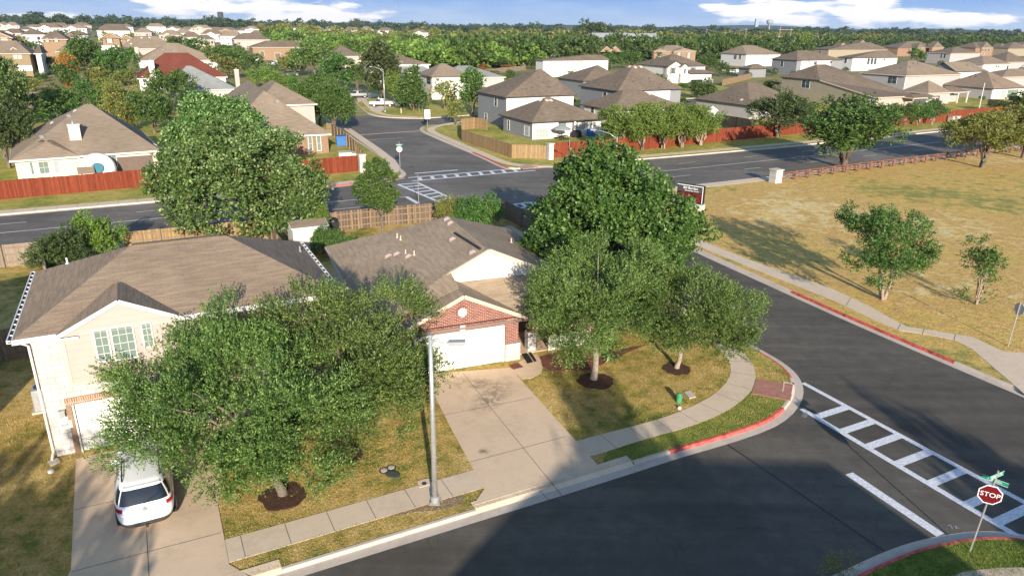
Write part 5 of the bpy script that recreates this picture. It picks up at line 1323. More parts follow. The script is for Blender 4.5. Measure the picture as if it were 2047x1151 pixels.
# bay window roof, patio things
pt = empty('patio_umbrella', G(1122, 281), 0, 'grey patio umbrella over the table behind the grey corner house', 'umbrella')
mb = MB(); mb.lathe([(1.5, 1.9), (1.0, 2.15), (0.5, 2.35), (0.0, 2.5)], (0, 0, 0), 8); mb.lathe([(1.5, 1.9), (1.46, 1.75)], (0, 0, 0), 8); mb.build('canopy', M['steel_dull'], pt)
mb = MB(); mb.tube([(0, 0, 0), (0, 0, 2.4)], .03, 6); mb.build('pole', M['black'], pt)
tb = empty('patio_table', G(1124, 281), .47, 'black slatted patio table with benches under the grey umbrella', 'table')
mb = MB(); mb.box(-.9, .9, -.45, .45, .70, .76); mb.build('table_top', M['black'], tb)
for sx in (-.8, .8):
    for sy in (-.35, .35): mb = MB(); mb.box(sx - .03, sx + .03, sy - .03, sy + .03, 0, .70); mb.build('leg', M['black'], tb)
for sy in (-.9, .9): mb = MB(); mb.box(-.9, .9, sy - .16, sy + .16, .4, .45); mb.box(-.8, -.74, sy - .1, sy + .1, 0, .4); mb.box(.74, .8, sy - .1, sy + .1, 0, .4); mb.build('bench', M['black'], tb)
bq = empty('barbecue', G(1152, 276), .47, 'covered black barbecue on the patio of the grey corner house', 'barbecue')
mb = MB(); mb.box(-.8, .8, -.35, .35, 0, .95); mb.face([(-.8, -.35, .95), (.8, -.35, .95), (.5, -.2, 1.3), (-.5, -.2, 1.3)]); mb.face([(-.8, .35, .95), (-.5, .2, 1.3), (.5, .2, 1.3), (.8, .35, .95)]); mb.face([(-.5, -.2, 1.3), (.5, -.2, 1.3), (.5, .2, 1.3), (-.5, .2, 1.3)]); mb.face([(-.8, -.35, .95), (-.5, -.2, 1.3), (-.5, .2, 1.3), (-.8, .35, .95)]); mb.face([(.8, .35, .95), (.5, .2, 1.3), (.5, -.2, 1.3), (.8, -.35, .95)]); mb.build('cover', M['black'], bq)
bl = empty('covered_chair', G(1181, 274), .47, 'blue tarpaulin-covered patio seat beside the black barbecue', 'covered seat')
mb = MB(); mb.box(-.6, .6, -.4, .4, 0, .7); mb.box(-.6, .6, .1, .4, .7, 1.3); mb.build('cover', M['blue_plastic'], bl)

h = LH('grey two-storey house with a white rear wall, second from the street corner', 27, (1235, 240))
h.px([(1163, 171), (1235, 182.5), (1359.6, 177)], 5.6, 'grey_siding', ridge=[(1274, 131), (1286, 131)], slope=.5, mat=TB, trim='trim_dark', fas=.15)
k = h.E(1235, 182.5, 5.6); h.box('wall', 'white_siding', k[0] + .5, k[0] + 13.2, k[1] + .38, k[1] + .45, -.1, 5.45)
a = h.E(1228, 222, 2.85)
h.roof(a[0], a[0] + 17, a[1], a[1] + 12, 2.9, 6.0, 'x', 6, 7.6, mat=TB, trim='trim_dark', fas=.15); h.walls(a[0] + .4, a[0] + 16.6, a[1] + .4, a[1] + 11, 2.8, 'white_siding')
h.win(1205, 183, 1213, 200, 1, 2, 'glass'); h.win(1181, 213, 1188, 228, 1, 2, 'glass')
h.vents([(1258, 134), (1270, 135), (1281, 134)], .35, 'trim_cream'); h.vents([(1298, 188), (1307, 189), (1315, 189)], .3, 'trim_cream')
h.vents([(1200, 169), (1231, 171), (1267, 164), (1299, 164), (1320, 169), (1298, 157), (1318, 174)], .2, 'trim_brown'); h.done()
h = LH('dark-roofed house with a pale gable edge, behind the second grey house', 27, (1150, 185))
h.px([(1111.6, 155.2), (1141.8, 158.5), (1250, 160)], 4.6, 'grey_siding', ridge=[(1181, 129.5), (1232, 134)], slope=.5, mat=TB, trim='trim_dark', fas=.15); h.vents([(1152, 147), (1164, 141)], .25, 'trim_brown'); h.done()
h = LH('long cream two-storey house with a plain side wall, upper middle', 27, (1110, 158))
h.px([(1077.7, 120.4), (1093, 121), (1200.7, 118)], 5.8, 'white_siding', ridge=[(1115, 97), (1178, 97)], slope=.4, mat=TB, trim='trim_brown', fas=.15)
h.win(1152, 122, 1157, 134, 1, 2, 'blinds_white'); h.win(1159, 122, 1164, 134, 1, 2, 'blinds_white'); h.vents([(1120, 103), (1128, 100), (1148, 103)], .4, 'trim_cream'); h.done()
h = LH('taupe house with a low brown roof, left of the long cream house', 27, (1060, 130))
h.px([(1051, 110), (1110, 109)], 4.8, 'taupe_siding', ridge=[(1066, 100), (1110, 99)], slope=.4, mat='shingle_tan', trim='trim_cream'); h.done()
h = LH('tan brick house with twin steep front gables, upper middle', 27, (1225, 125))
h.px([(1170, 103), (1243, 104)], 5.4, 'brick_tan', ridge=[(1185, 91), (1220, 91)], slope=.4, mat=TB, trim='trim_cream')
for xa, xb in ((1198, 1224), (1216, 1243)):
    e0 = h.E(xa, 104, 5.4); e1_ = h.E(xb, 104, 5.4); h.roof(e0[0], e1_[0], e0[1] - .8 - (xa == 1198) * .5, e0[1] + 5, 5.45, 5.45 + (e1_[0] - e0[0]) * .36, 'y', 0, 1, mat=TB, trim='trim_cream', gw='brick_tan', gin=.25)
h.win(1201, 106, 1206, 113, 1, 2, 'blinds_white'); h.win(1211, 106, 1215, 113, 1, 2, 'blinds_white'); h.done()
h = LH('tan brick house with two clipped front gables, left of the farmhouse roof', 27, (1350, 130))
h.px([(1305.5, 102), (1401, 103.6)], 5.4, 'brick_tan', ridge=[(1335, 91), (1372, 91)], slope=.42, mat='shingle_tan', trim='trim_cream')
for xa, xb in ((1306, 1334), (1345, 1396)):
    e0 = h.E(xa, 103, 5.4); e1_ = h.E(xb, 103, 5.4); h.roof(e0[0], e1_[0], e0[1] - .8, e0[1] + 5, 5.45, 7.0, 'y', 1.4, 1, mat='shingle_tan', trim='trim_cream'); h.box('wall', 'brick_tan', e0[0] + .3, e1_[0] - .3, e0[1] - .5, e0[1] + 1, 0, 5.4)
for x in (1316, 1354, 1374): h.win(x, 106, x + 6, 116, 1, 2, 'blinds_white', shutters='trim_dark')
h.done()

h = LH('white farmhouse-style house with black trim and shutters and an open garage', 27, (1370, 180))
zz_ = 5.4
h.px([(1273, 128), (1331.4, 133.5), (1400, 131)], zz_, 'white_siding', ridge=[(1330, 107.5), (1352, 108.5)], slope=.5, mat=TB, trim='trim_dark', fas=.15)
k = h.E(1331.4, 133.5, zz_)
h.roof(k[0], k[0] + 7.0, k[1] - .9, k[1] + 6, 5.45, 7.2, 'y', 0, 2, mat=TB, trim='trim_dark', gw='white_siding', gin=.45); h.walls(k[0] + .45, k[0] + 6.6, k[1] - .4, k[1] + 2, 5.35, 'white_siding')
h.roof(k[0] + 4.9, k[0] + 8.3, k[1] - 1.6, k[1] + 4, 5.45, 6.4, 'y', 0, 1, mat=TB, trim='trim_dark', gw='white_siding', gin=.35); h.walls(k[0] + 5.1, k[0] + 8.1, k[1] - 1.2, k[1] + 2, 5.35, 'white_siding')
h.walls(k[0] + 5.1, k[0] + 14.6, k[1] - 1.8, k[1] + 2, 3.1, 'white_siding')
h.roof(k[0] + 8.4, k[0] + 18.5, k[1] - 2.4, k[1] + 7, 3.2, 5.0, 'x', .4, 4, mat=TB, trim='trim_dark'); h.walls(k[0] + 14.6, k[0] + 18.0, k[1] - 1.6, k[1] + 6, 3.1, 'white_siding')
h.win(1342, 136, 1348, 148, 2, 2, 'glass', shutters='trim_dark'); h.win(1382, 135, 1388, 147, 2, 2, 'glass', shutters='trim_dark'); h.win(1367, 137, 1371, 148, 1, 1, 'glass')
h.win(1381, 160, 1403, 172, 1, 1, 'black', 'trim_dark', 'garage_door'); h.win(1411, 160, 1424, 173, 1, 3, 'garage_dark', 'trim_white', 'garage_door'); h.vents([(1304, 124), (1331, 117), (1302, 127)], .22, 'trim_dark'); h.done()  # open garage bay is a black sheet, its inner shade painted on
h = LH('brown brick and white two-storey house beside the parked boat', 27, (1475, 145))
h.px([(1459, 106), (1492, 109), (1556, 108)], 5.6, 'white_siding', ridge=[(1484, 91), (1511, 91)], slope=.5, mat='shingle_tan', trim='trim_brown')
k = h.E(1459, 106, 5.6); k2 = h.E(1491, 109, 5.6)
h.roof(k[0] - .2, k[0] + 6.2, k[1] - 5.2, k[1] + 4, 5.65, 7.4, 'y', 0, 1, mat='shingle_tan', trim='trim_brown', gw='brick_brown', gin=.4); h.walls(k[0], k[0] + 6.0, k[1] - 4.9, k[1] + 1, 5.5, 'brick_brown', 2.8); h.walls(k[0], k[0] + 6.0, k[1] - 4.88, k[1] + 1, 2.8, 'pale_siding')
h.win(1467, 110, 1473, 119, 2, 2, 'glass', shutters=None); h.win(1477, 110, 1482, 119, 2, 2, 'glass'); h.win(1462, 133, 1483, 140, 1, 2, 'pale_siding', 'trim_brown', 'garage_door'); h.win(1524, 110, 1528, 119, 1, 2, 'blinds_white'); h.win(1530, 110, 1534, 119, 1, 2, 'blinds_white'); h.done()

h = LH('single-storey house with big brown roof and plain pinkish wall behind the red fence', 29, (1384, 225))
h.px([(1384, 197.5), (1500, 212.5)], 2.9, 'pale_siding', ax='y', slope=.5, w=None, ridge=[(1484, 150), (1508, 144)], d=17, mat=TB, trim='trim_dark') if False else None
a = h.E(1384, 197.5, 2.9); b = h.E(1500, 212.0, 2.9)
h.vol(b[0], b[0] + 15.5, b[1], a[1], 2.9, 6.7, 'pale_siding', mat=TB, trim='trim_dark', ax='x', i0=7.0, i1=6)
h.vents([(1462, 171), (1469, 172), (1459, 196), (1467, 199), (1476, 193), (1416, 192)], .2, 'trim_brown'); h.vents([(1514, 162), (1528, 161)], .35, 'trim_cream'); h.vents([(1482, 200)], .3, 'trim_cream'); h.done()
sh = LH('small white garden shed with a grey roof behind the round shrubs', 27, (1425, 240), cat='shed', name='garden_shed')
e = sh.E(1412, 222, 2.2); sh.vol(e[0], e[0] + 3.0, e[1], e[1] + 3.0, 2.2, 3.1, 'white_siding', ov=.15, ax='y', i0=0, i1=0, mat='shingle_grey', gw='white_siding'); sh.done()
h = LH('grey two-storey house with a brick strip between white upper windows, right of the boat', 27, (1600, 160))
h.px([(1540.9, 118), (1602, 121), (1684, 119.5)], 5.6, 'grey_siding', ridge=[(1601, 101.5), (1622, 101.5)], slope=.5, mat=TB, trim='trim_dark', fas=.15)
k = h.E(1602, 121, 5.6); h.box('wall', 'white_siding', k[0] + .5, k[0] + 17.5, k[1] + .36, k[1] + .45, 0, 5.45)
h.win(1560, 122, 1566, 134, 1, 2, 'glass'); h.win(1612, 122, 1619, 132, 1, 2, 'blinds_white'); h.win(1627, 123, 1633, 130, 2, 1, 'glass'); h.win(1659, 122, 1664, 128, 1, 2, 'glass'); h.vents([(1579, 116), (1592, 110), (1615, 109)], .2, 'trim_brown'); h.done()
h = LH('low grey dark-roofed building right of the parked boat', 27, (1540, 165))
h.px([(1495, 134), (1541, 141)], 3.2, 'grey_siding', ridge=[(1510, 127), (1530, 130)], slope=.45, mat=TB, trim='trim_dark'); h.win(1532, 143, 1538, 155, 1, 2, 'glass'); h.done()
h = LH('brown house with two tan front gables against the dark wood, upper right', 27, (1660, 118))
h.px([(1630.5, 98), (1672, 99), (1738, 97)], 5.6, 'taupe_siding', ridge=[(1670, 83.5), (1687, 83.5)], slope=.42, mat=TB, trim='trim_brown')
for xa, xb, ya in ((1670, 1695, 98), (1704, 1737, 97)):
    e0 = h.E(xa, ya, 5.6); e1_ = h.E(xb, ya, 5.6); h.roof(e0[0], e1_[0], e0[1] - 1.6, e0[1] + 5, 5.6, 5.6 + (e1_[0] - e0[0]) * .36, 'y', 0, 1, mat=TB, trim='trim_cream', gw='brick_tan', gin=.3); h.box('wall', 'brick_tan', e0[0] + .3, e1_[0] - .3, e0[1] - 1.3, e0[1] + 1, 0, 5.6)
h.win(1637, 101, 1641, 107, 1, 2, 'glass'); h.done()
h = LH('white house with six dark upper windows and a grey side wall, upper right', 27, (1722, 140))
h.px([(1672, 114.5), (1721.6, 116), (1776, 114)], 5.6, 'white_siding', ridge=[(1736, 92.5), (1752, 92.5)], slope=.5, mat=TB, trim='trim_dark', fas=.15)
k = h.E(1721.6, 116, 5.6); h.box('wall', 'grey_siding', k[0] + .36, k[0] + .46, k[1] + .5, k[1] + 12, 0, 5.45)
for x in (1733.5, 1740.5, 1747): h.win(x, 117, x + 5, 129, 1, 2, 'glass')
h.win(1766, 117, 1769, 122, 1, 1, 'glass'); h.win(1688, 117, 1693, 127, 1, 2, 'glass'); h.vents([(1707, 108), (1742, 94)], .25, 'trim_dark'); h.done()

h = LH('taupe house with a long catslide roof and a paired upper window, middle right', 27, (1560, 200))
a = h.E(1552.7, 154.5, 5.6); b = h.E(1640, 161, 5.6); c = h.E(1690.3, 198.5, 2.9); d = h.E(1755, 194, 2.9)
X0 = b[0] - .2; Y1 = a[1]; Yb = b[1]; Yc = c[1]
# the side wall faces the viewer: high behind, low in front
wx = X0 + .35
h.poly('wall', 'taupe_siding', [(wx, Y1 - .3, -.1), (wx, Yc + .3, -.1), (wx, Yc + .3, 2.75), (wx, Yb + .2, 5.5), (wx, Y1 - .3, 5.5)])
h.walls(wx + .01, X0 + 14, Yc + .45, Y1 - .3, 2.75, 'beige_siding')
rid = h.E(1645, 132, 8.2)
zc = 2.9 + (Yb - Yc) * .52
h.mb('roof', TB)
ym = (Yb + Y1) / 2; zt = 5.65 + (Y1 - Yb) * .26
h.poly('roof', TB, [(X0, Yc, 2.9), (X0 + 14.6, Yc, 2.9), (X0 + 14.6 - 6, ym, zt), (X0 + 5.2, ym, zt), (X0, Yb, 5.65)])
h.poly('roof', TB, [(X0, Yb, 5.65), (X0 + 5.2, ym, zt), (X0, Y1, 5.65)])
h.poly('roof', TB, [(X0, Y1, 5.65), (X0 + 5.2, ym, zt), (X0 + 8.6, ym, zt), (X0 + 14.6, Y1, 5.65)])
h.poly('roof', TB, [(X0 + 14.6, Yc, 2.9), (X0 + 14.6, Y1, 5.65), (X0 + 8.6, ym, zt)])
h.poly('wall', 'beige_siding', [(X0 + 14, Yc + .4, 2.7), (X0 + 14, Y1 - .3, -.1), (X0 + 14, Y1 - .3, 5.5)])
h.mb('fascia', 'trim_cream').bar(h.L((X0, Yc, 2.82)), h.L((X0, Yb, 5.57)), .06, .2); h.mb('fascia', 'trim_cream').bar(h.L((X0, Yc - .02, 2.82)), h.L((X0 + 14.6, Yc - .02, 2.82)), .06, .2); h.mb('fascia', 'trim_dark').bar(h.L((X0, Yb, 5.57)), h.L((X0, Y1, 5.57)), .06, .2)
h.win(1602, 160, 1619, 177, 2, 2, 'glass', 'trim_white'); h.win(1738, 198, 1751, 212, 2, 2, 'blinds_white'); h.win(1701, 201, 1720, 212, 2, 2, 'blinds_white')
h.roof(X0 + 9.5, X0 + 18.4, Yc - 2.6, Yc + 1.5, 2.72, 3.4, 'x', 2, 2, mat=TB, trim='trim_cream'); h.box('porch_column', 'trim_cream', X0 + 9.9, X0 + 10.1, Yc - 2.3, Yc - 2.1, 0, 2.6); h.box('porch_column', 'trim_cream', X0 + 17.7, X0 + 17.9, Yc - 2.3, Yc - 2.1, 0, 2.6)
h.vents([(1628, 139), (1655, 132), (1675, 131), (1666, 153), (1580, 150), (1631, 153), (1717, 190)], .25, 'trim_brown'); h.done()

h = LH('charcoal and grey house with paired dark windows up and down and a hip-roofed lower wing', 27, (1852, 208))
h.px([(1718.8, 145.5), (1812, 152), (1900, 147)], 5.7, 'pale_siding', ridge=[(1800, 121), (1818, 121)], slope=.5, mat='shingle_tan', trim='trim_cream')
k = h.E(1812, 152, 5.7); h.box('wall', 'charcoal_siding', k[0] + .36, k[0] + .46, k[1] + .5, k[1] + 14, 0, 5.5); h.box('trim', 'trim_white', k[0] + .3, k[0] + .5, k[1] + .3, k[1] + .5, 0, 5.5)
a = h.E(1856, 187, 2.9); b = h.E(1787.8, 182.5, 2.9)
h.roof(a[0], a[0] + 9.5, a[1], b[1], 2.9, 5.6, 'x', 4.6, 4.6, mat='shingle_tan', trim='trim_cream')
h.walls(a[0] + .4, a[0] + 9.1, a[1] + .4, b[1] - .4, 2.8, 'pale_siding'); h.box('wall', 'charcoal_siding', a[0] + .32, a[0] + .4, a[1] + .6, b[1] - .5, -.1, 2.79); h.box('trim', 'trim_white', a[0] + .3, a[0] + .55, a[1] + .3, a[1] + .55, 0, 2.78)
h.roof(a[0] + 9.5, a[0] + 16.5, a[1], a[1] + 6, 2.88, 4.1, 'x', .3, 2.8, mat='shingle_brown', trim='trim_cream')
for xx in (12.2, 16.0): h.box('porch_column', 'trim_white', a[0] + xx, a[0] + xx + .25, a[1] + .2, a[1] + .45, 0, 2.75)
h.walls(a[0] + 9.1, a[0] + 15, a[1] + 3.2, b[1] - .6, 2.8, 'pale_siding')
h.win(1774, 152, 1793, 168, 2, 2, 'glass'); h.win(1862, 191, 1878, 206, 2, 2, 'glass'); h.win(1890, 189, 1913, 204, 3, 3, 'blinds_white'); h.win(1931, 189, 1939, 203, 2, 2, 'blinds')
h.vents([(1801, 122), (1812, 122), (1825, 127), (1834, 127), (1801, 137), (1818, 135), (1857, 154), (1867, 154)], .25, 'trim_brown'); h.done()
h = LH('pale house with a long sloping roof and paired dark window, upper right', 27, (1870, 130))
h.px([(1849, 105), (1908, 107), (1950, 106)], 5.6, 'pale_siding', ridge=[(1889, 94), (1931, 95)], slope=.5, mat='shingle_brown', trim='trim_cream', d=15)
h.win(1880, 108, 1884, 117, 1, 2, 'glass'); h.win(1886, 108, 1891, 117, 1, 2, 'glass'); h.vents([(1858, 101), (1873, 97), (1893, 102), (1903, 94)], .25, 'trim_brown'); h.done()
h = LH('grey gable-fronted house with white side wall and tall corner window, right', 27, (1912, 165))
k = h.E(1853, 132, 5.4); k2 = h.E(1911.6, 143.5, 5.4)
h.vol(k2[0], k2[0] + 16, k2[1], k2[1] + 9.5, 5.4, 8.0, 'white_siding', ax='x', i0=0, i1=3, gw='grey_siding', mat='shingle_tan', trim='trim_dark')
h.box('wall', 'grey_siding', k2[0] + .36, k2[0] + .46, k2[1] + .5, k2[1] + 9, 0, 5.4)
h.win(1899, 144, 1908, 160, 1, 2, 'glass', 'trim_white'); h.vents([(1933, 131)], .25, 'trim_brown'); h.done()
h = LH('low house with a broad brown hip roof and three bright windows at the right edge', 27, (1985, 215))
a = h.E(1986.7, 178, 2.9)
h.roof(a[0], a[0] + 15, a[1], a[1] + 15, 2.9, 7.0, 'y', 7.3, 7.3, mat=TN, trim='trim_dark', fas=.14); h.walls(a[0] + .4, a[0] + 14.6, a[1] + .4, a[1] + 14.6, 2.8, 'white_siding'); h.box('wall', 'pale_siding', a[0] + .33, a[0] + .41, a[1] + .5, a[1] + 14.5, 0, 2.79)
h.win(1990, 181, 1995, 198, 1, 2, 'blinds_white'); h.win(2001, 180, 2011, 196, 1, 2, 'blinds_white'); h.win(2013, 179, 2034, 196, 3, 2, 'blinds'); h.vents([(1941, 154), (1950, 149), (1951, 153), (1987, 161)], .25, 'trim_brown'); h.done()
h = LH('white low house with dark little windows behind the leaning utility pole, right', 27, (2000, 150))
h.px([(1965, 129), (2024, 128)], 3.4, 'white_siding', ridge=[(1960, 112), (1990, 112)], slope=.4, mat='shingle_tan', trim='trim_cream'); h.win(1990, 131, 1993, 136, 1, 1, 'glass'); h.win(1995, 131, 1998, 136, 1, 1, 'glass'); h.win(2012, 131, 2016, 140, 1, 2, 'glass'); h.done()
h = LH('dark-roofed house at the right edge beyond the white low house', 27, (2030, 135))
h.px([(1990, 124), (2080, 125)], 3.6, 'pale_siding', ridge=[(1985, 102), (2035, 101)], slope=.42, mat=TB, trim='trim_cream'); h.vents([(2005, 108), (2022, 108)], .3, 'trim_brown'); h.done()
h = LH('brown-roofed house half hidden at the right border below the dark roof', 27, (2040, 175))
h.px([(2006, 155), (2080, 152)], 3.2, 'pale_siding', ridge=[(2035, 139), (2060, 138)], slope=.42, mat=TN, trim='trim_cream'); h.done()
for lb, a, b, c, d, g_ in (('grey house with two cream gables against the wood, left of the clipped brick gables', (1783.7, 95.5), (1886, 96), (1822, 83), (1842, 83), ((1829, 1848, 'brick_tan'), (1860, 1887, 'brick_tan'))),
                           ('tan brick house with clipped gables and arched windows, far upper right', (1932.4, 95.5), (2010, 96.5), (1950, 85), (1980, 85), ((1959, 1984, 'brick_tan'), (1994, 2012, 'brick_tan'))),
                           ('last tan brick house of the upper right row, at the border', (2005, 96.5), (2070, 97), (2015, 84), (2040, 84), ((2036, 2060, 'brick_tan'),))):
    h = LH(lb, 27, ((a[0] + b[0]) / 2, 118))
    h.px([a, b], 5.6, 'taupe_siding' if 'clipped' not in lb else 'brick_brown', ridge=[c, d], slope=.4, mat=TB, trim='trim_brown')
    for xa, xb, wl_ in g_:
        e0 = h.E(xa, 96, 5.6); e1_ = h.E(xb, 96, 5.6); cl_ = 'clipped' in lb or 'last' in lb
        h.roof(e0[0], e1_[0], e0[1] - 1.6, e0[1] + 5, 5.6, 5.6 + (e1_[0] - e0[0]) * .32, 'y', 1.5 if cl_ else 0, 1, mat=TB, trim='trim_cream', gw=wl_, gin=.3); h.box('wall', wl_, e0[0] + .3, e1_[0] - .3, e0[1] - 1.3, e0[1] + 1, 0, 5.6)
    if 'clipped' in lb:
        for x in (1963, 1969, 1975): h.win(x, 98, x + 3, 103, 1, 1, 'glass')
    h.done()

# ------------------------------------------------------------------ trees
def off(px, py, z, base): p = G(px, py, z); return (p.x - base.x, p.y - base.y, z - .1)
b = G(565, 988, .13)
OAK = dict(subr=.58, per=50, n_leaf=17, twig=.55, L=.10, W=.045, spread=.7, up=.4, flat=.55, inner=.22)
hero_tree('dense olive-green live oak spreading over the white car in the left front yard', b,
          [(off(450, 800, 3.8, b), (3.5, 3.4, 2.1), 1.0), (off(350, 815, 3.3, b), (2.1, 2.1, 1.4), .3), (off(520, 915, 2.5, b), (1.9, 1.7, 1.2), .3), (off(480, 695, 4.9, b), (2.5, 2.3, 1.4), .36), (off(610, 810, 4.0, b), (2.0, 2.2, 1.7), .3), (off(425, 925, 2.3, b), (1.6, 1.4, .9), .22), (off(600, 935, 1.9, b), (1.1, 1.0, .7), .12), (off(300, 740, 4.0, b), (1.6, 1.5, 1.1), .14), (off(315, 885, 2.9, b), (1.3, 1.2, .7), .11)],
          'leaf_oak', seed=3, trunk_r=.17, fork=1.7, K=215, name='oak_tree', group=None, **OAK)
b = G(690, 905, .13)
hero_tree('live oak right of the white-car oak, its crown touching the tall street lamp', b,
          [(off(720, 735, 4.4, b), (3.0, 3.0, 2.2), 1.0), (off(630, 640, 5.4, b), (2.4, 2.4, 1.6), .4), (off(825, 700, 4.2, b), (1.5, 1.7, 1.4), .25), (off(725, 830, 3.0, b), (1.9, 1.9, 1.3), .3), (off(780, 640, 5.0, b), (1.8, 1.8, 1.3), .25), (off(690, 865, 2.0, b), (1.6, 1.3, .9), .2)],
          'leaf_oak', seed=7, trunk_r=.16, fork=1.8, K=135, name='oak_tree', **OAK)
b = G(1187, 758, .13)
hero_tree('broad live oak in the mulch ring nearest the driveway of the brick house', b,
          [(off(1195, 606, 4.4, b), (3.3, 3.3, 1.9), 1.0), (off(1215, 545, 5.5, b), (2.5, 2.5, 1.3), .4), (off(1115, 610, 3.8, b), (1.7, 2.0, 1.5), .3), (off(1140, 672, 3.3, b), (1.8, 1.5, .9), .25), (off(1260, 600, 4.2, b), (1.9, 2, 1.5), .25)],
          'leaf_oak', seed=11, trunk_r=.17, fork=1.9, K=150, name='oak_tree', bark='bark_pale', **OAK)
b = G(1353, 736, .13)
hero_tree('smaller live oak in the right-hand mulch ring, leaning towards the side street', b,
          [(off(1395, 630, 3.9, b), (2.7, 2.7, 1.8), 1.0), (off(1460, 625, 3.2, b), (1.5, 1.6, 1.2), .25), (off(1350, 580, 4.6, b), (1.8, 1.8, 1.2), .3), (off(1420, 680, 2.7, b), (1.7, 1.5, 1.0), .25)],
          'leaf_oak', seed=19, trunk_r=.13, fork=1.7, K=98, name='oak_tree', bark='bark_pale', **OAK)
b = G(1225, 548, .13)
hero_tree('big conical bright-green shade tree behind the brick house', b,
          [(off(1225, 470, 4.6, b), (5.9, 5.0, 3.8), 1.0), (off(1212, 395, 7.2, b), (4.0, 3.5, 2.4), .5), (off(1125, 465, 4.2, b), (2.7, 2.7, 2.4), .25), (off(1330, 475, 4.2, b), (2.9, 2.8, 2.7), .28), (off(1208, 345, 8.9, b), (2.0, 1.9, 1.2), .2)],
          'leaf_green', seed=23, trunk_r=.26, fork=2.0, K=200, subr=.9, per=42, n_leaf=11, twig=.5, L=.21, W=.15, spread=1.0, up=.1, flat=.6, inner=.15)
b = G(506, 452, .13)
hero_tree('huge round pale-topped shade tree beside the arterial road, left', b,
          [(off(472, 362, 5.2, b), (6.2, 5.6, 3.5), 1.0), (off(440, 308, 7.2, b), (3.9, 3.8, 2.1), .4), (off(560, 360, 5.0, b), (3.0, 3.4, 2.6), .35), (off(375, 365, 5.0, b), (2.7, 2.8, 2.3), .3), (off(560, 412, 3.2, b), (3.2, 2.8, 1.9), .3)],
          'leaf_pale', seed=31, trunk_r=.3, fork=2.2, K=190, subr=.95, per=32, n_leaf=10, twig=.5, L=.26, W=.16, spread=1.0, up=.2, flat=.6, inner=.15)
b = G(470, 335, .13)
hero_tree('second large shade tree behind the huge round one, topped with pale leaves', b,
          [(off(445, 262, 5.4, b), (5.6, 5.0, 3.1), 1.0), (off(425, 228, 7.2, b), (4.2, 3.6, 1.9), .35), (off(520, 275, 4.8, b), (3.2, 3.2, 2.2), .3)],
          'leaf_pale', seed=37, trunk_r=.3, fork=2.4, K=150, subr=1.1, per=26, n_leaf=9, twig=.6, L=.33, W=.2, spread=1.0, up=.2, flat=.6, inner=.12)
b = G(1764, 598, .13)
hero_tree('ragged multi-stemmed tree standing alone in the dry field', b,
          [(off(1770, 480, 4.7, b), (2.9, 2.8, 1.7), 1.0), (off(1730, 430, 5.6, b), (1.6, 1.6, 1.0), .25), (off(1820, 450, 5.0, b), (1.5, 1.6, 1.0), .25), (off(1720, 470, 4.6, b), (1.2, 1.4, .8), .15), (off(1835, 520, 3.6, b), (1.4, 1.4, .9), .2), (off(1765, 545, 3.0, b), (1.3, 1.3, .7), .15)],
          'leaf_green', seed=41, trunk_r=.16, fork=2.0, K=112, subr=.42, per=22, n_leaf=10, twig=.42, L=.15, W=.08, spread=.9, up=.25, flat=.7, inner=.3, stems=3, bark='bark_pale')
b = G(1951, 608, .13)
hero_tree('thin sparse sapling right of the lone field tree', b,
          [(off(1975, 540, 2.7, b), (1.5, 1.4, 1.1), 1.0), (off(1965, 490, 4.2, b), (.6, .6, .9), .25), (off(1950, 590, .8, b), (.7, .6, .4), .15)],
          'leaf_green', seed=43, trunk_r=.07, fork=1.3, K=36, subr=.4, per=14, n_leaf=8, twig=.4, L=.15, W=.08, spread=.9, up=.2, flat=.9, inner=.4, stems=3, name='sapling', bark='bark_pale')
b = G(765, 466, .13)
hero_tree('neat oval yellow-green tree in the back yard, in front of the ladder crossing', b,
          [(off(757, 372, 3.9, b), (1.65, 1.65, 2.0), 1.0), (off(755, 400, 2.9, b), (1.75, 1.75, 1.1), .5), (off(752, 335, 5.2, b), (.8, .8, .9), .2)],
          'leaf_green', seed=47, trunk_r=.09, fork=1.5, K=110, subr=.42, per=26, n_leaf=9, twig=.25, L=.16, W=.1, spread=1.0, up=.1, flat=.8, inner=.1)
b = G(1690, 1168, .13)
hero_tree('tip of a small shrub poking into the picture at the bottom right corner lawn', b, [((-.1, .2, .45), (.5, .45, .4), 1.0)], 'leaf_olive', seed=53, trunk_r=.03, fork=.2, K=16, subr=.2, per=8, n_leaf=8, twig=.3, L=.07, W=.03, name='shrub', cat='shrub', n_br=4)
# low bright plant beside the porch
b = G(1225, 712, .13)
hero_tree('spiky pale-green yucca in the planting bed behind the near oak', b, [((0, 0, .5), (.6, .6, .3), 1.0)], 'leaf_pale', seed=57, trunk_r=.05, fork=.2, K=12, subr=.2, per=10, n_leaf=3, twig=.2, L=.6, W=.06, spread=.6, up=.2, name='yucca', cat='plant', n_br=2)

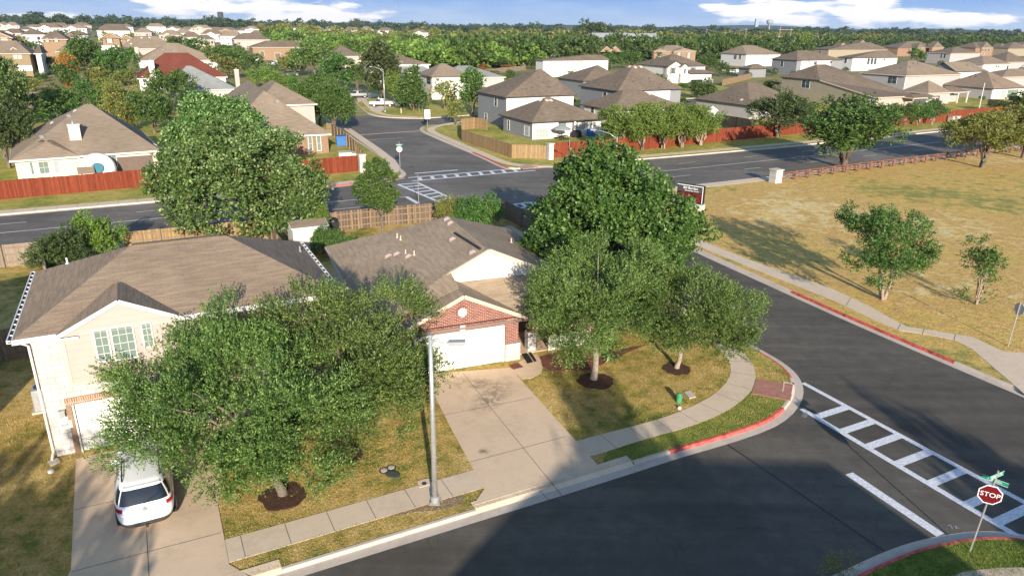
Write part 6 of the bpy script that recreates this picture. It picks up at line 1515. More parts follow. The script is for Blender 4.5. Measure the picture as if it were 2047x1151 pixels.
TP = tree_px
T_LIST = [
 (128, 548, 448, 112, 'bush', 'leaf_oak_dark', 'dark olive bush beside the fence behind the limestone house', 3), (202, 523, 424, 92, 'bush', 'leaf_lime', 'yellow-green bush behind the limestone house, right of the dark one', 3),
 (905, 462, 388, 66, 'bush', 'leaf_olive', 'yellow-tipped shrub behind the ridge of the brick house', 3), (960, 470, 380, 92, 'bush', 'leaf_green', 'darker shrub right of the yellow-tipped one behind the brick house', 3),
 (662, 515, 452, 80, 'bush', 'leaf_green', 'small leafy tree in front of the white back-yard shed', 3), (635, 482, 404, 52, 'round', 'leaf_lime', 'light green sapling against the end of the back-yard shed', 3),
 (8, 262, 112, 100, 'round', 'leaf_pale', 'tall pale-leaved tree at the left border of the photo', 3), (20, 338, 192, 108, 'round', 'leaf_oak_dark', 'dark round tree below the pale one at the left border', 3),
 (128, 232, 166, 66, 'bush', 'leaf_lime', 'lime-green bush behind the tan hip-roofed house, leftmost', 2), (185, 240, 158, 80, 'bush', 'leaf_green', 'green bush behind the peak of the tan hip-roofed house', 2),
 (250, 262, 162, 88, 'bush', 'leaf_olive', 'olive-green bushy tree right of that roof peak', 2), (310, 268, 182, 88, 'round', 'leaf_green', 'bushy tree above the right slope of the tan hip roof', 2), (222, 225, 155, 60, 'bush', 'leaf_lime', 'light bush between the olive tree and the roof peak', 2),
 (346, 225, 136, 92, 'round', 'leaf_green', 'round bright tree in front of the grey-shingled house', 2), (256, 170, 136, 46, 'bush', 'leaf_olive', 'pale olive bush left of the rust-red roof', 2),
 (142, 172, 110, 32, 'oval', 'leaf_rust', 'slender rust-orange tree in the upper-left yards', 2), (140, 178, 146, 30, 'bush', 'leaf_rust', 'low orange bush under the rust-orange tree', 1),
 (178, 158, 78, 50, 'oval', 'leaf_green', 'tallest deep-green tree of the upper-left yards', 2), (238, 162, 90, 74, 'round', 'leaf_green', 'broad deep-green tree left of the rust-red house', 2), (142, 145, 99, 36, 'round', 'leaf_lime', 'light green tree left of the tallest upper-left tree', 2),
 (110, 146, 112, 40, 'round', 'leaf_oak_dark', 'dark tree beside the yellow brick house', 2), (205, 160, 130, 36, 'oval', 'leaf_oak_dark', 'narrow dark tree between the two deep-green trees', 2), (96, 112, 90, 26, 'round', 'leaf_oak_dark', 'small dark tree right of the dark-roofed wing', 1), (186, 165, 142, 26, 'bush', 'leaf_lime', 'low lime bush under the tallest upper-left tree', 1),
 (365, 118, 75, 50, 'round', 'leaf_oak_dark', 'dark tree behind the wide tan roof', 1), (400, 125, 78, 52, 'round', 'leaf_green', 'green tree right of the dark one behind the wide tan roof', 1), (438, 140, 92, 58, 'round', 'leaf_green', 'green tree right of the dormer of the wide tan house', 1), (470, 135, 98, 50, 'round', 'leaf_lime', 'light tree left of the grey-brown court house', 1),
 (450, 160, 112, 60, 'round', 'leaf_olive', 'olive tree right of the rust-red roof end', 1), (505, 150, 105, 46, 'round', 'leaf_green', 'tree in front of the grey-brown court house', 1), (345, 96, 72, 30, 'round', 'leaf_olive', 'small olive tree on the rise above the wide tan roof', 1), (160, 82, 62, 20, 'cone', 'leaf_oak_dark', 'small dark conifer by the twin-gabled brick house', 1),
 (530, 178, 128, 62, 'bush', 'leaf_lime', 'light green hedge tree behind the long tan roof, left', 2), (568, 195, 138, 64, 'bush', 'leaf_lime', 'light green hedge tree behind the long tan roof, middle', 2), (600, 225, 150, 60, 'bush', 'leaf_green', 'green hedge tree beside the long tan roof', 2),
 (640, 252, 150, 80, 'round', 'leaf_green', 'large green tree by the street behind the blank dormer', 3), (668, 268, 168, 78, 'round', 'leaf_green', 'deep-green tree at the street edge casting a shadow on the asphalt', 3),
 (628, 158, 76, 84, 'round', 'leaf_oak', 'tall olive shade tree with a visible pale trunk on the far street', 2), (676, 186, 112, 56, 'oval', 'leaf_green', 'pointed bright-green tree on the far street', 2), (715, 184, 126, 48, 'round', 'leaf_oak', 'dull olive tree left of the silver pickup', 2),
 (765, 204, 90, 64, 'oval', 'leaf_oak_dark', 'tall dark broad conifer behind the far street lamp', 2), (787, 207, 145, 34, 'oval', 'leaf_lime', 'bright lime conical tree beside the far street lamp', 2), (826, 223, 138, 54, 'cone', 'leaf_green', 'green pyramid-shaped tree in the island of dry grass', 2),
 (888, 219, 160, 52, 'round', 'leaf_olive', 'thin yellowish tree in front of the white corner house', 1), (946, 234, 142, 44, 'oval', 'leaf_green', 'upright tree squeezed between the white and grey houses', 2), (913, 250, 204, 38, 'round', 'leaf_olive', 'small olive tree by the side street kerb', 1), (590, 125, 100, 24, 'oval', 'leaf_olive', 'narrow olive tree in front of the tan brick garages', 1),
 (1554, 276, 187, 112, 'round', 'leaf_oak_dark', 'dark round street tree in front of the red fence', 3), (1686, 336, 203, 182, 'round', 'leaf_green', 'broad feathery tree between the arterial and the rail fence', 3),
 (1962, 337, 226, 150, 'spread', 'leaf_olive', 'flat-topped olive tree at the end of the rail fence', 3), (2044, 318, 205, 120, 'round', 'leaf_olive', 'olive tree cut by the right border beside the flat-topped one', 3),
 (1828, 128, 95, 36, 'round', 'leaf_green', 'bushy tree between the pale and the six-windowed house', 1), (1413, 146, 108, 42, 'round', 'leaf_green', 'tree behind the garage wing of the farmhouse', 2), (1222, 138, 107, 38, 'round', 'leaf_green', 'left of two trees beyond the long cream house', 1), (1256, 138, 103, 44, 'round', 'leaf_green', 'right of two trees beyond the long cream house', 1),
 (1367, 182, 166, 16, 'oval', 'leaf_green', 'young tree left in front of the farmhouse', 1), (1400, 186, 168, 20, 'oval', 'leaf_green', 'young tree before the open garage of the farmhouse', 1), (985, 150, 140, 40, 'bush', 'leaf_olive', 'yellowing scrub bush at the edge of the wood behind the grey roof', 1), (965, 142, 128, 24, 'bush', 'leaf_rust', 'rusty dry scrub left at the edge of the wood', 1), (1015, 138, 126, 30, 'bush', 'leaf_rust', 'rusty dry scrub right at the edge of the wood', 1),
 (1600, 108, 62, 36, 'round', 'leaf_lime', 'yellow-green tree behind the double power pole', 1), (1180, 95, 42, 60, 'round', 'leaf_oak_dark', 'dark tree rising above the wood left of the metal barn', 1), (712, 66, 38, 26, 'spread', 'leaf_oak_dark', 'lone spreading tree on the skyline above the far houses', 1),
]
for px_, yb_, yt_, w_, kd, lf, lb, det in T_LIST:
    TP(px_, yb_, yt_, w_, kd, lf, lb, det, name='shrub' if kd == 'bush' else 'tree', cat='shrub' if kd == 'bush' else 'tree')
ORD = ['leftmost', 'second from the left', 'third from the left', 'fourth from the left', 'rightmost']
for i, (x, yb, yt) in enumerate(((1240, 304, 214), (1283, 302, 211), (1325, 299, 210), (1362, 296, 211), (1400, 292, 216))):
    TP(x, yb, yt, 92, 'myrtle', 'leaf_myrtle', '%s crape myrtle of the five in front of the grey houses' % ORD[i], 3, 'crape myrtles in front of the grey houses', name='crape_myrtle', cat='tree', var=i % 3)
for i, (x, yb, yt, w) in enumerate(((1778, 258, 210, 44), (1806, 255, 207, 44), (1834, 252, 205, 46), (1862, 250, 206, 46))):
    TP(x, yb, yt, w, 'myrtle', 'leaf_green', '%s small crape myrtle of the row right of the feathery tree' % (ORD[:3] + ['rightmost'])[i], 2, 'small crape myrtles by the red fence', name='crape_myrtle', cat='tree', var=i % 3)
for (px_, py_, rr) in ((565, 992, .85), (690, 908, .8), (1190, 762, .9), (1353, 738, .75)):
    c = G(px_, py_, Z); rg = random.Random(int(px_)); P = [(c.x + math.cos(a / 20 * 6.283) * rr * rg.uniform(.88, 1.12), c.y + math.sin(a / 20 * 6.283) * rr * rg.uniform(.88, 1.12)) for a in range(20)]
    flat('mulch_ring', P, Z + .04, 'mulch', thick=.05)

# the wooded belt behind the houses: too many crowns to count
rng = np.random.default_rng(77)
def d0(px):
    xs = [300, 520, 560, 700, 900, 1060, 1250, 1440, 1560, 1700, 2047, 2400]; ds = [900, 900, 430, 372, 300, 345, 400, 440, 590, 660, 760, 760]
    return float(np.interp(px, xs, ds))
def belt(px0, px1, dmax, n, hmin, hmax, w, dmin_off=0, seed=1):
    r = np.random.default_rng(seed); out = []
    for _ in range(n):
        px_ = r.uniform(px0, px1); a = (px_ - CX) / FPX; D0 = d0(px_) + dmin_off
        D = D0 + (dmax - D0) * r.uniform(0, 1) ** 1.7
        x, y = a * D, D
        h = r.uniform(hmin, hmax); out.append((x, y, terr(x, y) - .3, h, w * r.uniform(.7, 1.3)))
    return out
woodland('woodland', 'bright lime-green wood behind the far street houses, upper middle', belt(556, 1080, 700, 300, 6, 10.5, 10, 0, 1), 'leaf_lime', 5)
woodland('woodland', 'deep green wood filling the band between the houses and the horizon', belt(556, 1080, 700, 170, 6, 10.5, 9, 4, 12) + belt(880, 2150, 900, 620, 7, 12.5, 11, 8, 2) + belt(1060, 1640, 480, 160, 8, 13, 11, 0, 9), 'leaf_wood', 6)
woodland('woodland', 'dull olive wood far behind, from the middle to the right border', belt(540, 2150, 2000, 620, 8, 14, 16, 260, 3), 'leaf_olive', 7)
woodland('woodland', 'dark skyline trees along the whole horizon', [(a * D, D, terr(a * D, D), h_, 26) for a, D, h_ in [(rng.uniform(-.76, .78), rng.uniform(1000, 2600), rng.uniform(12, 21)) for _ in range(700)]], 'leaf_far', 8)
woodland('woodland', 'green trees scattered between the far left rows of houses', [(a * D, D, terr(a * D, D), h_, 9) for a, D, h_ in [(rng.uniform(-.78, -.3), rng.uniform(430, 980), rng.uniform(3, 5)) for _ in range(45)]], 'leaf_wood', 9)
# low hills on the horizon
def clear(x, y, r): return all(math.hypot(x - a, y - b_) > c + r for a, b_, c in FOOT)
def sight(x, y, h):
    # keep crowns from hiding the next house row: stay low when a house stands just behind
    return all(not (0 < b_ - y < 34 and abs(a * y / b_ - x) < c) for a, b_, c in FOOT)
fl = []
for _ in range(1500):
    a = rng.uniform(-.78, -.12); D = rng.uniform(125, 430); x, y = a * D, D
    if clear(x, y, 3.0) and not (-.38 < a < -.17 and D < 235) and not (a > -.2 and D < 270):
        h_ = rng.uniform(3.5, 6.5) if sight(x, y, 6) else rng.uniform(1.8, 3.0)
        fl.append((x, y, terr(x, y), h_, h_ * rng.uniform(.9, 1.3)))
woodland('garden_trees', 'mixed green garden trees and shrubs packed between the left-hand houses', fl[:90], 'leaf_wood', 11, det=1)
woodland('garden_trees', 'duller olive garden trees among the left-hand houses', fl[90:130], 'leaf_olive', 12, det=1)
fl = []
for _ in range(900):
    a = rng.uniform(-.02, .75); D = rng.uniform(150, 420); x, y = a * D, D
    if clear(x, y, 2.0): h_ = rng.uniform(1.2, 3.4) if not sight(x, y, 5) else rng.uniform(2.5, 5.5); fl.append((x, y, terr(x, y), h_, h_ * rng.uniform(.9, 1.4)))
woodland('garden_trees', 'small trees and shrubs in the yards of the right-hand houses', fl[:110], 'leaf_wood', 13, det=1)
mb = MB(); n = 160
for ring, (D, hh) in enumerate(((3600, 0), (4500, 1), (5100, .6))):
    for i in range(n + 1):
        a = -.95 + 1.9 * i / n; z_ = hh * (18 + 6 * math.sin(i * .31) + 5 * math.sin(i * .13 + 1) + 7 * max(0, math.sin((i - 95) * .07)))
        mb.v.append((a * D, D, z_))
for r_ in range(2):
    for i in range(n): mb.f.append((r_ * (n + 1) + i, r_ * (n + 1) + i + 1, (r_ + 1) * (n + 1) + i + 1, (r_ + 1) * (n + 1) + i)); mb.m.append(0)
M['hill'] = grass_mat('hill', [(0.34, (0.035, 0.055, 0.05)), (0.5, (0.05, 0.075, 0.06)), (0.66, (0.09, 0.11, 0.09))], .004, .03, .3, 0.0)  # bluish distance haze is mixed into the hill colour
tag(mb.build('hills', M['hill']), kind='structure')

# ------------------------------------------------------------------ what stands behind the viewer and shades the street
h = House('two-storey house across the street, outside the picture, shading the road', 0, Vector((8, -10, 0)))
h.walls(1.7, 19.8, -11.5, -.5, 5.6, 'beige_siding'); h.roof(1.2, 20.2, -12, 0, 5.7, 9.9, 'x', 7.1, .3, mat=TN); h.done()
h = House('neighbouring two-storey house just outside the left border, shading the side yard', 27, Vector((-25, 20, 0)))
h.walls(-21, -10.3, 28.9, 39, 5.4, 'brick_tan'); h.roof(-21.5, -9.9, 28.4, 39.5, 5.5, 8.2, 'x', mat=TN); h.done()
tree_at(Vector((13.2, -15, 0)), 14.4, 5.0, 'oval', 'leaf_green', 'tall tree behind the shading house, outside the picture', 2)
tree_at(Vector((27.0, -10.0, 0)), 12.6, 5.5, 'round', 'leaf_oak', 'broad tree right of the shading house, outside the picture', 2)
tree_at(Vector((33.0, -4.0, 0)), 10.0, 6.5, 'round', 'leaf_oak', 'second broad tree right of the shading house, outside the picture', 2)
tree_at(Vector((-12.0, -8.0, 0)), 10.8, 9.0, 'round', 'leaf_oak', 'tree across the street at the left, outside the picture', 2)

# ------------------------------------------------------------------ fences
def fence(name, label, pts, h, mat, post='fence_post', cat='fence', z0=Z, step=2.4, posts=True, rail_side=-1, cap=True, group=None):
    """pickets as one panel per straight run; posts and rails on one side"""
    pts = [Vector((p[0], p[1], 0)) for p in pts]; c = pts[0]
    root = empty(name, (c.x, c.y, z0), 0, label, cat, group)
    rl = MB(); nseg = 0
    for a, b in zip(pts, pts[1:]):
        a = a - c; b = b - c; d = b - a; L = d.length; u = d.normalized(); n = Vector((-u.y, u.x, 0)) * rail_side
        mb = MB(); q = d.to_track_quat('X', 'Z').to_matrix().to_4x4(); q.translation = a
        k = max(1, int(L / 6)); 
        for i in range(k):
            pass
        kp = max(2, int(L / .28)); rg_ = random.Random(int(L * 100)); tops = [h + rg_.uniform(-.022, .022) + .03 * math.sin(i_ * .21) for i_ in range(kp)]; XS = []
        for i_ in range(kp): XS += [(L * i_ / kp, tops[i_]), (L * (i_ + 1) / kp, tops[i_])]
        for sd in (-.012, .012): mb.v += [tuple(q @ Vector((x_, sd, 0))) for x_, t_ in XS] + [tuple(q @ Vector((x_, sd, t_))) for x_, t_ in XS]
        nn_ = len(XS)
        for i_ in range(nn_ - 1):
            if XS[i_ + 1][0] - XS[i_][0] > 1e-4: mb.f += [(i_, i_ + 1, nn_ + i_ + 1, nn_ + i_), (3 * nn_ + i_, 3 * nn_ + i_ + 1, 2 * nn_ + i_ + 1, 2 * nn_ + i_)]; mb.m += [0, 0]
            mb.f.append((nn_ + i_, nn_ + i_ + 1, 3 * nn_ + i_ + 1, 3 * nn_ + i_)); mb.m.append(0)
        mb.build('panel', M[mat], root)
        for zz in (.35, h * .55, h - .25): rl.bar(a + n * .04 + Vector((0, 0, zz)), b + n * .04 + Vector((0, 0, zz)), .04, .09)
        if posts:
            m = max(1, int(L / step))
            for i in range(m + 1):
                p = a.lerp(b, i / m) + n * .07; pb = MB(); pb.box(p.x - .05, p.x + .05, p.y - .05, p.y + .05, 0, h + .03); pb.build('post', M[post], root)
        nseg += 1
    rl.build('rails', M[post], root)
    return root
V2 = lambda *a: g2(*a)
fence('wood_fence', 'long rust-red board fence along the arterial in front of the tan hip-roofed house', [g2(-130, 412), g2(0, 402), g2(325, 372), (-33, 82.2), (-28.5, 84.5)], 1.9, 'fence_red', 'fence_post_red', rail_side=1)
fence('wood_fence', 'short rust-red fence section left of the white stone pillar at the street corner', [g2(600, 356), g2(640, 352), g2(716, 344)], 1.95, 'fence_red', 'fence_post_red', rail_side=1)
fence('wood_fence', 'weathered cedar fence with pale posts running up the left side of the far street', [g2(733, 345), g2(712, 312), g2(690, 290), g2(664, 272), g2(655, 271)], 1.9, 'fence_grey', 'fence_cedar', rail_side=1)
fence('wood_fence', 'curving golden cedar fence around the yard of the grey corner house', [g2(974, 262), g2(948, 258), g2(922, 262), g2(923, 284), g2(1000, 310), g2(1023, 318), g2(1092, 320)], 1.85, 'fence_cedar', 'fence_cedar', rail_side=1)
fence('wood_fence', 'long rust-red fence behind the crape myrtles, from the white pillar to the far right', [g2(1103, 318), g2(1225, 308), g2(1367, 291.5), g2(1480, 281), g2(1596, 269), g2(1740, 256), g2(1891, 243.5), g2(2009, 233)], 2.05, 'fence_red', 'fence_post_red', rail_side=1)
fence('wood_fence', 'rust-red fence right of the tall white pillar at the right border', [g2(2022, 232), g2(2120, 222)], 2.05, 'fence_red', 'fence_post_red', rail_side=1)
fence('wood_fence', 'golden fence with weathered pickets behind the limestone house', [g2(245, 465, 1.85), g2(390, 451, 1.85), g2(532, 438.5, 1.85), g2(569, 486, 1.85)], 1.72, 'fence_cedar', 'fence_post', rail_side=-1)
fence('wood_fence', 'dark shaded picket fence at the left border, behind the shaded lawn', [g2(-90, 500, 1.8), g2(0, 491, 1.8), g2(77, 484, 1.8), g2(92, 532, 1.8)], 1.7, 'fence_grey', rail_side=-1)
fence('wood_fence', 'dark fence in the shade beside the left wall of the limestone house', [g2(-90, 745), g2(0, 728), g2(84, 713)], 1.8, 'fence_grey', rail_side=-1)
fence('wood_fence', 'patchy brown picket fence behind the brick house, right of the back-yard shed', [g2(660, 425, 1.85), g2(770, 414, 1.85), g2(888, 404.5, 1.85)], 1.72, 'fence_old', 'fence_post', rail_side=-1)
fence('wood_fence', 'shaded fence down the side street between the brick house and the big conical tree', [g2(888, 404.5, 1.85), (-2.6, 68.2), (-.6, 67.2), (2.2, 61.5), (6.3, 52.5)], 1.72, 'fence_grey', rail_side=-1)
fence('wood_fence', 'low brown fence between far back yards at the upper left', [g2(40, 163), g2(85, 158), g2(134, 152)], 1.8, 'fence_grey', z0=.1, rail_side=-1)
fence('wood_fence', 'tan back-yard fence in front of the orange tree, upper left', [g2(66, 190), g2(112, 186), g2(170, 178)], 1.8, 'fence_cedar', z0=.1, rail_side=-1)
fence('wood_fence', 'pale fence above the left roof edge of the tan hip-roofed house', [g2(44, 222), g2(72, 232), g2(128, 226)], 1.9, 'fence_grey', z0=0, rail_side=-1)
fence('wood_fence', 'cedar fence between the farmhouse and the brown-roofed house', [g2(1443, 172), g2(1462, 168), g2(1500, 158)], 2.0, 'fence_cedar', z0=0, rail_side=-1)
fence('wood_fence', 'grey-gold fence between the white shed and the dark round street tree', [g2(1428, 250), g2(1470, 256), g2(1500, 262)], 1.9, 'fence_cedar', z0=.1, rail_side=-1)
fence('wood_fence', 'low horizontal fence beyond the porch posts, right', [g2(1973, 212), g2(2003, 216), g2(2050, 218)], 1.6, 'fence_cedar', z0=.1, rail_side=-1)
fence('wood_fence', 'worn grey fence at the foot of the wood behind the grey roof', [g2(955, 152), g2(1003, 146), g2(1050, 141)], 1.9, 'fence_grey', z0=0, rail_side=-1)
def pillar(label, px, py, h, w=.75, mat='limestone'):
    p = G(px, py); r = empty('stone_pillar', (p.x, p.y, Z), math.radians(27), label, 'pillar')
    mb = MB(); mb.box(-w / 2, w / 2, -w / 2, w / 2, 0, h); mb.build('shaft', M[mat], r)
    mb = MB(); mb.box(-w / 2 - .09, w / 2 + .09, -w / 2 - .09, w / 2 + .09, h, h + .12); mb.build('cap', M['concrete_kerb'], r)
pillar('white stone pillar where the short red fence meets the cedar fence', 725, 346, 2.1)
pillar('white stone pillar between the golden cedar fence and the long red fence', 1099, 321, 2.15)
pillar('tall white pillar interrupting the red fence near the right border', 2015, 235, 2.2, .8)
pillar('squat limestone pillar at the start of the crossed-rail field fence', 1549, 367, 1.5, 1.05)
# crossed-rail fence along the field
root = empty('rail_fence', (*g2(1562, 365), Z), 0, 'low brown crossed-rail fence along the edge of the dry field', 'fence')
A_ = Vector((*g2(1562, 365), 0)); pts = [Vector((*g2(1562, 365), 0)), Vector((*g2(1690, 347.5), 0)), Vector((*g2(1930, 317), 0)), Vector((*g2(2060, 303), 0))]
rp = [pts[0]]
for a, b in zip(pts, pts[1:]):
    m = max(1, round((b - a).length / 2.5)); rp += [a.lerp(b, i / m) for i in range(1, m + 1)]
for i, p in enumerate(rp):
    p = p - A_; mb = MB(); mb.box(p.x - .09, p.x + .09, p.y - .09, p.y + .09, 0, 1.15); mb.build('post', M['rail_red'], root)
for a, b in zip(rp, rp[1:]):
    a = a - A_; b = b - A_; mb = MB(); mb.bar(a + Vector((0, 0, 1.0)), b + Vector((0, 0, 1.0)), .05, .13); mb.bar(a + Vector((0, .03, .2)), b + Vector((0, .03, .95)), .05, .12); mb.bar(a + Vector((0, -.03, .95)), b + Vector((0, -.03, .2)), .05, .12); mb.build('rails', M['rail_red'], root)

# ------------------------------------------------------------------ lamps, signs, poles
def street_lamp(label, px, py, h, arm_dir, arm_len, r0=.11, droop=.5):
    p = G(px, py); t = empty('street_lamp', (p.x, p.y, Z), 0, label, 'street lamp')
    mb = MB(); mb.tube([(0, 0, 0), (0, 0, h * .5), (0, 0, h)], [r0, r0 * .82, r0 * .62], 14); mb.build('pole', M['steel'], t, smooth=True)
    mb = MB(); mb.box(-.2, .2, -.2, .2, -.05, .05); mb.lathe([(.17, .05), (.17, .28), (.13, .3)], (0, 0, 0), 14); mb.build('base_plate', M['steel_dull'], t)
    for sx, sy in ((.15, .15), (-.15, .15), (.15, -.15), (-.15, -.15)): mb = MB(); mb.tube([(sx, sy, .05), (sx, sy, .11)], .02, 6); mb.build('bolt', M['steel_dull'], t)
    u = Vector((math.cos(arm_dir), math.sin(arm_dir), 0)); e = u * arm_len
    mb = MB(); mb.tube([(0, 0, h - .25), tuple(u * arm_len * .3 + Vector((0, 0, h + droop * .5))), tuple(u * arm_len * .7 + Vector((0, 0, h + droop * .85))), tuple(e + Vector((0, 0, h + droop)))], [r0 * .5, r0 * .42, r0 * .38, r0 * .35], 10); mb.build('arm', M['steel'], t, smooth=True)
    q = Matrix.Translation(e + Vector((0, 0, h + droop))) @ Matrix.Rotation(arm_dir, 4, 'Z')
    mb = MB(); mb.box(-.12, .5, -.13, .13, -.05, .09, 0, q); lm = mb.build('luminaire', M['steel_dull'], t)
    mb = MB(); mb.box(.08, .46, -.1, .1, -.09, -.052, 0, q); mb.build('lens', M['blinds_white'], lm)
    mb = MB(); mb.tube([(0, 0, h - .02), (0, 0, h + .05)], r0 * .7, 12); mb.build('cap', M['steel_dull'], t)
    return t
street_lamp('tall galvanized street lamp standing on the near verge between the two driveways', 870, 1009, 7.0, math.radians(5), .75, .115, -.3)
street_lamp('street lamp leaning its arm left, rising behind the big conical tree at the arterial', 1228, 374, 5.55, math.radians(160), 2.6, .1, .7)
street_lamp('street lamp with a short arm on the corner of the far side street', 770, 225, 8.2, math.radians(172), 2.4, .11, .8)
def octagon(r): return [(r * math.cos(math.pi / 8 + k * math.pi / 4), r * math.sin(math.pi / 8 + k * math.pi / 4)) for k in range(8)]
def plate(poly, M4, t, mat, parent, name):
    mb = MB(); n = len(poly)
    fr = [M4 @ Vector((x, y, t)) for x, y in poly]; bk = [M4 @ Vector((x, y, 0)) for x, y in poly]
    mb.face(fr); mb.face(bk[::-1])
    for i in range(n): mb.face([bk[i], bk[(i + 1) % n], fr[(i + 1) % n], fr[i]])
    return mb.build(name, M[mat], parent)
def face_frame(ang, loc, off=0):
    """plane whose normal points at heading ang; local x to the reader's right, y up, z towards the reader"""
    n = Vector((math.cos(ang), math.sin(ang), 0)); up = Vector((0, 0, 1)); x = up.cross(n)
    m = Matrix(((x.x, up.x, n.x, 0), (x.y, up.y, n.y, 0), (x.z, up.z, n.z, 0), (0, 0, 0, 1))); m.translation = Vector(loc) + n * off
    return m
def stop_sign(label, px, py, ang, lean=(0, 0), hc=2.5, names=None, face=True):
    p = G(px, py); t = empty('stop_sign', (p.x, p.y, Z), 0, label, 'stop sign')
    top = hc + (.95 if names else .42)
    mb = MB(); mb.tube([(0, 0, -.05), (lean[0] * top, lean[1] * top, top)], .032, 8); mb.build('post', M['steel'], t)
    c = Vector((lean[0] * hc, lean[1] * hc, hc)); F = face_frame(ang, c, .04)
    pl = plate(octagon(.385), F, .008, 'sign_white', t, 'sign_plate')
    rd = plate(octagon(.35), F @ Matrix.Translation((0, 0, .009)), .003, 'sign_red', pl, 'red_face')
    F2 = F @ Matrix.Translation((0, -.005, .0145)); text('STOP', .25, F2.translation, F2.to_3x3(), M['sign_white'], pl, 'lettering', .001)
    plate(octagon(.375), F @ Matrix.Translation((0, 0, -.004)), .003, 'sign_back', pl, 'sign_back')
    if names:
        for i, (s_, a_) in enumerate(names):
            z_ = hc + .55 + i * .2; F = face_frame(a_, (lean[0] * z_, lean[1] * z_, z_), -.006)
            b_ = plate([(-.4, -.08), (.4, -.08), (.4, .08), (-.4, .08)], F, .012, 'sign_green', t, 'name_blade')
            for sd in (1, -1):
                Fs = (F @ Matrix.Translation((0, 0, .0135))) if sd > 0 else (F @ Matrix.Rotation(math.pi, 4, 'Y') @ Matrix.Translation((0, 0, .0015)))
                text(s_, .11, (Fs @ Vector((0, -.003, 0))), Fs.to_3x3(), M['sign_white'], b_, 'lettering', .0008)
            for yb in ((-.08, -.07), (.07, .08)): plate([(-.4, yb[0]), (.4, yb[0]), (.4, yb[1]), (-.4, yb[1])], F @ Matrix.Translation((0, 0, .012)), .002, 'sign_white', b_, 'border')
    return t
stop_sign('red stop sign under two green street-name blades at the lower right corner', 1937, 1106, math.radians(-118), (.05, -.02), 2.42, [('LOUREN', math.radians(-135)), ('BURDEN DR', math.radians(-63))])
stop_sign('stop sign seen from behind at the left corner of the far street', 800, 341, math.radians(95), hc=2.55, names=[('LOUREN', math.radians(-80))])
stop_sign('stop sign seen from behind at the right border, on the edge of the field', 2014, 696, math.radians(8), (.02, 0), 2.35)
def post_sign(label, px, py, h, w, hh, ang, mat='sign_white', name='road_sign', back=None):
    p = G(px, py); t = empty(name, (p.x, p.y, Z), 0, label, 'sign'); mb = MB(); mb.tube([(0, 0, 0), (0, 0, h)], .035, 8); mb.build('post', M['steel'], t)
    F = face_frame(ang, (0, 0, h - hh / 2), .035); plate([(-w / 2, -hh / 2), (w / 2, -hh / 2), (w / 2, hh / 2), (-w / 2, hh / 2)], F, .02, mat, t, 'sign_plate'); return t
post_sign('tall white rectangular sign on the verge of the side street corner', 855, 258, 3.2, 1.0, 1.6, math.radians(-70))
post_sign('dark lower sign panel beside the tall white sign at the side street corner', 852.5, 253, 1.5, .9, .9, math.radians(-70), 'car_dark')
post_sign('narrow sign seen edge-on in front of the long red fence', 1137, 316, 2.5, .75, .75, math.radians(-10), 'sign_back')
post_sign('dark wooden marker post beside the ladder crossing behind the brick house', 837, 408, 2.9, .22, .5, math.radians(10), 'trim_brown')
post_sign('street-name post with a pale blade in front of the white corner house', 844, 222, 3.3, 1.3, .22, math.radians(-60), 'sign_back')
post_sign('brown post beside the street-name post, in the island of dry grass', 838, 228, 1.8, .15, .5, math.radians(-60), 'trim_brown')
# school sign in the field
p = G(1378, 419); a = math.radians(-128); r = empty('school_sign', (p.x, p.y, Z), a + math.pi / 2, 'black and red school sign on a white stone base at the corner of the field', 'sign')
mb = MB(); mb.box(-1.5, 1.5, -.35, .35, 0, .62); mb.build('base', M['limestone'], r)
mb = MB(); mb.box(-1.4, 1.4, -.26, .26, .62, 2.45); cb = mb.build('cabinet', M['black'], r)
mb = MB(); mb.box(-1.32, 1.32, -.275, -.262, 1.75, 2.33); mb.build('upper_panel', M['car_dark'], cb)
mb = MB(); mb.box(-1.32, 1.32, -.275, -.262, .74, 1.68); mb.build('message_panel', plain('message_red', (.10, .014, .014), .4, .5, 2.5), cb)
for b_ in ((-1.4, 1.4, 2.36, 2.42), (1.34, 1.4, .7, 2.36)): mb = MB(); mb.box(b_[0], b_[1], -.28, -.262, b_[2], b_[3]); mb.build('border', M['sign_white'], cb)
R3 = Matrix.Rotation(math.pi / 2, 3, 'X')
text('Bill Burden', .36, Vector((.05, -.28, 2.13)), R3, M['sign_white'], cb, 'lettering', .002); text('Elementary School', .2, Vector((.2, -.28, 1.86)), R3, M['sign_white'], cb, 'lettering', .002)
def pole(label, px, py, h, r=.13, lean=(0, 0), arms=(), name='utility_pole', mat='bark_pale'):
    p = GT(px, py); t = empty(name, (p.x, p.y, p.z), 0, label, 'utility pole'); mb = MB(); mb.tube([(0, 0, 0), (lean[0], lean[1], h)], [r, r * .7], 8); mb.build('pole', M[mat], t)
    for z_, w_ in arms: mb = MB(); mb.box(-w_ / 2, w_ / 2, -.1, .1, z_ - .12, z_ + .12); mb.build('crossarm', M[mat], t)
    return t, p
pole('slim white mast rising through the yard behind the red fence, right', 1953, 236, 7.2, .09, (0, 0), mat='trim_white')
pole('pale pole standing above the white low house, upper right', 1963, 129, 6.0, .1, (0, 0), mat='trim_white')
t1, q1 = pole('single wooden power pole left of the double power pole', 1410, 92, 16.5, .3, (0, 0), ((9.5, 7),)); t2, q2 = pole('middle wooden power pole against the wood', 1488, 93, 17.0, .3, (0, 0), ((16, 3),))
q3 = GT(1552, 104); t3 = empty('power_pole', (q3.x, q3.y, 0), 0, 'double-legged power pole with two crossbars above the wood', 'utility pole')
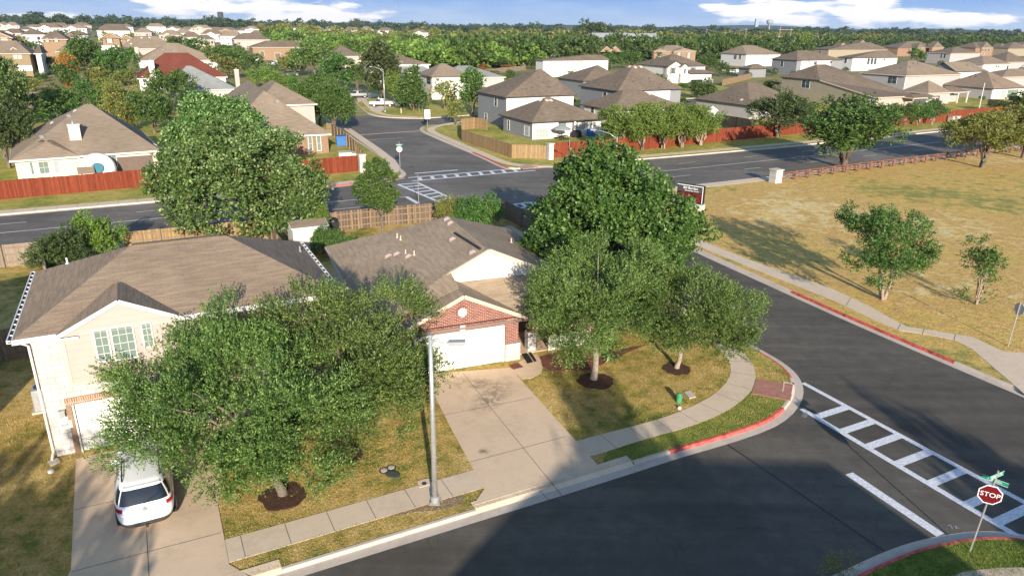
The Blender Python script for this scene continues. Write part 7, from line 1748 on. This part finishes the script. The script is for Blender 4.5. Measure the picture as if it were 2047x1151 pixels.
for x_ in (0, 9.5): mb = MB(); mb.tube([(x_, 0, 0), (x_ + (1 if x_ == 0 else -.2), 0, 19.5 if x_ == 0 else 17.5)], [.34, .24], 8); mb.build('leg', M['bark_pale'], t3)
for z_ in (11.5, 16.4): mb = MB(); mb.box(-.5, 11, -.15, .15, z_ - .18, z_ + .18); mb.build('crossbar', M['bark_pale'], t3)
def wire(label, a, b, sag):
    mb = MB(); P = [a.lerp(b, i / 14) - Vector((0, 0, sag * 4 * (i / 14) * (1 - i / 14))) for i in range(15)]; mb.tube(P, .05, 5); tag(mb.build('power_line', M['steel_dull']), label, 'power line', 'sagging lines between the power poles')
for i, (z1, z2, z3) in enumerate(((9.5, 10.5, 19), (5, 6.5, 11.5), (15.5, 16.8, 19.2))):
    lv = ['middle', 'lowest', 'topmost'][i]
    wire('%s sagging power line between the single and the middle pole' % lv, Vector((q1.x, q1.y, z1)), Vector((q2.x, q2.y, z2)), 3.2); wire('%s sagging power line between the middle and the double pole' % lv, Vector((q2.x, q2.y, z2)), Vector((q3.x, q3.y, z3)), 3.2)
# radio mast, towers and barn on the skyline
def far(px, D, dz=0): d = ray(px, 60); k = D / d.dot(Vector((0, 1, 0))); q = CAM + d * k; return Vector((q.x, q.y, terr(q.x, q.y) + dz))
q = far(793, 1500); t = empty('radio_mast', q, 0, 'thin radio mast on the skyline, upper middle', 'mast'); mb = MB(); mb.tube([(0, 0, 0), (0, 0, 56)], [.5, .35], 5); mb.build('mast', M['steel_dull'], t)
q = far(1537, 3000); t = empty('water_tower', q, 0, 'grey water tower with a flattened bowl on the right skyline', 'water tower')
mb = MB(); mb.lathe([(3, 0), (3, 26), (8, 31), (13, 38), (13.5, 43), (11, 47), (0, 49)], (0, 0, 0), 24); mb.build('tank', plain('tank', (.25, .30, .32), .6, .1, .2), t, smooth=True)
q = far(1511, 3000); t = empty('office_tower', q, 0, 'tall grey block on the skyline left of the water tower', 'tower'); mb = MB(); mb.box(-6, 6, -6, 6, 0, 50); mb.build('wall', plain('tower', (.22, .28, .33), .6, .1, .2), t)
q = far(444, 1700); t = empty('silo_tower', q, 0, 'small dark water tank tower on the left skyline', 'water tower'); mb = MB(); mb.lathe([(3, 0), (3, 22), (6, 23), (6, 34), (0, 35)], (0, 0, 0), 14); mb.build('tank', M['car_dark'], t)
q = far(1250, 520); t = House('long grey metal barn roof rising out of the wood', 8, Vector((q.x, q.y, 0)), cat='barn', name='barn')
a1, a2 = Vector((q.x, q.y, 0)).dot(t.e1), Vector((q.x, q.y, 0)).dot(t.e2); M['metal_roof'] = plain('metal_roof', (.40, .40, .38), .5, .06, .3, metal=.2)
t.vol(a1 - 23, a1 + 22, a2 - 9, a2 + 12, 9.3, 13.2, 'pale_siding', ax='x', i0=0, i1=0, gw='pale_siding', mat='metal_roof'); t.done()
mb = MB(); q = far(1563, 330)

# ------------------------------------------------------------------ vehicles
def vehicle(name, label, cat, loc, heading, L, W, H, prof, paint, belt, dark='car_dark', rails=False, wheel_r=.37, rear_glass=True, detail=2, wagon=True):
    """stack of rounded-rectangle rings; prof rows: z, half width, rear y, front y"""
    t = empty(name, loc, heading - math.pi / 2, label, cat)
    NR = 48
    def ring(z, hw, yr, yf, o=0.0, pw=.30):
        hl = (yf - yr) / 2 + o; yc = (yf + yr) / 2; out = []
        for k in range(NR):
            a = 2 * math.pi * k / NR - math.pi / 2; c, s_ = math.cos(a), math.sin(a)
            x = math.copysign(abs(c) ** pw, c) * (hw + o); y = yc + math.copysign(abs(s_) ** pw, s_) * hl
            tp = 1 - .07 * max(0, (abs(s_) - .75) / .25); out.append((x * tp, y, z))
        return out
    def at(z):
        P = prof
        for a, b in zip(P, P[1:]):
            if a[0] <= z <= b[0]: k = (z - a[0]) / (b[0] - a[0] + 1e-9); return tuple(a[i] + (b[i] - a[i]) * k for i in range(4))
        return P[-1]
    mb = MB(); rings = [ring(*r_) for r_ in prof]
    for r_ in rings: mb.v += r_
    for i in range(len(rings) - 1):
        for k in range(NR): k2 = (k + 1) % NR; mb.f.append((i * NR + k, i * NR + k2, (i + 1) * NR + k2, (i + 1) * NR + k)); mb.m.append(0)
    mb.f.append(tuple((len(rings) - 1) * NR + k for k in range(NR))); mb.m.append(0); mb.f.append(tuple(NR - 1 - k for k in range(NR))); mb.m.append(0)
    body = mb.build('body', M[paint], t, smooth=True)
    md = body.modifiers.new('edge', 'EDGE_SPLIT'); md.split_angle = math.radians(38)
    def patch(nm, z0_, z1_, k0, k1, mat, parent, o=.012, steps=3):
        mb = MB(); n = k1 - k0 + 1
        for j in range(steps + 1):
            z_ = z0_ + (z1_ - z0_) * j / steps; R_ = ring(*at(z_), o=o); mb.v += [R_[k % NR] for k in range(k0, k1 + 1)]
        for j in range(steps):
            for i in range(n - 1): mb.f.append((j * n + i, j * n + i + 1, (j + 1) * n + i + 1, (j + 1) * n + i)); mb.m.append(0)
        return mb.build(nm, M[mat], parent, smooth=True)
    zb, zt = belt
    if rear_glass: patch('rear_window', zb + .03, zt - .03, -5, 5, 'car_glass', t)
    q4 = NR // 4
    patch('side_window', zb + .05, zt - .04, q4 - 6, q4 - 1, 'car_glass', t); patch('side_window', zb + .05, zt - .04, q4, q4 + 6, 'car_glass', t)
    patch('side_window', zb + .05, zt - .04, -q4 - 6, -q4, 'car_glass', t); patch('side_window', zb + .05, zt - .04, -q4 + 1, -q4 + 6, 'car_glass', t)
    patch('windscreen', zb + .03, zt - .03, NR // 2 - 5, NR // 2 + 5, 'car_glass', t)
    if detail > 1:
        for k0, k1 in ((3, 9), (-9, -3)): patch('tail_light', .93, 1.07, k0, k1, 'lamp_red', t, .014)
    else:
        for k0, k1 in ((4, 8), (-8, -4)): patch('tail_light', .8, .98, k0, k1, 'lamp_red', t, .014)
    patch('lower_trim', prof[0][0] + .01, prof[0][0] + .2, -NR // 2, NR // 2, dark, t, .02)
    for sx in (-1, 1):
        for yw in (L * .19, L * .80):
            mb = MB(); mb.tube([(sx * (W / 2 - .24), yw, wheel_r), (sx * (W / 2 + .005), yw, wheel_r)], wheel_r, 20); w_ = mb.build('wheel', M['rubber'], t)
            mb = MB(); mb.tube([(sx * (W / 2 - .02), yw, wheel_r), (sx * (W / 2 + .02), yw, wheel_r)], wheel_r * .62, 14); mb.build('rim', M['steel'], w_)
    return t, patch, at, ring
SUV = [(.24, .80, .10, 4.88), (.40, .93, .03, 4.96), (.62, .98, .0, 5.0), (.86, .99, .02, 5.0), (1.02, .985, .05, 4.97), (1.08, .96, .07, 4.75), (1.12, .92, .10, 3.75), (1.3, .87, .20, 3.5), (1.5, .79, .32, 3.15), (1.63, .73, .42, 2.85), (1.70, .66, .55, 2.65), (1.735, .5, .8, 2.4)]
pr = G(298, 1063, Z); hd = math.radians(116.5)
t, patch, at, ring = vehicle('parked_car', 'white family SUV parked in the left driveway under the oak, seen from behind', 'car', (pr.x, pr.y, Z + .03), hd, 5.0, 1.98, 1.74, SUV, 'car_white', (1.12, 1.64))
def shiny(o_): return o_
patch('trim_strip', .885, .905, -9, 9, 'steel_dull', t, .016); patch('bumper', .26, .46, -10, 10, 'car_dark', t, .035)
mb = MB(); mb.tube([(0, -.035, .97), (0, .06, .97)], .065, 16); mb.build('emblem', M['steel_dull'], t)
mb = MB(); mb.box(-.26, .26, -.03, .02, .62, .78) if False else mb.box(-.05, .05, -.16, 0, .30, .36); mb.build('tow_hitch', M['car_dark'], t)
text('ATLAS', .085, Vector((0, -.025, .83)), Matrix.Rotation(math.pi / 2, 3, 'X'), M['steel_dull'], t, 'lettering', .002)
for sx in (-.62, .62): mb = MB(); mb.tube([(sx, .9, 1.72), (sx, 1.0, 1.79), (sx, 2.5, 1.79), (sx, 2.6, 1.72)], .025, 6); mb.build('roof_rail', M['black'], t)
for sx in (-1, 1): mb = MB(); mb.box(sx * 1.0 - .11, sx * 1.0 + .11, 3.35, 3.5, 1.1, 1.26); mb.build('mirror', M['car_white'], t)
mb = MB(); mb.box(-.6, .6, .42, .62, 1.655, 1.70); mb.build('rear_spoiler', M['car_white'], t)
mb = MB(); mb.tube([(0, -.01, 1.2), (.25, -.03 + .15, 1.28), (.5, .18, 1.36)], .012, 5); mb.build('rear_wiper', M['black'], t)
TRUCK = [(.40, .85, .05, 5.6), (.6, .96, .0, 5.7), (.9, .98, .0, 5.7), (1.12, .97, .04, 5.65), (1.16, .94, 1.9, 4.5), (1.5, .85, 2.0, 4.1), (1.72, .75, 2.2, 3.8), (1.78, .66, 2.35, 3.6)]
CARP = [(.3, .8, .1, 4.5), (.5, .9, .0, 4.6), (.8, .92, .0, 4.6), (.95, .9, .05, 4.4), (1.0, .86, .15, 3.5), (1.3, .74, .5, 3.0), (1.5, .66, .7, 2.7), (1.55, .55, .9, 2.5)]
for lb, prf, px_, py_, hdg, L, W, pt_, belt, cat in (
    ('silver pickup truck on the driveway across the far street', TRUCK, 736, 196, 205, 5.7, 1.96, 'car_grey', (1.16, 1.72), 'pickup truck'),
    ('white pickup truck half hidden by the lime conical tree', TRUCK, 790, 214, 185, 5.7, 1.96, 'car_white', (1.16, 1.72), 'pickup truck'),
    ('dark car in the shade behind the green pyramid tree', CARP, 838, 213, 200, 4.6, 1.84, 'car_dark', (1.0, 1.5), 'car'),
    ('white SUV on the driveway left of the big far shade tree', SUV, 562, 132, 200, 5.0, 1.98, 'car_white', (1.12, 1.64), 'car'),
    ('white car in front of the tan brick garages, beside the SUV', CARP, 524, 124, 215, 4.6, 1.84, 'car_white', (1.0, 1.5), 'car'),
    ('grey car before the left tan brick garage', CARP, 504, 122, 215, 4.6, 1.84, 'car_grey', (1.0, 1.5), 'car'),
    ('dark car parked in the shade under the big far shade tree', CARP, 600, 152, 190, 4.6, 1.84, 'car_dark', (1.0, 1.5), 'car'),
    ('white car in front of the garage of the yellow brick house', CARP, 52, 147, 110, 4.6, 1.84, 'car_white', (1.0, 1.5), 'car'),
    ('dark car inside the open garage of the farmhouse', CARP, 1400, 180, 120, 4.6, 1.84, 'car_white', (1.0, 1.5), 'car')):
    q = GT(px_, py_); vehicle('parked_car' if 'pickup' not in lb else 'pickup_truck', lb.replace('dark car inside', 'pale car beside'), cat, (q.x, q.y, q.z + .05), math.radians(hdg), L, W, 1.7, prf, pt_, belt, detail=1)
q = G(1476, 148); bt = empty('parked_boat', (q.x, q.y, .6), math.radians(200), 'white motor boat on a trailer beside the brown brick house', 'boat')
mb = MB()
for k, (x, w, z0_) in enumerate(((0, 1.1, 0), (4, 1.2, 0), (6.5, .9, .15), (8, .1, .6))): mb.v += [(x, -w, 1.1), (x, -w * .5, z0_), (x, w * .5, z0_), (x, w, 1.1)]
for k in range(3):
    for j in range(3): mb.f.append((k * 4 + j, k * 4 + j + 1, k * 4 + 5 + j, k * 4 + 4 + j)); mb.m.append(0)
    mb.f.append((k * 4 + 3, k * 4, k * 4 + 4, k * 4 + 7)); mb.m.append(0)
mb.f.append((0, 3, 2, 1)); mb.m.append(0); mb.build('hull', M['car_white'], bt)
mb = MB(); mb.box(2, 5, -.8, .8, 1.1, 1.7); mb.build('windscreen', M['car_glass'], bt)
mb = MB(); mb.box(.5, 7, -.6, .6, -.3, -.15); tr = mb.build('trailer', M['car_dark'], bt)
for sy in (-1, 1): mb = MB(); mb.tube([(2.5, sy * .9, -.25), (2.5, sy * 1.1, -.25)], .33, 12); mb.build('wheel', M['rubber'], tr)

# ------------------------------------------------------------------ small things
p = G(1357, 803, Z); t = empty('utility_pedestal', (p.x, p.y, Z), .4, 'green plastic utility pedestal on the dry corner lawn', 'utility box')
mb = MB(); mb.lathe([(.15, 0), (.14, .42), (.12, .46), (.0, .5)], (0, 0, 0), 12); mb.build('housing', M['green_plastic'], t, smooth=True); mb = MB(); mb.lathe([(.165, .33), (.165, .38)], (0, 0, 0), 12); mb.build('band', M['sign_green'], t)
p = G(1358, 817, Z); mb = MB(); mb.lathe([(.09, 0), (.09, .09), (.05, .13)], (0, 0, 0), 10); o = mb.build('cleanout_cap', M['trim_white']); o.location = (p.x, p.y, Z); tag(o, 'small white cleanout cap in front of the green utility pedestal', 'pipe cap')
o = flat('meter_cover', [g2(*q, z=Z) for q in ((1367, 784), (1380, 781), (1391, 794), (1378, 797))], Z + .05, 'concrete_kerb', kind='', thick=.05); tag(o, 'flat grey meter lid right of the green utility pedestal', 'utility cover')
p = G(775, 938, Z); t = empty('utility_covers', (p.x, p.y, Z), math.radians(27), 'pair of round valve covers set beside a dark oval lid in the left lawn', 'utility cover')
for dx in (-.17, .17): mb = MB(); mb.lathe([(.14, 0), (.14, .05), (.0, .06)], (dx, dx * .2, 0), 14); mb.build('round_cover', M['concrete_kerb'], t); mb = MB(); mb.lathe([(.2, 0), (.2, .03), (.14, .032)], (dx, dx * .2, 0), 14); mb.build('ring', M['car_dark'], t)
p = G(785, 949, Z); mb = MB(); mb.lathe([(.3, 0), (.3, .045), (.26, .06), (.0, .065)], (0, 0, 0), 18); o = mb.build('water_meter_cover', plain('lid_green', (.06, .07, .055), .7, .1)); o.location = (p.x, p.y, Z); o.scale = (1.15, .72, 1); o.rotation_euler = (0, 0, -.5); tag(o, 'dark oval water-meter lid in the left lawn', 'utility cover')
o = flat('meter_slab', [g2(*q, z=Z) for q in ((834, 962), (857, 956), (862, 968), (838, 975))], Z + .03, 'concrete_walk', kind='', thick=.03); tag(o, 'square concrete meter slab notched into the sidewalk by the lamp', 'utility cover')
p = G(848, 966, Z + .03); mb = MB(); mb.lathe([(.1, 0), (.1, .012), (0, .013)], (0, 0, 0), 14); o = mb.build('round_lid', M['car_dark']); o.location = (p.x, p.y, Z + .032); tag(o, 'small dark round lid on the concrete meter slab by the lamp', 'utility cover')
rg = random.Random(3); c = G(840, 1008, Z)
flat('bare_soil', [(c.x + math.cos(a / 18 * 6.283 + .47) * 1.9 * rg.uniform(.75, 1.1), c.y + math.sin(a / 18 * 6.283 + .47) * .3 * rg.uniform(.6, 1.3) + math.cos(a / 18 * 6.283) * .55) for a in range(18)], Z + .006, 'dirt', thick=.02)
p = Vector((-5.85 * .891 - 37.2 * .454, -5.85 * .454 + 37.2 * .891, Z)); t = empty('air_conditioner', (p.x, p.y, Z), math.radians(27), 'grey louvred air conditioner standing on a slab beside the limestone house', 'air conditioner')
mb = MB(); mb.box(-.55, .55, -.55, .55, 0, .1); mb.build('slab', M['concrete_kerb'], t)
mb = MB(); mb.box(-.42, .42, -.42, .42, .1, 1.15); bd = mb.build('housing', M['steel_dull'], t)
mb = MB(); 
for k in range(16): mb.box(-.435, .435, -.435, .435, .18 + k * .058, .18 + k * .058 + .022)
mb.build('louvres', M['steel'], bd); mb = MB(); mb.lathe([(.36, 1.15), (.36, 1.18), (.1, 1.2)], (0, 0, 0), 20); mb.build('fan_grille', M['car_dark'], bd)
o = flat('splash_block', [g2(*q, z=Z) for q in ((95, 924), (116, 917), (121, 924), (102, 932))], Z + .07, 'concrete_kerb', kind='', thick=.07); tag(o, 'concrete splash block under the downspout of the limestone house', 'splash block')
p = G(102, 943, Z); mb = MB(); mb.lathe([(.12, 0), (.12, .07), (.07, .1)], (0, 0, 0), 10); o = mb.build('cleanout_cap', M['trim_white']); o.location = (p.x, p.y, Z); tag(o, 'white cleanout cap in the grass below the splash block', 'pipe cap')
p = G(685, 292); t = empty('recycling_bin', (p.x, p.y, Z), .3, 'blue lidded recycling bin inside the cedar fence by the brick end wall', 'recycling bin')
mb = MB(); mb.box(-.9, .9, -.7, .7, 0, 1.3); mb.build('bin', M['blue_plastic'], t); mb = MB(); mb.box(-.98, .98, -.78, .78, 1.3, 1.42); mb.build('lid', M['blue_plastic'], t)
p = G(700, 312); t = empty('stone_planter', (p.x, p.y, Z), .3, 'low stepped pale stone planter between the blue bin and the cedar fence', 'planter')
mb = MB(); mb.box(-1.6, .2, -.9, .9, 0, .5); mb.box(.2, 1.6, -.9, .9, 0, .35); mb.build('stones', M['limestone'], t)
p = G(1906, 244); t = empty('utility_cabinet', (p.x, p.y, Z), .45, 'pale utility cabinet standing against the long red fence at the right', 'utility box')
mb = MB(); mb.box(-1.3, 1.3, -.5, .5, 0, 1.0); mb.build('housing', M['paver_tan' if False else 'concrete_kerb'], t); mb = MB(); mb.box(-1.36, 1.36, -.56, .56, 1.0, 1.08); mb.build('lid', M['steel'], t)
s_ = House('white metal shed with a flat tan roof in the back yard of the brick house', 27, G(600, 497), cat='shed', name='garden_shed')
a = s_.E(583, 452, 2.4); s_.walls(a[0] + .05, a[0] + 2.8, a[1] + .05, a[1] + 2.4, 2.1, 'white_siding', -.1); s_.roof(a[0] - .05, a[0] + 2.9, a[1] - .05, a[1] + 2.5, 2.18, 2.5, 'x', 0, 0, mat='shingle_tan', gw='white_siding', gin=.1, fas=.08); s_.done()
p = G(668, 462, Z); t = empty('covered_grill', (p.x, p.y, Z), .4, 'black covered grill beside the white shed in the back yard', 'barbecue')
mb = MB(); mb.box(-.4, .4, -.3, .3, 0, .9); mb.build('cart', M['black'], t); mb = MB(); mb.lathe([(.45, .9), (.4, 1.1), (.2, 1.25), (0, 1.3)], (0, 0, 0), 12); mb.build('lid', M['black'], t)
for lb, px_, py_, h_ in (('stub post in the grass by the far driveway, under the dark conifer', 757, 203, .9), ('pale stub post in the island of dry grass', 802, 228, 1.0), ('pale stub post right of the silver pickup', 690, 181, .9)):
    p = G(px_, py_); mb = MB(); mb.tube([(0, 0, 0), (0, 0, h_)], .12, 8); o = mb.build('marker_post', M['trim_cream']); o.location = (p.x, p.y, Z); tag(o, lb, 'marker post')
# play frame at the upper left
p = G(75, 216); t = empty('play_frame', (p.x, p.y, 0), .5, 'wooden play tower with a flat roof in a back yard at the upper left', 'play frame')
for sx in (-1, 1):
    for sy in (-1, 1): mb = MB(); mb.box(sx * 1.2 - .07, sx * 1.2 + .07, sy * 1.0 - .07, sy * 1.0 + .07, 0, 3.1); mb.build('leg', M['fence_post'], t)
mb = MB(); mb.box(-1.4, 1.4, -1.2, 1.2, 3.1, 3.25); mb.build('roof', M['fence_post'], t); mb = MB(); mb.box(-1.2, 1.2, -1, 1, 1.4, 1.5); mb.build('platform', M['fence_post'], t)
# grass nap
PA = offset(EDGE['A'], .60)
AV = [D1, D2, smooth(WT, 1) + smooth(WB, 1)[::-1], [g2(*q_, z=Z) for q_ in ((1511, 759), (1585, 769), (1580, 801), (1502, 787))], [g2(*q_, z=Z) for q_ in ((1021, 738), (1040, 722), (1072, 706), (1130, 700), (1220, 706), (1290, 690), (1262, 702), (1180, 740), (1086, 745), (1043, 757))]]
lawnA = [(-24, 12.5)] + [q_ for q_ in PA if q_[0] > -12 and q_[1] < 46] + [(10, 48), (-24, 48)]
hx = lambda a_, b_: (a_ * .891 - b_ * .454, a_ * .454 + b_ * .891)
AV += [[hx(-5.1, 32.2), hx(6.8, 32.2), hx(6.8, 40.7), hx(-5.1, 40.7)]]
tufts('lawn_grass', 'dry golden lawn grass around the two near driveways', [lawnA], 420, 3, M['tuft_lawn'], (.03, .06), AV)
tufts('lawn_grass', 'green grass of the corner lawn at the lower right', [[q_ for q_ in PD if q_[1] > 8 and q_[0] > 5] + [(22, 8), (8, 8)]], 500, 4, M['tuft_green'], (.04, .09), [])
fld = [q_ for q_ in PF if q_[1] < 82 and q_[1] > 30 and q_[0] < 40]

# ------------------------------------------------------------------ the air
mb = MB(); mb.box(-4700, 4700, -330, 5400, -1.2, 75)
hz = mb.build('haze', plain('haze_tmp', (1, 1, 1)), uv=False)
hm = bpy.data.materials.new('haze'); hm.use_nodes = True; hm.node_tree.nodes.clear()
ho = hm.node_tree.nodes.new('ShaderNodeOutputMaterial'); hp = hm.node_tree.nodes.new('ShaderNodeVolumePrincipled')
hp.inputs['Color'].default_value = (0.80, 0.87, 1.0, 1); hp.inputs['Density'].default_value = 0.000065; hp.inputs['Anisotropy'].default_value = 0.2
hm.node_tree.links.new(hp.outputs[0], ho.inputs['Volume']); hz.data.materials.clear(); hz.data.materials.append(hm); tag(hz, kind='stuff', label='thin pale air haze over the whole neighbourhood', cat='haze')
